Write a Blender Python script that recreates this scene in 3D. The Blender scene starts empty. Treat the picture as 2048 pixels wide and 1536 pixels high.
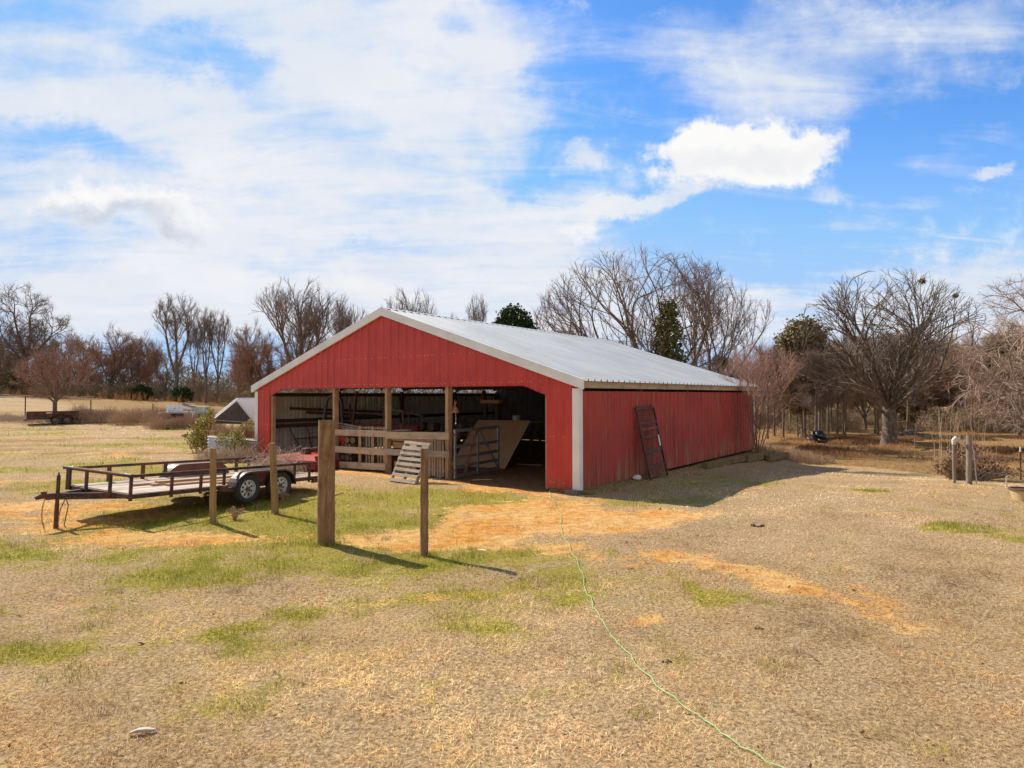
import bpy, math, random
import numpy as np
from mathutils import Vector, Matrix, kdtree

SC = bpy.context.scene
COL = SC.collection
R_ = math.radians
PI = math.pi

# ------------------------------------------------------------------ camera
F_PX = 1266.8            # focal length in pixels of the 2048 px wide picture
PITCH, ROLL, CAM_H = 0.0187, -0.0023, 2.5
cd = bpy.data.cameras.new('camera')
cam = bpy.data.objects.new('camera', cd)
COL.objects.link(cam)
cd.sensor_width = 36.0
cd.lens = F_PX / 2048 * 36.0
cd.clip_start, cd.clip_end = 0.1, 3000
cam.matrix_world = (Matrix.Translation((0, 0, CAM_H)) @ Matrix.Rotation(PI / 2 + PITCH, 4, 'X')
                    @ Matrix.Rotation(ROLL, 4, 'Z'))
SC.camera = cam

# ------------------------------------------------------------------ exposure
SC.view_settings.view_transform = 'Standard'
SC.view_settings.look = 'None'
SC.view_settings.exposure = 0.52
SC.view_settings.gamma = 1.0
SC.view_settings.use_curve_mapping = False
SC.cycles.max_bounces = 6
SC.cycles.diffuse_bounces = 4
SC.cycles.transparent_max_bounces = 4

# ------------------------------------------------------------------ sun and sky
SUN_H = Vector((-0.776, 0.631))              # horizontal direction towards the sun
SUN_EL = R_(42.5)
to_sun = Vector((SUN_H.x * math.cos(SUN_EL), SUN_H.y * math.cos(SUN_EL), math.sin(SUN_EL))).normalized()
sl = bpy.data.lights.new('sun', 'SUN')
sl.energy = 5.0
sl.angle = R_(0.5)
sl.color = (1.0, 0.92, 0.79)
so = bpy.data.objects.new('sun', sl)
COL.objects.link(so)
so.rotation_euler = to_sun.to_track_quat('Z', 'Y').to_euler()
so.location = (-20, 20, 30)


class NT:
    """tiny helper to write node graphs"""
    def __init__(s, tree):
        s.t = tree
        tree.nodes.clear()
    def n(s, kind, **kw):
        nd = s.t.nodes.new(kind)
        for k, v in kw.items():
            if k.startswith('_'):
                setattr(nd, k[1:], v)
        for k, v in kw.items():
            if k.startswith('_'):
                continue
            key = k
            if k.startswith('i') and k[1:].isdigit():
                key = int(k[1:])
            else:
                key = k.replace('__', ' ')
            s.put(nd.inputs[key], v)
        return nd
    def put(s, sock, v):
        if isinstance(v, bpy.types.NodeSocket):
            s.t.links.new(v, sock)
        elif isinstance(v, bpy.types.Node):
            s.t.links.new(v.outputs[0], sock)
        else:
            if isinstance(v, (tuple, list)) and len(v) == 3 and sock.type == 'RGBA':
                v = (*v, 1)
            sock.default_value = v
    def m(s, op, a, b=0.0, c=0.0, clamp=False):
        nd = s.t.nodes.new('ShaderNodeMath')
        nd.operation = op
        nd.use_clamp = clamp
        s.put(nd.inputs[0], a); s.put(nd.inputs[1], b); s.put(nd.inputs[2], c)
        return nd.outputs[0]
    def vm(s, op, a, b=(0, 0, 0)):
        nd = s.t.nodes.new('ShaderNodeVectorMath')
        nd.operation = op
        s.put(nd.inputs[0], a); s.put(nd.inputs[1], b)
        return nd.outputs['Value'] if op in ('LENGTH', 'DOT_PRODUCT') else nd.outputs[0]
    def mix(s, fac, a, b, blend='MIX'):
        nd = s.t.nodes.new('ShaderNodeMix')
        nd.data_type = 'RGBA'
        nd.blend_type = blend
        s.put(nd.inputs[0], fac); s.put(nd.inputs[6], a); s.put(nd.inputs[7], b)
        return nd.outputs[2]
    def rng(s, v, a, b, c=0.0, d=1.0, smooth=True):
        nd = s.t.nodes.new('ShaderNodeMapRange')
        nd.interpolation_type = 'SMOOTHSTEP' if smooth else 'LINEAR'
        s.put(nd.inputs[0], v)
        for i, q in enumerate((a, b, c, d)):
            s.put(nd.inputs[i + 1], q)
        return nd.outputs[0]
    def noise(s, vec, scale, detail=4, rough=0.55, dist=0.0, dim='3D', out=0):
        nd = s.t.nodes.new('ShaderNodeTexNoise')
        nd.noise_dimensions = dim
        s.put(nd.inputs['Vector'], vec)
        nd.inputs['Scale'].default_value = scale
        nd.inputs['Detail'].default_value = detail
        nd.inputs['Roughness'].default_value = rough
        nd.inputs['Distortion'].default_value = dist
        return nd.outputs[out]
    def mapv(s, vec, scale=(1, 1, 1), loc=(0, 0, 0), rot=(0, 0, 0)):
        nd = s.t.nodes.new('ShaderNodeMapping')
        s.put(nd.inputs[0], vec)
        nd.inputs['Location'].default_value = loc
        nd.inputs['Rotation'].default_value = rot
        nd.inputs['Scale'].default_value = scale
        return nd.outputs[0]


def build_world():
    w = bpy.data.worlds.new('World')
    SC.world = w
    w.use_nodes = True
    g = NT(w.node_tree)
    sky = g.n('ShaderNodeTexSky', _sky_type='NISHITA')
    sky.sun_disc = False
    sky.sun_elevation = SUN_EL
    sky.sun_rotation = math.atan2(SUN_H.x, SUN_H.y)
    sky.altitude = 100
    sky.air_density = 1.0
    sky.dust_density = 0.4
    sky.ozone_density = 2.0
    tc = g.n('ShaderNodeTexCoord').outputs['Generated']
    d = g.vm('NORMALIZE', tc)
    sep = g.n('ShaderNodeSeparateXYZ', i0=d)
    x, y, z = sep.outputs
    # heading / climb of each direction; clouds are laid out by compass heading
    ya = g.m('MAXIMUM', g.m('ABSOLUTE', y), 0.12)
    u = g.m('DIVIDE', x, ya)
    v = g.m('DIVIDE', z, ya)
    uv = g.n('ShaderNodeCombineXYZ', X=u, Y=v, Z=0.0).outputs[0]
    # cloud-deck coordinates: flat layer overhead, so it foreshortens to the horizon
    zz = g.m('ADD', g.m('MAXIMUM', z, 0.0), 0.16)
    deck = g.n('ShaderNodeCombineXYZ', X=g.m('DIVIDE', x, zz), Y=g.m('DIVIDE', y, zz), Z=0.0).outputs[0]
    n_big = g.noise(deck, 1.3, 5, 0.55, 0.3)
    n_wisp = g.noise(g.mapv(deck, (1.0, 3.2, 1), rot=(0, 0, 0.55)), 2.2, 8, 0.6, 0.7)
    n_fine = g.noise(uv, 9.0, 9, 0.62, 0.2)
    n_mid = g.noise(g.mapv(uv, (1, 2.2, 1), rot=(0, 0, 0.35)), 3.2, 7, 0.6, 0.5)
    warp = g.noise(uv, 4.0, 8, 0.66, 0.0, out=1)
    wv = g.vm('SCALE', g.vm('SUBTRACT', warp, (0.5, 0.5, 0.5)))
    wv.node.inputs['Scale'].default_value = 0.22
    uw = g.vm('ADD', uv, wv)

    def ell(px, py, rx, ry, rot=0.0, soft=1.0, src=None):
        c = ((px - 1024) / F_PX, (792 - py) / F_PX, 0)
        p = g.vm('SUBTRACT', src or uw, c)
        p = g.mapv(p, rot=(0, 0, R_(-rot)))
        p = g.vm('DIVIDE', p, (rx / F_PX, ry / F_PX, 1))
        L = g.vm('LENGTH', p)
        return g.rng(L, 1.0 - soft * 0.6, 1.0 + soft * 0.6, 1.0, 0.0)
    def add(items, keep=None):
        acc = None
        for k, e in items:
            if keep is not None and (k > 0) != keep: continue
            t = g.m('MULTIPLY', e, k)
            acc = t if acc is None else g.m('ADD', acc, t)
        return acc
    # veil: the broad white sheet on the left with its blue gaps
    items = [
        (1.0, ell(330, 250, 560, 150, -14, 0.8)), (1.0, ell(640, 420, 430, 190, -24, 0.8)),
        (0.85, ell(640, 60, 390, 130, 0, 1.0)), (0.7, ell(860, 190, 190, 150, -30, 1.0)),
        (0.85, ell(960, 520, 260, 110, -12, 0.9)), (0.55, ell(180, 40, 420, 120, 0, 1.2)),
        (0.62, ell(180, 520, 520, 120, -8, 1.2)), (0.75, ell(600, 590, 620, 70, 0, 1.0)),
        (0.6, ell(60, 420, 260, 70, -10, 1.2)),
        (0.55, ell(1500, 120, 150, 200, -38, 1.3)), (0.55, ell(1830, 110, 330, 85, 10, 1.3)),
        (0.3, ell(1950, 40, 260, 70, 10, 1.4)), (0.68, ell(1330, 395, 200, 28, 17, 1.1)), (0.4, ell(1210, 430, 150, 30, 14, 1.1)),
        (0.6, ell(1165, 300, 42, 38, 0, 0.9)), (0.55, ell(1150, 420, 90, 60, 0, 1.0)),
        (0.45, ell(1040, 240, 60, 60, 20, 1.2)), (0.35, ell(1000, 60, 130, 70, 20, 1.3)),
        (0.8, ell(1570, 645, 240, 60, 0, 1.0)), (0.5, ell(1850, 560, 240, 40, 5, 1.2)),
        (0.8, ell(2030, 610, 260, 80, 0, 1.2)), (0.55, ell(1990, 340, 58, 16, 18, 0.8)),
        (0.25, ell(1760, 432, 110, 20, 6, 1.4)), (0.3, ell(1655, 378, 40, 16, 0, 1.3)),
        (0.6, ell(1120, 640, 300, 60, 0, 1.2)),
        (-0.55, ell(400, 105, 120, 40, -22, 1.5)), (-0.4, ell(520, 110, 40, 26, 0, 1.5)),
        (-0.42, ell(240, 322, 210, 38, -20, 1.5)), (-0.25, ell(100, 270, 120, 30, -14, 1.5)), (-0.25, ell(120, 60, 260, 70, 0, 1.6)), (-0.2, ell(700, 290, 200, 60, -20, 1.6)),
        (-0.3, ell(90, 470, 160, 30, -8, 1.3)), (-0.3, ell(670, 520, 150, 20, 3, 1.4)),
        (-0.35, ell(905, 70, 40, 30, 0, 1.5)),
    ]
    veil = g.m('ADD', g.m('MINIMUM', add(items, True), 1.0), g.m('MULTIPLY', add(items, False), 1.35))
    rag = g.m('ADD', g.m('ADD', g.m('MULTIPLY', g.m('SUBTRACT', n_wisp, 0.5), 1.5), g.m('MULTIPLY', g.m('SUBTRACT', n_mid, 0.5), 1.1)),
              g.m('MULTIPLY', g.m('SUBTRACT', n_fine, 0.5), 0.9))
    back = g.rng(y, -0.25, 0.12, 0.95, 0.0)            # unseen cloud added behind the camera to set the fill light
    veil = g.m('ADD', veil, g.m('MULTIPLY', back, g.rng(n_big, 0.15, 0.55)))
    mask = g.rng(g.m('ADD', veil, rag), -0.05, 1.12, 0.0, 0.96)
    # puffy cumulus with a denser body
    cum = add([
        (1.0, ell(1480, 312, 195, 66, 4, 0.7)), (0.8, ell(1600, 272, 88, 60, 0, 0.7)), (0.8, ell(1400, 290, 100, 62, 0, 0.7)),
        (0.75, ell(205, 412, 130, 42, 0, 0.9)), (0.75, ell(345, 452, 72, 42, 0, 0.9)),
        (0.5, ell(1150, 470, 55, 30, 0, 0.8)),
    ])
    cmask = g.rng(g.m('ADD', cum, g.m('MULTIPLY', g.m('SUBTRACT', n_fine, 0.5), 2.3)), 0.12, 0.95)
    # cloud colours: bright tops, bluish-grey bases
    base = add([(1.0, ell(195, 440, 130, 24, 0, 1.3)), (1.0, ell(348, 478, 66, 22, 0, 1.3)),
                (0.28, ell(1480, 318, 200, 26, 8, 1.2))])
    ccol = g.mix(g.m('MULTIPLY', base, 1.0, clamp=True), (6.8, 6.75, 6.7), (4.2, 4.5, 5.1))
    vcol = g.mix(g.rng(n_big, 0.3, 0.7), (5.2, 5.6, 6.2), (6.25, 6.25, 6.4))
    vcol = g.mix(back, vcol, (3.5, 3.5, 3.4))            # grey of that added cloud, toned to balance sunlit ground and shade
    skyc = g.mix(1.0, sky.outputs[0], (0.62, 1.07, 1.52), 'MULTIPLY')
    skyc = g.mix(1.0, skyc, (1.75, 3.75, 6.9), 'DARKEN')      # keep the aureole near the sun from clipping
    skyc = g.mix(g.rng(v, 0.0, 0.5, 0.62, 0.0), skyc, (3.9, 5.05, 6.6))
    c = g.mix(mask, skyc, vcol)
    c = g.mix(cmask, c, ccol)
    bg = g.n('ShaderNodeBackground', Color=c, Strength=0.1)
    out = g.n('ShaderNodeOutputWorld', Surface=bg.outputs[0])


build_world()


# ------------------------------------------------------------------ noise, terrain, rays
def vnoise(x, y, s):
    x = np.asarray(x, float); y = np.asarray(y, float)
    xi = np.floor(x); yi = np.floor(y)
    fx = x - xi; fy = y - yi
    fx = fx * fx * (3 - 2 * fx); fy = fy * fy * (3 - 2 * fy)
    def h(i, j):
        q = np.sin(i * 127.1 + j * 311.7 + s * 74.7) * 43758.5453
        return q - np.floor(q)
    a = h(xi, yi); b = h(xi + 1, yi); c = h(xi, yi + 1); d = h(xi + 1, yi + 1)
    return (a * (1 - fx) + b * fx) * (1 - fy) + (c * (1 - fx) + d * fx) * fy


def fbm(x, y, f, s, o=4):
    t = 0; a = 0.5; n = 0
    for k in range(o):
        t = t + a * vnoise(np.asarray(x) * f, np.asarray(y) * f, s + k * 13.7)
        n += a; a *= 0.55; f *= 2.03
    return t / n


def sstep(a, b, v):
    t = np.clip((np.asarray(v, float) - a) / (b - a), 0, 1)
    return t * t * (3 - 2 * t)


YAW = 0.6404
BW, BL, BH, BR = 14.84, 15.40, 2.933, 5.354         # barn width, length, eave, ridge
CR = Vector((1.735, 16.30, 0))                      # near right corner
AX = Vector((math.cos(YAW), -math.sin(YAW), 0))     # along the front, to the right
AY = Vector((math.sin(YAW), math.cos(YAW), 0))      # into the barn
BO = CR - AX * BW                                   # near left corner


def barn_local(x, y):
    dx = np.asarray(x) - BO.x; dy = np.asarray(y) - BO.y
    return dx * AX.x + dy * AX.y, dx * AY.x + dy * AY.y


def zt(x, y):
    x = np.asarray(x, float); y = np.asarray(y, float)
    lx, ly = barn_local(x, y)
    out = np.maximum(lx - BW, ly - BL)
    m = sstep(-0.2, 2.6, out) * sstep(-6, 6, x)
    t = np.maximum(y - 17 + 0.35 * (x - 10), 0)
    z = -1.05 * (1 - np.exp(-(t / 14.0) ** 1.3)) * m
    u = x / np.maximum(y, 5)
    rise = np.clip(1.34 + (-0.453 - u) * 5.2, 0, 4.2) * (x < 0)
    tt = np.clip((y - 49) / 56.0, 0, 1)
    z = z + rise * (tt * 0.6 + 0.4 * sstep(0, 1, tt))
    inside = sstep(0.3, -0.6, np.maximum(np.maximum(-lx, lx - BW), np.maximum(-ly, ly - BL)))
    bump = (fbm(x, y, 0.55, 3) - 0.5) * 0.10 + (fbm(x, y, 2.1, 9, 3) - 0.5) * 0.055
    return z + bump * (1 - inside * 0.8) * sstep(80, 30, y) 


def ray(px, py):
    X = px - 1024; Y = 768 - py
    c, s = math.cos(ROLL), math.sin(ROLL)
    x = X * c - Y * s; yv = X * s + Y * c
    cp, sp = math.cos(PITCH), math.sin(PITCH)
    return Vector((x / F_PX, cp - yv / F_PX * sp, sp + yv / F_PX * cp))


def G(px, py):
    """the ground point seen at that place of the photograph"""
    r = ray(px, py)
    t = 3.0
    for _ in range(3000):
        p = r * t
        if p.z + CAM_H <= float(zt(p.x, p.y)):
            break
        t += 0.03 if t < 40 else 0.15
    p = r * t
    return Vector((p.x, p.y, float(zt(p.x, p.y))))


def D(px, py, depth):
    r = ray(px, py)
    p = r * (depth / r.y)
    return Vector((p.x, p.y, p.z + CAM_H))


def gz(x, y):
    return float(zt(x, y))


def X_at(px, depth):
    """ground point on the heading of px at that distance"""
    x = (px - 1024) / F_PX * depth
    return Vector((x, depth, gz(x, depth)))


def FP(px, py, yl):
    """barn coordinates (x, z) where the sight line meets the barn plane y = yl"""
    r = ray(px, py)
    c = Vector((0, 0, CAM_H))
    n = AY
    t = (yl - (c - BO).dot(n)) / r.dot(n)
    p = c + r * t - BO
    return p.dot(AX), p.z


def Bp(x, y, z=0.0):
    return BO + AX * x + AY * y + Vector((0, 0, z))


# ------------------------------------------------------------------ mesh builder
class MB:
    def __init__(s):
        s.v = []; s.f = []; s.uv = []; s.mi = []
    def face(s, idx, uvs=None, mi=0):
        s.f.append(tuple(idx)); s.mi.append(mi)
        s.uv.extend(uvs if uvs else [(0, 0)] * len(idx))
    def poly(s, pts, mi=0):
        i = len(s.v)
        s.v += [tuple(p) for p in pts]
        s.face(range(i, i + len(pts)), [(p[0], p[1] + p[2]) for p in pts], mi)
    def box(s, c, size, M=None, mi=0, off=None):
        c = Vector(c); a = [q / 2 for q in size]
        k = max(range(3), key=lambda q: size[q])
        o = random.random() * 9 if off is None else off
        i = len(s.v)
        loc = []
        for sx in (-1, 1):
            for sy in (-1, 1):
                for sz in (-1, 1):
                    p = Vector((sx * a[0], sy * a[1], sz * a[2])); loc.append(p)
                    s.v.append(tuple(c + (M @ p if M is not None else p)))
        for fc in ((0, 1, 3, 2), (4, 6, 7, 5), (0, 4, 5, 1), (2, 3, 7, 6), (0, 2, 6, 4), (1, 5, 7, 3)):
            q = [j for j in range(3) if j != k]
            s.face([i + t for t in fc], [(loc[t][k] + o * 3, loc[t][q[0]] + loc[t][q[1]] * 1.3 + o) for t in fc], mi)
        return s
    def beam(s, p0, p1, w, h, up=(0, 0, 1), mi=0):
        p0 = Vector(p0); p1 = Vector(p1); dr = p1 - p0; L = dr.length; dr.normalize()
        up = Vector(up)
        sd = up.cross(dr)
        if sd.length < 1e-4:
            sd = Vector((1, 0, 0)).cross(dr)
        sd.normalize(); u2 = dr.cross(sd)
        M = Matrix((dr, sd, u2)).transposed()
        return s.box((p0 + p1) / 2, (L, w, h), M, mi)
    def tube(s, pts, rs, n=8, cap=True, mi=0, sq=1.0):
        pts = [Vector(p) for p in pts]
        if not hasattr(rs, '__len__'):
            rs = [rs] * len(pts)
        L = 0; o = random.random() * 7
        prev = None; rings = []
        ref = None
        for k, p in enumerate(pts):
            t = (pts[min(k + 1, len(pts) - 1)] - pts[max(k - 1, 0)])
            if t.length < 1e-9: t = Vector((0, 0, 1))
            t.normalize()
            if ref is None:
                ref = Vector((1, 0, 0)) if abs(t.x) < 0.8 else Vector((0, 1, 0))
            a = (ref - t * ref.dot(t)).normalized(); b = t.cross(a); ref = a
            if k: L += (p - pts[k - 1]).length
            i0 = len(s.v)
            for j in range(n):
                an = 2 * PI * j / n
                s.v.append(tuple(p + (a * math.cos(an) + b * math.sin(an) * sq) * rs[k]))
            rings.append((i0, L))
        for k in range(len(rings) - 1):
            i, l0 = rings[k]; q, l1 = rings[k + 1]
            per = 2 * PI * max(rs[k], 0.004)
            for j in range(n):
                j2 = (j + 1) % n
                s.face((i + j, i + j2, q + j2, q + j),
                       [(l0 + o, per * j / n + o), (l0 + o, per * (j + 1) / n + o), (l1 + o, per * (j + 1) / n + o), (l1 + o, per * j / n + o)], mi)
        if cap:
            for (i, l), fl in ((rings[0], True), (rings[-1], False)):
                ix = [i + j for j in range(n)]
                if fl: ix.reverse()
                s.face(ix, [(l + o, o + 0.03 * j) for j in range(n)], mi)
        return s
    def lathe(s, prof, n=24, M=None, mi=0, close=False):
        M = M or Matrix.Identity(4)
        i0 = len(s.v)
        for (r, z) in prof:
            for j in range(n):
                a = 2 * PI * j / n
                s.v.append(tuple(M @ Vector((r * math.cos(a), r * math.sin(a), z))))
        m = len(prof)
        for k in range(m if close else m - 1):
            a = i0 + k * n; b = i0 + ((k + 1) % m) * n
            for j in range(n):
                j2 = (j + 1) % n
                s.face((a + j, a + j2, b + j2, b + j), [(k * .1, j / n), (k * .1, (j + 1) / n), (k * .1 + .1, (j + 1) / n), (k * .1 + .1, j / n)], mi)
        return s
    def build(s, name, mat, parent=None, smooth=False, ang=40):
        me = bpy.data.meshes.new(name)
        me.from_pydata(s.v, [], s.f)
        ul = me.uv_layers.new(name='UVMap')
        ul.data.foreach_set('uv', np.array(s.uv, 'f').ravel())
        for m in (mat if isinstance(mat, (list, tuple)) else [mat]):
            me.materials.append(m)
        me.polygons.foreach_set('material_index', np.array(s.mi, 'i'))
        if smooth:
            me.polygons.foreach_set('use_smooth', np.ones(len(s.f), bool))
            me.set_sharp_from_angle(angle=R_(ang))
        me.update()
        o = bpy.data.objects.new(name, me)
        COL.objects.link(o)
        if parent is not None:
            o.parent = parent
        return o


def thing(name, label, cat, loc=(0, 0, 0), rotz=0.0, group=None):
    o = bpy.data.objects.new(name, None)
    o.empty_display_size = 0.3
    COL.objects.link(o)
    o.location = loc
    o.rotation_euler = (0, 0, rotz)
    tag(o, label, cat, group)
    return o


def tag(o, label, cat, group=None):
    o['label'] = label
    o['category'] = cat
    if group: o['group'] = group
    return o


def kind(o, k):
    o['kind'] = k
    return o


def raw_mesh(name, verts, faces_flat, loop_tot, mat, parent=None, col=None, smooth=False):
    """fast mesh from numpy arrays; col = per vertex colour"""
    me = bpy.data.meshes.new(name)
    nv = len(verts); nl = len(faces_flat); nf = len(loop_tot)
    me.vertices.add(nv)
    me.vertices.foreach_set('co', np.ascontiguousarray(verts, 'f').ravel())
    me.loops.add(nl)
    me.loops.foreach_set('vertex_index', np.ascontiguousarray(faces_flat, 'i'))
    me.polygons.add(nf)
    st = np.zeros(nf, 'i'); st[1:] = np.cumsum(loop_tot)[:-1]
    me.polygons.foreach_set('loop_start', st)
    me.update(calc_edges=True)
    if col is not None:
        ca = me.attributes.new('tint', 'FLOAT_COLOR', 'POINT')
        c4 = np.ones((nv, 4), 'f'); c4[:, :3] = col
        ca.data.foreach_set('color', c4.ravel())
    if smooth:
        me.polygons.foreach_set('use_smooth', np.ones(nf, bool))
    me.materials.append(mat)
    o = bpy.data.objects.new(name, me)
    COL.objects.link(o)
    if parent is not None: o.parent = parent
    return o


# ------------------------------------------------------------------ materials
def mat_new(name):
    m = bpy.data.materials.new(name)
    m.use_nodes = True
    return m, NT(m.node_tree)


def finish(g, color, rough=0.8, metal=0.0, bump=None, bdist=0.01, bstr=0.6, spec=0.3):
    p = g.n('ShaderNodeBsdfPrincipled')
    g.put(p.inputs['Base Color'], color)
    g.put(p.inputs['Roughness'], rough)
    g.put(p.inputs['Metallic'], metal)
    p.inputs['Specular IOR Level'].default_value = spec
    if bump is not None:
        b = g.n('ShaderNodeBump', Height=bump, Strength=bstr, Distance=bdist)
        g.put(p.inputs['Normal'], b.outputs[0])
    g.n('ShaderNodeOutputMaterial', Surface=p.outputs[0])


def mat_wood(name, c1, c2, dark, rough=0.85, grain=28, blotch=0.5):
    m, g = mat_new(name)
    uv = g.n('ShaderNodeTexCoord').outputs['UV']
    ob = g.n('ShaderNodeTexCoord').outputs['Object']
    gr = g.noise(g.mapv(uv, (1.3, grain, 1)), 1.0, 6, 0.65, 0.6)
    gr2 = g.noise(g.mapv(uv, (0.5, grain * 2.6, 1)), 1.0, 3, 0.6, 0.2)
    bl = g.noise(ob, 2.3, 4, 0.6)
    rnd = g.n('ShaderNodeNewGeometry').outputs['Random Per Island']
    c = g.mix(g.rng(gr, 0.3, 0.7), c1, c2)
    c = g.mix(g.m('MULTIPLY', g.rng(gr2, 0.56, 0.74), 0.75), c, dark)
    c = g.mix(g.m('MULTIPLY', g.rng(bl, 0.45, 0.75), blotch), c, dark)
    c = g.mix(1.0, c, g.n('ShaderNodeCombineColor', Red=g.m('ADD', g.m('MULTIPLY', rnd, 0.4), 0.8), Green=g.m('ADD', g.m('MULTIPLY', rnd, 0.38), 0.8), Blue=g.m('ADD', g.m('MULTIPLY', rnd, 0.36), 0.8)).outputs[0], 'MULTIPLY')
    finish(g, c, rough, 0, g.m('ADD', gr, gr2), 0.004, 0.7, 0.2)
    return m


def mat_paint(name, col, rust=(0.16, 0.06, 0.03), amount=0.3, rough=0.5, metal=0.0, scale=6, var=0.25, spec=0.4):
    m, g = mat_new(name)
    ob = g.n('ShaderNodeTexCoord').outputs['Object']
    n1 = g.noise(ob, scale, 7, 0.65, 0.3)
    n2 = g.noise(ob, scale * 0.35, 4, 0.6)
    n3 = g.noise(ob, scale * 9, 3, 0.6)
    k = 0.72 - amount * 0.4
    rm = g.rng(g.m('ADD', g.m('MULTIPLY', n1, 0.6), g.m('MULTIPLY', n2, 0.4)), k - 0.1, k + 0.06)
    c = g.mix(g.m('MULTIPLY', n2, var * 2), col, tuple(q * 0.55 for q in col))
    c = g.mix(rm, c, rust)
    finish(g, c, g.m('ADD', rough, g.m('MULTIPLY', rm, 0.35), clamp=True), metal, g.m('ADD', n3, g.m('MULTIPLY', rm, 1.0)), 0.002, 0.3, spec)
    return m


def mat_flat(name, col, rough=0.8, var=0.3, scale=8, metal=0.0, bump=0.0, spec=0.3):
    m, g = mat_new(name)
    ob = g.n('ShaderNodeTexCoord').outputs['Object']
    n = g.noise(ob, scale, 5, 0.6)
    c = g.mix(g.rng(n, 0.25, 0.75), tuple(q * (1 - var) for q in col), tuple(min(q * (1 + var * 0.5), 1) for q in col))
    finish(g, c, rough, metal, n if bump else None, 0.02, bump, spec)
    return m


def mat_island(name, cols, rough=0.8, spec=0.15, nscale=0.6):
    """leaves and twigs: each little face group takes its own shade"""
    m, g = mat_new(name)
    rnd = g.n('ShaderNodeNewGeometry').outputs['Random Per Island']
    ob = g.n('ShaderNodeTexCoord').outputs['Object']
    n = g.noise(ob, nscale, 3, 0.6)
    t = g.m('ADD', g.m('MULTIPLY', rnd, 0.6), g.m('MULTIPLY', n, 0.5), clamp=True)
    r = g.n('ShaderNodeValToRGB', Fac=t)
    el = r.color_ramp.elements
    while len(el) < len(cols): el.new(0.5)
    for i, c in enumerate(cols):
        el[i].position = i / (len(cols) - 1) * 0.8 + 0.1
        el[i].color = (*c, 1)
    finish(g, r.outputs[0], rough, 0, None, spec=spec)
    return m


def mat_bark(name, c1, c2, lich=None, scale=5):
    m, g = mat_new(name)
    ob = g.n('ShaderNodeTexCoord').outputs['Object']
    n = g.noise(g.mapv(ob, (1, 1, 0.35)), scale, 7, 0.7, 0.5)
    c = g.mix(g.rng(n, 0.3, 0.7), c1, c2)
    if lich:
        l = g.noise(ob, scale * 0.5, 5, 0.65)
        c = g.mix(g.m('MULTIPLY', g.rng(l, 0.5, 0.68), 0.75), c, lich)
    finish(g, c, 0.9, 0, n, 0.05, 0.8, 0.1)
    return m


def mat_tint(name, rough=0.85, spec=0.1, trans=0.0):
    m, g = mat_new(name)
    a = g.n('ShaderNodeAttribute', _attribute_name='tint')
    p = g.n('ShaderNodeBsdfPrincipled', Base__Color=a.outputs['Color'], Roughness=rough)
    p.inputs['Specular IOR Level'].default_value = spec
    sh = p.outputs[0]
    if trans:
        t = g.n('ShaderNodeBsdfTranslucent', Color=a.outputs['Color'])
        ms = g.n('ShaderNodeMixShader', i0=trans, i1=sh, i2=t.outputs[0])
        sh = ms.outputs[0]
    g.n('ShaderNodeOutputMaterial', Surface=sh)
    return m


def mat_cloth(name, col):
    m, g = mat_new(name)
    ob = g.n('ShaderNodeTexCoord').outputs['Object']
    n = g.noise(g.mapv(ob, (3, 1, 3)), 3.0, 5, 0.6)
    p = g.n('ShaderNodeBsdfPrincipled', Base__Color=g.mix(g.rng(n, .3, .7), tuple(q * .9 for q in col), col), Roughness=0.6)
    t = g.n('ShaderNodeBsdfTranslucent', Color=col)
    ms = g.n('ShaderNodeMixShader', i0=0.45, i1=p.outputs[0], i2=t.outputs[0])
    g.n('ShaderNodeOutputMaterial', Surface=ms.outputs[0])
    return m


def mat_barn_red(name, faded):
    m, g = mat_new(name)
    ob = g.n('ShaderNodeTexCoord').outputs['Object']
    z = g.n('ShaderNodeSeparateXYZ', i0=ob).outputs[2]
    st = g.noise(g.mapv(ob, (4.0, 4.0, 0.22)), 2.2, 6, 0.65)
    st2 = g.noise(g.mapv(ob, (2.2, 2.2, 0.12), loc=(7, 3, 1)), 2.0, 5, 0.6)
    n = g.noise(ob, 1.2, 4, 0.6)
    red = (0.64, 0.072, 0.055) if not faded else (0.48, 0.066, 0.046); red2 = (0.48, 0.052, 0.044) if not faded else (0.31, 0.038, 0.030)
    c = g.mix(g.rng(g.m('ADD', g.m('MULTIPLY', st, 0.5), g.m('MULTIPLY', n, 0.5)), 0.35, 0.65), red, red2)
    if faded:
        fade = g.m('MULTIPLY', g.rng(st, 0.50, 0.72), g.rng(n, 0.30, 0.62))
        c = g.mix(g.m('MULTIPLY', fade, 0.75), c, (0.44, 0.22, 0.18))
        low = g.rng(g.m('ADD', z, g.m('MULTIPLY', st2, -1.9)), -1.1, 0.15, 1.0, 0.0)
        c = g.mix(g.m('MULTIPLY', g.m('MULTIPLY', low, g.rng(st, 0.45, 0.62)), 0.7), c, (0.42, 0.27, 0.14))
        alg = g.m('MULTIPLY', g.rng(st2, 0.52, 0.68), g.rng(z, 2.4, 0.2))
        c = g.mix(g.m('MULTIPLY', alg, 0.55), c, (0.17, 0.085, 0.035))
    else:
        dust = g.m('MULTIPLY', g.rng(z, 0.55, 0.0), g.rng(st2, 0.35, 0.65))
        c = g.mix(g.m('MULTIPLY', dust, 0.5), c, (0.42, 0.17, 0.08))
        c = g.mix(g.m('MULTIPLY', g.rng(st, 0.6, 0.8), 0.35), c, (0.52, 0.12, 0.10))
    finish(g, c, 0.45 if not faded else 0.65, 0, g.noise(ob, 3.0, 3), 0.01, 0.15, 0.35)
    return m


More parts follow.
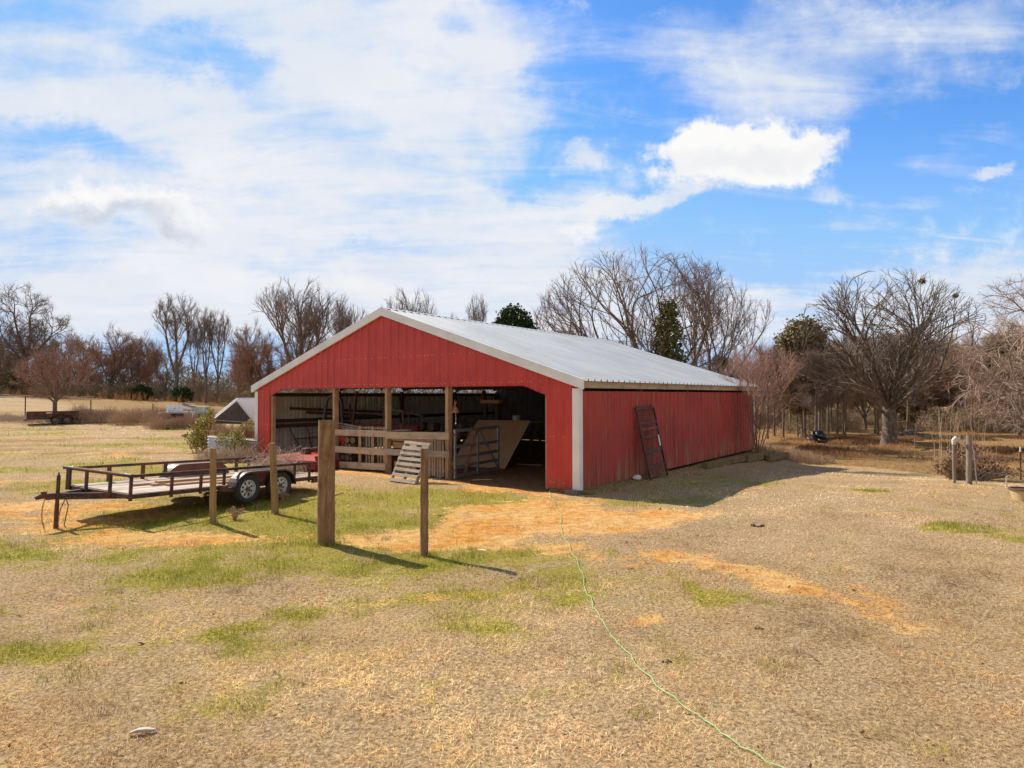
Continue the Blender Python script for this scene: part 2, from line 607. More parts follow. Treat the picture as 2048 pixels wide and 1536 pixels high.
def mat_roof():
    m, g = mat_new('galvanised_roofing')
    ob = g.n('ShaderNodeTexCoord').outputs['Object']
    st = g.noise(g.mapv(ob, (0.25, 3.0, 0.25)), 2.0, 5, 0.6)
    n = g.noise(ob, 0.5, 4, 0.6)
    c = g.mix(g.rng(g.m('ADD', g.m('MULTIPLY', st, .5), g.m('MULTIPLY', n, .5)), 0.35, 0.65), (0.50, 0.515, 0.52), (0.62, 0.63, 0.635))
    finish(g, c, 0.45, 0.15, None, spec=0.4)
    return m


def mat_ground():
    m, g = mat_new('yard_ground')
    geo = g.n('ShaderNodeNewGeometry')
    P = geo.outputs['Position']
    P2 = g.mapv(P, (1, 1, 0.0))
    A = lambda nm: g.n('ShaderNodeAttribute', _attribute_name=nm).outputs['Fac']
    n0 = g.noise(P2, 0.7, 5, 0.6)
    n1 = g.noise(P2, 5.0, 6, 0.65, 0.4)
    n2 = g.noise(P2, 26.0, 5, 0.7, 0.5)
    n3 = g.noise(P2, 90.0, 3, 0.7)
    fine = g.m('ADD', g.m('MULTIPLY', n1, 0.5), g.m('MULTIPLY', n2, 0.5))
    straw = g.mix(g.rng(n2, 0.3, 0.7), (0.19, 0.110, 0.052), (0.60, 0.42, 0.23))
    straw = g.mix(g.rng(n0, 0.35, 0.7), straw, g.mix(g.rng(n2, 0.3, 0.7), (0.20, 0.125, 0.062), (0.62, 0.45, 0.255)))
    green = g.mix(g.rng(n2, 0.3, 0.7), (0.11, 0.105, 0.010), (0.42, 0.36, 0.035))
    dirt = g.mix(g.rng(fine, 0.36, 0.64), (0.42, 0.140, 0.022), (0.80, 0.40, 0.10))
    dirt = g.mix(g.rng(n0, 0.36, 0.58), dirt, g.mix(g.rng(fine, 0.36, 0.64), (0.46, 0.215, 0.055), (0.82, 0.52, 0.21)))
    rough = g.mix(g.rng(fine, 0.3, 0.7), (0.15, 0.085, 0.034), (0.42, 0.26, 0.11))
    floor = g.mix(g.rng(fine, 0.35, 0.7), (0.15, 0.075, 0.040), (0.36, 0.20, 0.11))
    jit = g.m('MULTIPLY', g.m('SUBTRACT', fine, 0.5), 3.2)
    gm = g.rng(g.m('ADD', A('green'), jit), 0.3, 0.75)
    dm = g.rng(g.m('ADD', A('dirt'), jit), 0.32, 0.72)
    rm = g.rng(g.m('ADD', A('rough'), jit), 0.3, 0.7)
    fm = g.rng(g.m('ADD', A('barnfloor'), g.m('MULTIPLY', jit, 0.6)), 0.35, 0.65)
    c = g.mix(g.m('MULTIPLY', gm, 0.8), straw, green)
    c = g.mix(rm, c, rough)
    c = g.mix(g.m('MULTIPLY', dm, 0.88), c, dirt)
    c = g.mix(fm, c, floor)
    h = g.m('ADD', g.m('MULTIPLY', n2, 0.7), g.m('ADD', g.m('MULTIPLY', n3, 0.3), g.m('MULTIPLY', n1, 0.8)))
    finish(g, c, 0.95, 0, h, 0.05, 0.9, 0.05)
    return m


M = {}
M['red'] = mat_barn_red('red_barn_steel', False)
M['redfade'] = mat_barn_red('faded_red_barn_steel', True)
M['roof'] = mat_roof()
M['trim'] = mat_flat('white_trim_steel', (0.84, 0.83, 0.82), 0.5, 0.12, 1.5)
M['liningdark'] = mat_flat('shade_darkened_steel_back', (0.17, 0.16, 0.15), 0.6, 0.3, 1.2)  # lining colour darkened to stand for the shade deep in the barn
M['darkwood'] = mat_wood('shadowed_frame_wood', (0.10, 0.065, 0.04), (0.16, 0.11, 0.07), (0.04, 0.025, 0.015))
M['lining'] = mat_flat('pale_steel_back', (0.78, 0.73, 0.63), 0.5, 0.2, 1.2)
M['lumber'] = mat_wood('weathered_lumber', (0.44, 0.32, 0.21), (0.58, 0.45, 0.32), (0.13, 0.085, 0.05))
M['greywood'] = mat_wood('grey_pallet_wood', (0.33, 0.265, 0.205), (0.46, 0.385, 0.305), (0.11, 0.08, 0.06))
M['postwood'] = mat_wood('old_fence_post_wood', (0.19, 0.105, 0.052), (0.36, 0.22, 0.12), (0.035, 0.018, 0.010), grain=13)
M['greypost'] = mat_wood('grey_corner_post_wood', (0.18, 0.145, 0.115), (0.30, 0.245, 0.20), (0.07, 0.05, 0.035), grain=30)
M['tanpost'] = mat_wood('treated_post_wood', (0.27, 0.165, 0.070), (0.40, 0.265, 0.125), (0.10, 0.058, 0.025), grain=18)
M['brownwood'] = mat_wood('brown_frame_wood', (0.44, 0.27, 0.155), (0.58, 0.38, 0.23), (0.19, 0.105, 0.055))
M['deck'] = mat_wood('deck_board_wood', (0.40, 0.32, 0.25), (0.58, 0.49, 0.40), (0.16, 0.12, 0.09))
M['newwood'] = mat_wood('fresh_board_wood', (0.42, 0.25, 0.14), (0.55, 0.36, 0.22), (0.24, 0.13, 0.07), blotch=0.2)
M['timber'] = mat_wood('mossy_timber_wood', (0.19, 0.125, 0.055), (0.30, 0.21, 0.09), (0.06, 0.05, 0.02))
M['ply'] = mat_wood('plywood_face', (0.54, 0.32, 0.175), (0.62, 0.385, 0.22), (0.46, 0.265, 0.14), grain=9, blotch=0.2)
M['black'] = mat_paint('worn_black_steel', (0.026, 0.023, 0.025), (0.16, 0.068, 0.038), 0.52, 0.5)
M['rustblack'] = mat_paint('rusty_black_steel', (0.028, 0.024, 0.026), (0.16, 0.066, 0.036), 0.62, 0.5)
M['fender'] = mat_paint('scuffed_steel_fender', (0.085, 0.070, 0.065), (0.17, 0.075, 0.045), 0.45, 0.4, 0.4, 5)
M['galv'] = mat_paint('galvanised_gate_steel', (0.36, 0.38, 0.40), (0.22, 0.17, 0.14), 0.15, 0.4, 0.5)
M['corr'] = mat_paint('galvanised_corrugated_steel', (0.60, 0.62, 0.65), (0.30, 0.22, 0.16), 0.08, 0.4, 0.3)
M['rust'] = mat_paint('rusty_steel', (0.24, 0.095, 0.055), (0.13, 0.05, 0.03), 0.4, 0.75)
M['rubber'] = mat_flat('tyre_rubber', (0.060, 0.052, 0.048), 0.85, 0.35, 20)
M['rim'] = mat_paint('white_wheel_rim', (0.74, 0.73, 0.70), (0.28, 0.14, 0.08), 0.18, 0.45)
M['redsteel'] = mat_paint('red_implement_paint', (0.50, 0.045, 0.022), (0.22, 0.06, 0.03), 0.18, 0.5)
M['darkred'] = mat_paint('dull_red_paint', (0.20, 0.022, 0.022), (0.12, 0.04, 0.03), 0.25, 0.6)
M['hose'] = mat_flat('black_hose_plastic', (0.018, 0.019, 0.024), 0.35, 0.2, 6, spec=0.5)
M['white'] = mat_flat('white_plastic', (0.80, 0.80, 0.78), 0.5, 0.1, 4)
M['pvc'] = mat_flat('weathered_white_wrap', (0.60, 0.55, 0.49), 0.8, 0.35, 22, bump=0.5)
M['tarp'] = mat_cloth('white_tarp', (0.82, 0.81, 0.83))
M['dullrim'] = mat_paint('dirty_wheel_rim', (0.36, 0.33, 0.30), (0.16, 0.08, 0.05), 0.5, 0.7)
M['tarpdark'] = mat_flat('dark_tarp_lining', (0.085, 0.068, 0.058), 0.9, 0.3, 4)
M['bell'] = mat_paint('copper_bell_metal', (0.42, 0.17, 0.08), (0.16, 0.07, 0.04), 0.3, 0.5, 0.3, 20)
M['cord'] = mat_flat('green_cord_jacket', (0.34, 0.55, 0.22), 0.5, 0.1, 30)
M['barkoak'] = mat_bark('oak_bark', (0.075, 0.056, 0.045), (0.20, 0.155, 0.125), (0.33, 0.285, 0.20), 6)
M['barkgrey'] = mat_bark('grey_tree_bark', (0.11, 0.083, 0.068), (0.24, 0.19, 0.15), None, 4)
M['barkbrown'] = mat_bark('brown_tree_bark', (0.10, 0.070, 0.052), (0.25, 0.175, 0.12), (0.20, 0.18, 0.09), 4)
M['barkpale'] = mat_bark('pale_tree_bark', (0.20, 0.155, 0.125), (0.40, 0.32, 0.26), None, 6)
M['twigoak'] = mat_island('oak_twigs', [(0.095, 0.070, 0.056), (0.16, 0.12, 0.095), (0.26, 0.205, 0.16)])
M['twiggrey'] = mat_island('grey_twigs', [(0.14, 0.100, 0.086), (0.23, 0.17, 0.145), (0.33, 0.25, 0.21)])
M['twigred'] = mat_island('red_budded_twigs', [(0.19, 0.110, 0.075), (0.29, 0.170, 0.115), (0.39, 0.24, 0.165)])
M['twigtan'] = mat_island('tan_twigs', [(0.20, 0.135, 0.09), (0.32, 0.22, 0.145), (0.44, 0.33, 0.22)])
M['twigpink'] = mat_island('pinkish_twigs', [(0.20, 0.105, 0.078), (0.32, 0.18, 0.135), (0.45, 0.28, 0.21)])
M['twigpale'] = mat_island('pale_twigs', [(0.20, 0.12, 0.092), (0.33, 0.225, 0.175), (0.48, 0.37, 0.29)])
M['pine'] = mat_island('pine_needles', [(0.012, 0.026, 0.008), (0.028, 0.055, 0.015), (0.06, 0.095, 0.028)])
M['juniper'] = mat_island('juniper_sprays', [(0.055, 0.054, 0.018), (0.115, 0.105, 0.035), (0.20, 0.175, 0.065)])
M['cedar'] = mat_island('winter_cedar_sprays', [(0.095, 0.078, 0.035), (0.17, 0.135, 0.06), (0.26, 0.20, 0.10)])
M['privet'] = mat_island('privet_leaves', [(0.12, 0.13, 0.022), (0.28, 0.26, 0.055), (0.46, 0.42, 0.12), (0.60, 0.56, 0.32)])
M['deadleaf'] = mat_island('dead_brown_leaves', [(0.065, 0.030, 0.018), (0.13, 0.058, 0.032), (0.24, 0.13, 0.075)])
M['scrub'] = mat_island('scrub_leaves', [(0.12, 0.095, 0.038), (0.22, 0.17, 0.075), (0.34, 0.27, 0.14)])
M['weed'] = mat_island('dry_weed_stems', [(0.24, 0.14, 0.085), (0.40, 0.26, 0.16), (0.56, 0.40, 0.27)])
M['sedge'] = mat_island('orange_sedge_stems', [(0.36, 0.165, 0.06), (0.52, 0.27, 0.11), (0.62, 0.38, 0.18)])
M['brush'] = mat_island('dry_brush_twigs', [(0.30, 0.20, 0.14), (0.48, 0.36, 0.28), (0.62, 0.50, 0.41)])
M['barklog'] = mat_bark('firewood_bark', (0.12, 0.075, 0.05), (0.30, 0.21, 0.14), None, 9)
M['endgrain'] = mat_flat('cut_wood_face', (0.34, 0.235, 0.15), 0.9, 0.35, 10)
M['dung'] = mat_flat('dark_dung', (0.085, 0.055, 0.038), 0.95, 0.5, 30, bump=0.6)
M['plastic_black'] = mat_flat('black_plastic', (0.016, 0.016, 0.021), 0.45, 0.3, 8, spec=0.5)
M['grass'] = mat_tint('grass_blades', 0.8, 0.12, 0.40)
M['ground'] = mat_ground()
M['concrete'] = mat_flat('concrete_block', (0.20, 0.165, 0.13), 0.9, 0.3, 14, bump=0.4)
M['paleboxgreen'] = mat_flat('pale_green_enamel', (0.52, 0.53, 0.42), 0.6, 0.15, 3)
M['tub'] = mat_wood('tan_tub_side', (0.50, 0.39, 0.21), (0.62, 0.50, 0.30), (0.28, 0.19, 0.09), grain=12)
M['tubrim'] = mat_flat('brown_tub_rim', (0.16, 0.085, 0.05), 0.8, 0.3, 9)
M['seat'] = mat_flat('grey_vinyl', (0.30, 0.28, 0.25), 0.6, 0.4, 5)
M['tpost'] = mat_flat('green_post_paint', (0.045, 0.06, 0.03), 0.6, 0.3, 9)
M['wire'] = mat_flat('fence_wire', (0.34, 0.33, 0.31), 0.5, 0.2, 9, metal=0.5)

# ------------------------------------------------------------------ ground masks
def seg_dist(x, y, pts):
    best = None
    for (ax, ay), (bx, by) in zip(pts[:-1], pts[1:]):
        dx, dy = bx - ax, by - ay
        t = np.clip(((x - ax) * dx + (y - ay) * dy) / (dx * dx + dy * dy), 0, 1)
        q = np.hypot(x - ax - t * dx, y - ay - t * dy)
        best = q if best is None else np.minimum(best, q)
    return best


def blob(x, y, px, py, rx, ry, soft=0.5):
    """round patch on the ground about the spot seen at px, py (rx, ry in metres)"""
    c = G(px, py)
    wx = (fbm(x, y, 1.1 / max(rx, ry), 101 + px % 7, 4) - .5) * 1.5; wy = (fbm(x, y, 1.1 / max(rx, ry), 131 + py % 7, 4) - .5) * 1.5
    q = np.hypot((x - c.x) / rx + wx, (y - c.y) / ry + wy)
    return sstep(1 + soft, 1 - soft, q)


def gpath(pts):
    return [(p.x, p.y) for p in (G(*q) for q in pts)]


TRACK = gpath([(1345, 1112), (1400, 1125), (1540, 1165), (1640, 1185), (1760, 1222), (1850, 1258)])
TRACK2 = gpath([(1400, 1125), (1500, 1140), (1640, 1170), (1760, 1205), (1860, 1235)])
MOWN = [G(1530, 915), G(1640, 928), G(1760, 938), G(1900, 952), G(2060, 968)]


def masks(x, y):
    x = np.asarray(x, float); y = np.asarray(y, float)
    lx, ly = barn_local(x, y)
    e = lambda *a: blob(x, y, *a)
    wob = (fbm(x, y, 0.9, 41, 4) - 0.5)
    big = fbm(x, y, 0.22, 17, 4); mid = fbm(x, y, 0.8, 23, 4); sm = fbm(x, y, 3.0, 31, 3)
    # bare orange earth
    d = e(250, 1065, 2.6, 1.0, .8) * .5 + e(380, 1075, 1.6, .7, .8) * .35 + e(1010, 1040, 1.7, 1.4, .7) * .6 + e(1110, 1030, 2.4, 1.9, .55) * 1.15 + e(960, 1075, 1.7, 1.0, .8) * 0.7 + e(1210, 1045, 1.2, .9, .7) * 0.6 - e(1085, 1078, 1.0, .4, .6) * .6
    d = d + e(780, 1078, 1.2, 0.7, .6) * 0.6 + e(1240, 1105, 1.2, .9, .7) * .35
    d = d + sstep(0.60, 0.0, seg_dist(x, y, TRACK) + wob * 2.2 + (mid - .5) * .8) * 0.8
    d = d + sstep(0.40, 0.05, seg_dist(x, y, TRACK2) + wob * 1.3) * 0.55 + sstep(.9, .2, seg_dist(x, y, TRACK) + wob) * .22
    d = d + e(60, 1045, 2.6, 1.5, .8) * .55 + e(60, 965, 4.5, 1.3, .8) * .45 + e(140, 1005, 1.6, 1.0, .6) * .5
    d = d + e(300, 1085, 2.0, .7, .7) * .4 + e(1290, 1245, .25, .18, .5) * 0.9 + e(470, 1370, .5, .3, .8) * .45
    d = d + sstep(-1.7, -0.35, ly) * sstep(0.3, -0.2, ly) * sstep(0.5, 2.5, lx) * sstep(BW + .3, BW - 1, lx) * .9
    d = d + sstep(0.62, 0.82, big * 0.6 + mid * 0.5) * 0.5 * sstep(45, 15, y) * (x < 3)
    d = d + wob * 1.5 - 0.10 + (sm - .5) * .7
    # green growth
    g = e(650, 1010, 4.2, 2.6, .6) * .75 + e(450, 1060, 5.0, 1.5, .6) * .55 + e(700, 1120, 3.2, 1.4, .8) * .40 + e(1000, 1150, 2.2, .9, .9) * .30 + e(300, 1120, 4, 1.0, .8) * .34 + e(1250, 1185, 1.6, .6, .9) * .15 + e(900, 990, 1.6, 1.0, .5) * .5
    g = g + e(370, 1150, .8, .40, .7) * 1.3 + e(430, 1165, .5, .25, .6) * .7 + e(640, 1090, .55, .35, .6) * .9 + e(880, 1115, .5, .28, .6) * .8
    g = g + e(1320, 985, 1.8, 1.6, .6) * .35 + e(1220, 1008, 2.4, .6, .6) * .5 + e(1440, 960, 1.5, 1.4, .7) * .5
    g = g + e(1920, 1055, .75, .45, .5) * .85 + e(1745, 983, .5, .28, .5) * .9 + e(2040, 1078, .6, .3, .6) * .6
    g = g + e(1200, 1180, 1.5, .8, .9) * .20 + e(1060, 1110, 1.2, .5, .8) * .25 + e(900, 1250, .5, .3, .6) * .4
    g = g + e(150, 1300, 2.2, .8, .8) * .28 + e(60, 1310, .5, .25, .7) * .5 + e(590, 1225, .35, .2, .6) * .5
    g = g + e(350, 1020, 2.5, .9, .5) * .5 + e(100, 910, 4, 2.0, .7) * .35
    g = g + sstep(0.56, 0.75, mid) * 0.55 * sstep(40, 8, y) * sstep(3, -2, x) + sstep(0.62, 0.8, sm) * .35 * sstep(4, -1, x)
    g = g + sstep(0.66, 0.8, fbm(x, y, 1.3, 77, 3)) * 0.5 * sstep(28, 12, y)
    g = g + sstep(0.45, 0.7, fbm(x * .5, y, 0.4, 87, 4)) * 0.95 * sstep(14, 20, y) * sstep(60, 45, y) * (x < 0)
    d = d + sstep(0.55, 0.75, fbm(x * .35, y, 0.5, 83, 4)) * 0.4 * sstep(18, 24, y) * sstep(60, 48, y) * (x < 0)
    g = g * np.clip(.25 + 1.5 * fbm(x, y, 1.6, 207, 4), .3, 1.25)
    # far rougher ground: leaf litter and sedge
    bx = np.array([p.x for p in MOWN]); by = np.array([p.y for p in MOWN])
    edge = np.interp(x, bx, by)
    r = sstep(-0.8, 0.8, y - edge + wob * 2.5) * sstep(8, 11, x) * (ly > -50)
    r = np.maximum(r, sstep(BL + 1, BL + 5, ly))
    r = np.maximum(r, sstep(.5, .72, fbm(x * .3, y, .5, 93, 4)) * .6 * sstep(17, 23, y) * (x < -2))
    r = np.maximum(r, sstep(51, 55, y + wob * 3) * (x < 5) * 0.25)
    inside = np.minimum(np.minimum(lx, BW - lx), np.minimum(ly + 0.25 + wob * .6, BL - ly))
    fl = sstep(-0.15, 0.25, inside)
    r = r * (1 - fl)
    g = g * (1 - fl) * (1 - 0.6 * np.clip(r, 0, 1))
    return np.clip(d, 0, 1.2), np.clip(g, 0, 1.1), np.clip(r, 0, 1), fl


def spaced(lo, hi, segs):
    out = [lo]
    p = lo
    while p < hi:
        st = next((s for a, b, s in segs if a <= p < b), 20)
        p += st
        out.append(p)
    return np.array(out)


def build_ground():
    xs = spaced(-620, 620, [(-620, -120, 25), (-120, -50, 5), (-50, -22, 1.2), (-22, 22, 0.24), (22, 50, 1.2), (50, 120, 5)])
    ys = spaced(-60, 900, [(-60, -8, 8), (-8, 2, 1.0), (2, 34, 0.2), (34, 60, 0.8), (60, 120, 3), (120, 200, 10), (200, 900, 40)])
    X, Y = np.meshgrid(xs, ys)
    Z = zt(X, Y)
    v = np.stack([X, Y, Z], -1).reshape(-1, 3)
    ny, nx = X.shape
    i = np.arange(nx * ny).reshape(ny, nx)
    q = np.stack([i[:-1, :-1], i[:-1, 1:], i[1:, 1:], i[1:, :-1]], -1).reshape(-1)
    o = raw_mesh('ground', v, q, np.full(len(q) // 4, 4, 'i'), M['ground'], smooth=True)
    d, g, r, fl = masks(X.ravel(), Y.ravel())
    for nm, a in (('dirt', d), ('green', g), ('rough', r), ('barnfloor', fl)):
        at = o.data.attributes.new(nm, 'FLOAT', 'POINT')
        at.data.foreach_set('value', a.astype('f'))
    kind(o, 'structure')


build_ground()


# ------------------------------------------------------------------ grass blades
def blades(rng, x, y, ln, wd, lean, col, z=None):
    """vertex, index arrays of bent grass blades (a quad and a tip)"""
    n = len(x)
    if z is None: z = zt(x, y)
    a = rng.uniform(0, 2 * PI, n)
    dx, dy = np.cos(a), np.sin(a)
    sx, sy = -dy, dx
    b2 = rng.uniform(0, 2 * PI, n)
    up1 = np.cos(lean) * ln * 0.55; out1 = np.sin(lean) * ln * 0.45
    l2 = np.clip(lean * 1.35 + 0.2, 0, 1.75)
    up2 = up1 + np.cos(l2) * ln * 0.5; out2 = out1 + np.sin(l2) * ln * 0.55
    kx = np.cos(b2) * ln * 0.10; ky = np.sin(b2) * ln * 0.10
    V = np.empty((n, 5, 3))
    h = wd / 2
    V[:, 0] = np.stack([x - sx * h, y - sy * h, z - 0.004], -1)
    V[:, 1] = np.stack([x + sx * h, y + sy * h, z - 0.004], -1)
    V[:, 2] = np.stack([x + dx * out1 + sx * h * .8, y + dy * out1 + sy * h * .8, z + up1], -1)
    V[:, 3] = np.stack([x + dx * out1 - sx * h * .8, y + dy * out1 - sy * h * .8, z + up1], -1)
    V[:, 4] = np.stack([x + dx * out2 + kx, y + dy * out2 + ky, np.maximum(z + up2, z + 0.004)], -1)
    b = (np.arange(n) * 5)[:, None]
    F = np.concatenate([b + np.array([0, 1, 2, 3]), b + np.array([3, 2, 4])], 1)
    LT = np.tile(np.array([4, 3], 'i'), n)
    C = np.repeat(col, 5, axis=0)
    return V.reshape(-1, 3), F.ravel(), LT, C


def build_grass():
    rng = np.random.default_rng(5)
    VS, FS, LS, CS = [], [], [], []
    base = 0
    def zone(y0, y1, dens, lmul, wmul, side=0.86, pad=1.5):
        nonlocal base
        N = int(dens * ((side * (y1 ** 2 - y0 ** 2)) + 2 * pad * (y1 - y0)))
        yy = rng.uniform(y0, y1, int(N * 1.0 * (side * 2 * y1 + 2 * pad) * (y1 - y0) / ((side * (y1 ** 2 - y0 ** 2)) + 2 * pad * (y1 - y0))))
        xx = rng.uniform(-1, 1, len(yy)) * (side * y1 + pad)
        k = np.abs(xx) < side * yy + pad
        xx, yy = xx[k], yy[k]
        lx, ly = barn_local(xx, yy)
        k = ~((lx > -0.05) & (lx < BW + .05) & (ly > -0.1) & (ly < BL))
        xx, yy = xx[k], yy[k]
        d, g, r, fl = masks(xx, yy)
        clump = fbm(xx, yy, 5.5, 91, 3) * .6 + fbm(xx, yy, 1.7, 92, 3) * .4
        tuft = fbm(xx, yy, 1.1, 61, 3)
        keep = np.maximum((1 - np.clip(d * 1.1 - 0.18, 0, 1)) ** 1.6, .07) * np.clip(0.42 + (clump - 0.42) * 4.0, 0.10, 1)
        k = rng.uniform(0, 1, len(xx)) < keep
        xx, yy, d, g, r, clump, tuft = (q[k] for q in (xx, yy, d, g, r, clump, tuft))
        n = len(xx)
        isg = rng.uniform(0, 1, n) < np.clip((g - 0.16) * 1.4, 0.015, 0.85) * np.clip((fbm(xx, yy, 2.4, 71, 4) - .40) * 4.5, 0.06, 1)
        ln = rng.uniform(0.040, 0.115, n) * (0.50 + tuft * .6 + (clump - .4) * 1.0) * lmul
        ln = np.where(isg, ln * rng.uniform(0.8, 1.5, n), ln)
        ln = ln * (1 + r * 0.9)
        lean = np.where(isg, rng.uniform(0.15, 1.0, n), rng.uniform(0.95, 1.60, n))
        wd = rng.uniform(0.0024, 0.0046, n) * wmul
        t = rng.uniform(0, 1, n)[:, None]
        s1, s2, s3 = np.array([0.27, 0.150, 0.072]), np.array([0.70, 0.475, 0.265]), np.array([0.97, 0.80, 0.57])
        straw = np.where(t < 0.6, s1 + (s2 - s1) * (t / 0.6), s2 + (s3 - s2) * ((t - 0.6) / 0.4))
        big = fbm(xx, yy, 0.3, 55, 3)[:, None]
        mot = fbm(xx, yy, 0.9, 58, 4)[:, None]
        straw = straw * np.clip(-0.42 + 1.45 * big + 1.6 * mot, .38, 1.8) * (1 + (big - .5) * np.array([-.1, 0.12, 0.5]))
        gold = np.clip((fbm(xx, yy, 0.28, 168, 3)[:, None] - .42) * 4 + (xx[:, None] < 0) * .25, 0, 1)
        straw = straw * (1 - gold * np.array([-.02, .03, .32]))
        rd = np.clip((fbm(xx, yy, 0.45, 66, 3)[:, None] - .5) * 3, 0, .6)
        straw = straw * (1 - rd * np.array([.1, .25, .4]))
        warm = np.clip(g, 0, 1)[:, None]
        straw = straw * (1 - warm * np.array([0.20, 0.06, 0.62]))
        gr1, gr2 = np.array([0.09, 0.14, 0.008]), np.array([0.47, 0.43, 0.030])
        gg = np.clip(t * 0.75 + (1 - np.clip(g, 0, 1)[:, None]) * 0.4, 0, 1)
        green = gr1 + (gr2 - gr1) * gg
        rg = np.array([0.34, 0.19, 0.07]) * (0.5 + 1.0 * t)
        col = np.where(isg[:, None], green, straw * (1 - r[:, None]) + rg * r[:, None])
        V, F, L, C = blades(rng, xx, yy, ln, wd, lean, col)
        VS.append(V); FS.append(F + base); LS.append(L); CS.append(C)
        base += len(V)
    zone(2.6, 7.5, 3000, 1.0, .80)
    zone(7.5, 13.5, 1300, 1.1, 1.25)
    zone(13.5, 22, 360, 1.25, 2.1)
    zone(22, 38, 75, 1.6, 4.5)
    zone(38, 62, 16, 2.4, 9)
    # taller tufts: round the posts, wheels and along the walls
    tx, ty, tg = [], [], []
    for (px, py, n, rad, gr) in [(652, 1090, 260, .28, .95), (848, 1112, 200, .24, .9), (426, 1047, 120, .25, .4), (551, 1027, 120, .25, .5),
                                 (108, 1046, 160, .35, .6), (400, 1160, 600, .55, .95), (335, 1150, 300, .35, .95), (1750, 983, 160, .35, .95),
                                 (1920, 1055, 500, .65, .85), (560, 1230, 110, .2, .8), (900, 1248, 160, .3, .8), (50, 1310, 180, .35, .8),
                                 (140, 1352, 130, .3, .8), (190, 1255, 110, .2, .85), (610, 1228, 120, .2, .8), (1100, 1165, 150, .3, .6),
                                 (1330, 1180, 120, .3, .3), (1060, 1165, 240, .35, .1), (760, 1070, 150, .4, .5), (1110, 1225, 120, .25, .8),
                                 (1240, 1340, 60, .12, .8), (1545, 1335, 90, .16, .8), (1280, 1430, 50, .12, .8), (700, 1150, 160, .3, .8)]:
        c = G(px, py)
        rr = rad * np.sqrt(rng.uniform(0, 1, n)); aa = rng.uniform(0, 2 * PI, n)
        tx.append(c.x + rr * np.cos(aa)); ty.append(c.y + rr * np.sin(aa) * 0.8); tg.append(np.full(n, gr))
    for k in range(170):    # loose straw tufts all over the near lawn
        q = rng.uniform(3.2, 15); a = rng.uniform(-.85, .85) * q; n = int(rng.integers(20, 70)); s = rng.uniform(.04, .12)
        lx, ly = barn_local(a, q)
        if -0.3 < lx < BW + .2 and ly > -.4: continue
        tx.append(a + rng.normal(0, s, n)); ty.append(q + rng.normal(0, s, n)); tg.append(np.full(n, .04))
    for k in range(2600):   # grass at the foot of the right wall and the front corner
        s = rng.uniform(0, BL); p = Bp(BW + abs(rng.normal(0.0, 0.28)) + .08, s)
        tx.append([p.x]); ty.append([p.y]); tg.append([0.5])
    xx = np.concatenate(tx); yy = np.concatenate(ty); gq = np.concatenate(tg)
    n = len(xx)
    isg = rng.uniform(0, 1, n) < gq
    t = rng.uniform(0, 1, n)[:, None]
    col = np.where(isg[:, None], np.array([0.13, 0.17, 0.012]) + t * np.array([0.34, 0.25, 0.03]), np.array([0.34, 0.21, 0.11]) + t * np.array([0.52, 0.45, 0.34]))
    V, F, L, C = blades(rng, xx, yy, rng.uniform(0.035, 0.10, n), rng.uniform(0.003, 0.006, n) * np.clip(yy / 9, 1, 2), rng.uniform(0.1, 0.9, n), col)
    VS.append(V); FS.append(F + base); LS.append(L); CS.append(C)
    o = raw_mesh('grass', np.concatenate(VS), np.concatenate(FS), np.concatenate(LS), M['grass'], col=np.concatenate(CS))
    kind(o, 'stuff')
    o['label'] = 'short dry straw and green grass covering the yard'


build_grass()


def build_litter():
    """dead leaves, chips and crumbs of earth strewn over the yard"""
    rng = np.random.default_rng(17)
    n = 2400
    y = 3 + 19 * rng.uniform(0, 1, n) ** 1.3
    x = rng.uniform(-1, 1, n) * (.86 * y + 1.2)
    lx, ly = barn_local(x, y)
    k = ~((lx > -.1) & (lx < BW + .1) & (ly > 6))
    x, y = x[k], y[k]; n = len(x)
    a = rng.uniform(0, 2 * PI, n); L = rng.uniform(.005, .022, n) * np.where(rng.uniform(0, 1, n) < .08, 2.0, 1); W = L * rng.uniform(.3, .8, n)
    z = zt(x, y) + rng.uniform(.008, .03, n)
    c, s = np.cos(a), np.sin(a)
    t = rng.normal(0, .35, n) * L; t2 = rng.normal(0, .35, n) * W
    P = np.stack([x, y, z], -1)
    U = np.stack([c * L, s * L, t], -1); V2 = np.stack([-s * W, c * W, t2], -1)
    V = np.stack([P - U, P + V2 * .8 - U * .1, P + U, P - V2 * .8 + U * .1], 1).reshape(-1, 3)
    q = rng.uniform(0, 1, n)[:, None]
    col = np.where(q < .62, np.array([.12, .055, .028]) * (.5 + 1.5 * rng.uniform(0, 1, (n, 1))), np.where(q < .985, np.array([.42, .24, .11]) * (.6 + .8 * rng.uniform(0, 1, (n, 1))), np.array([.80, .70, .56])))
    o = raw_mesh('leaf_litter', V, np.arange(n * 4), np.full(n, 4, 'i'), M['grass'], col=np.repeat(col, 4, axis=0))
    kind(o, 'stuff'); o['label'] = 'dead leaves and crumbs strewn over the lawn'


build_litter()


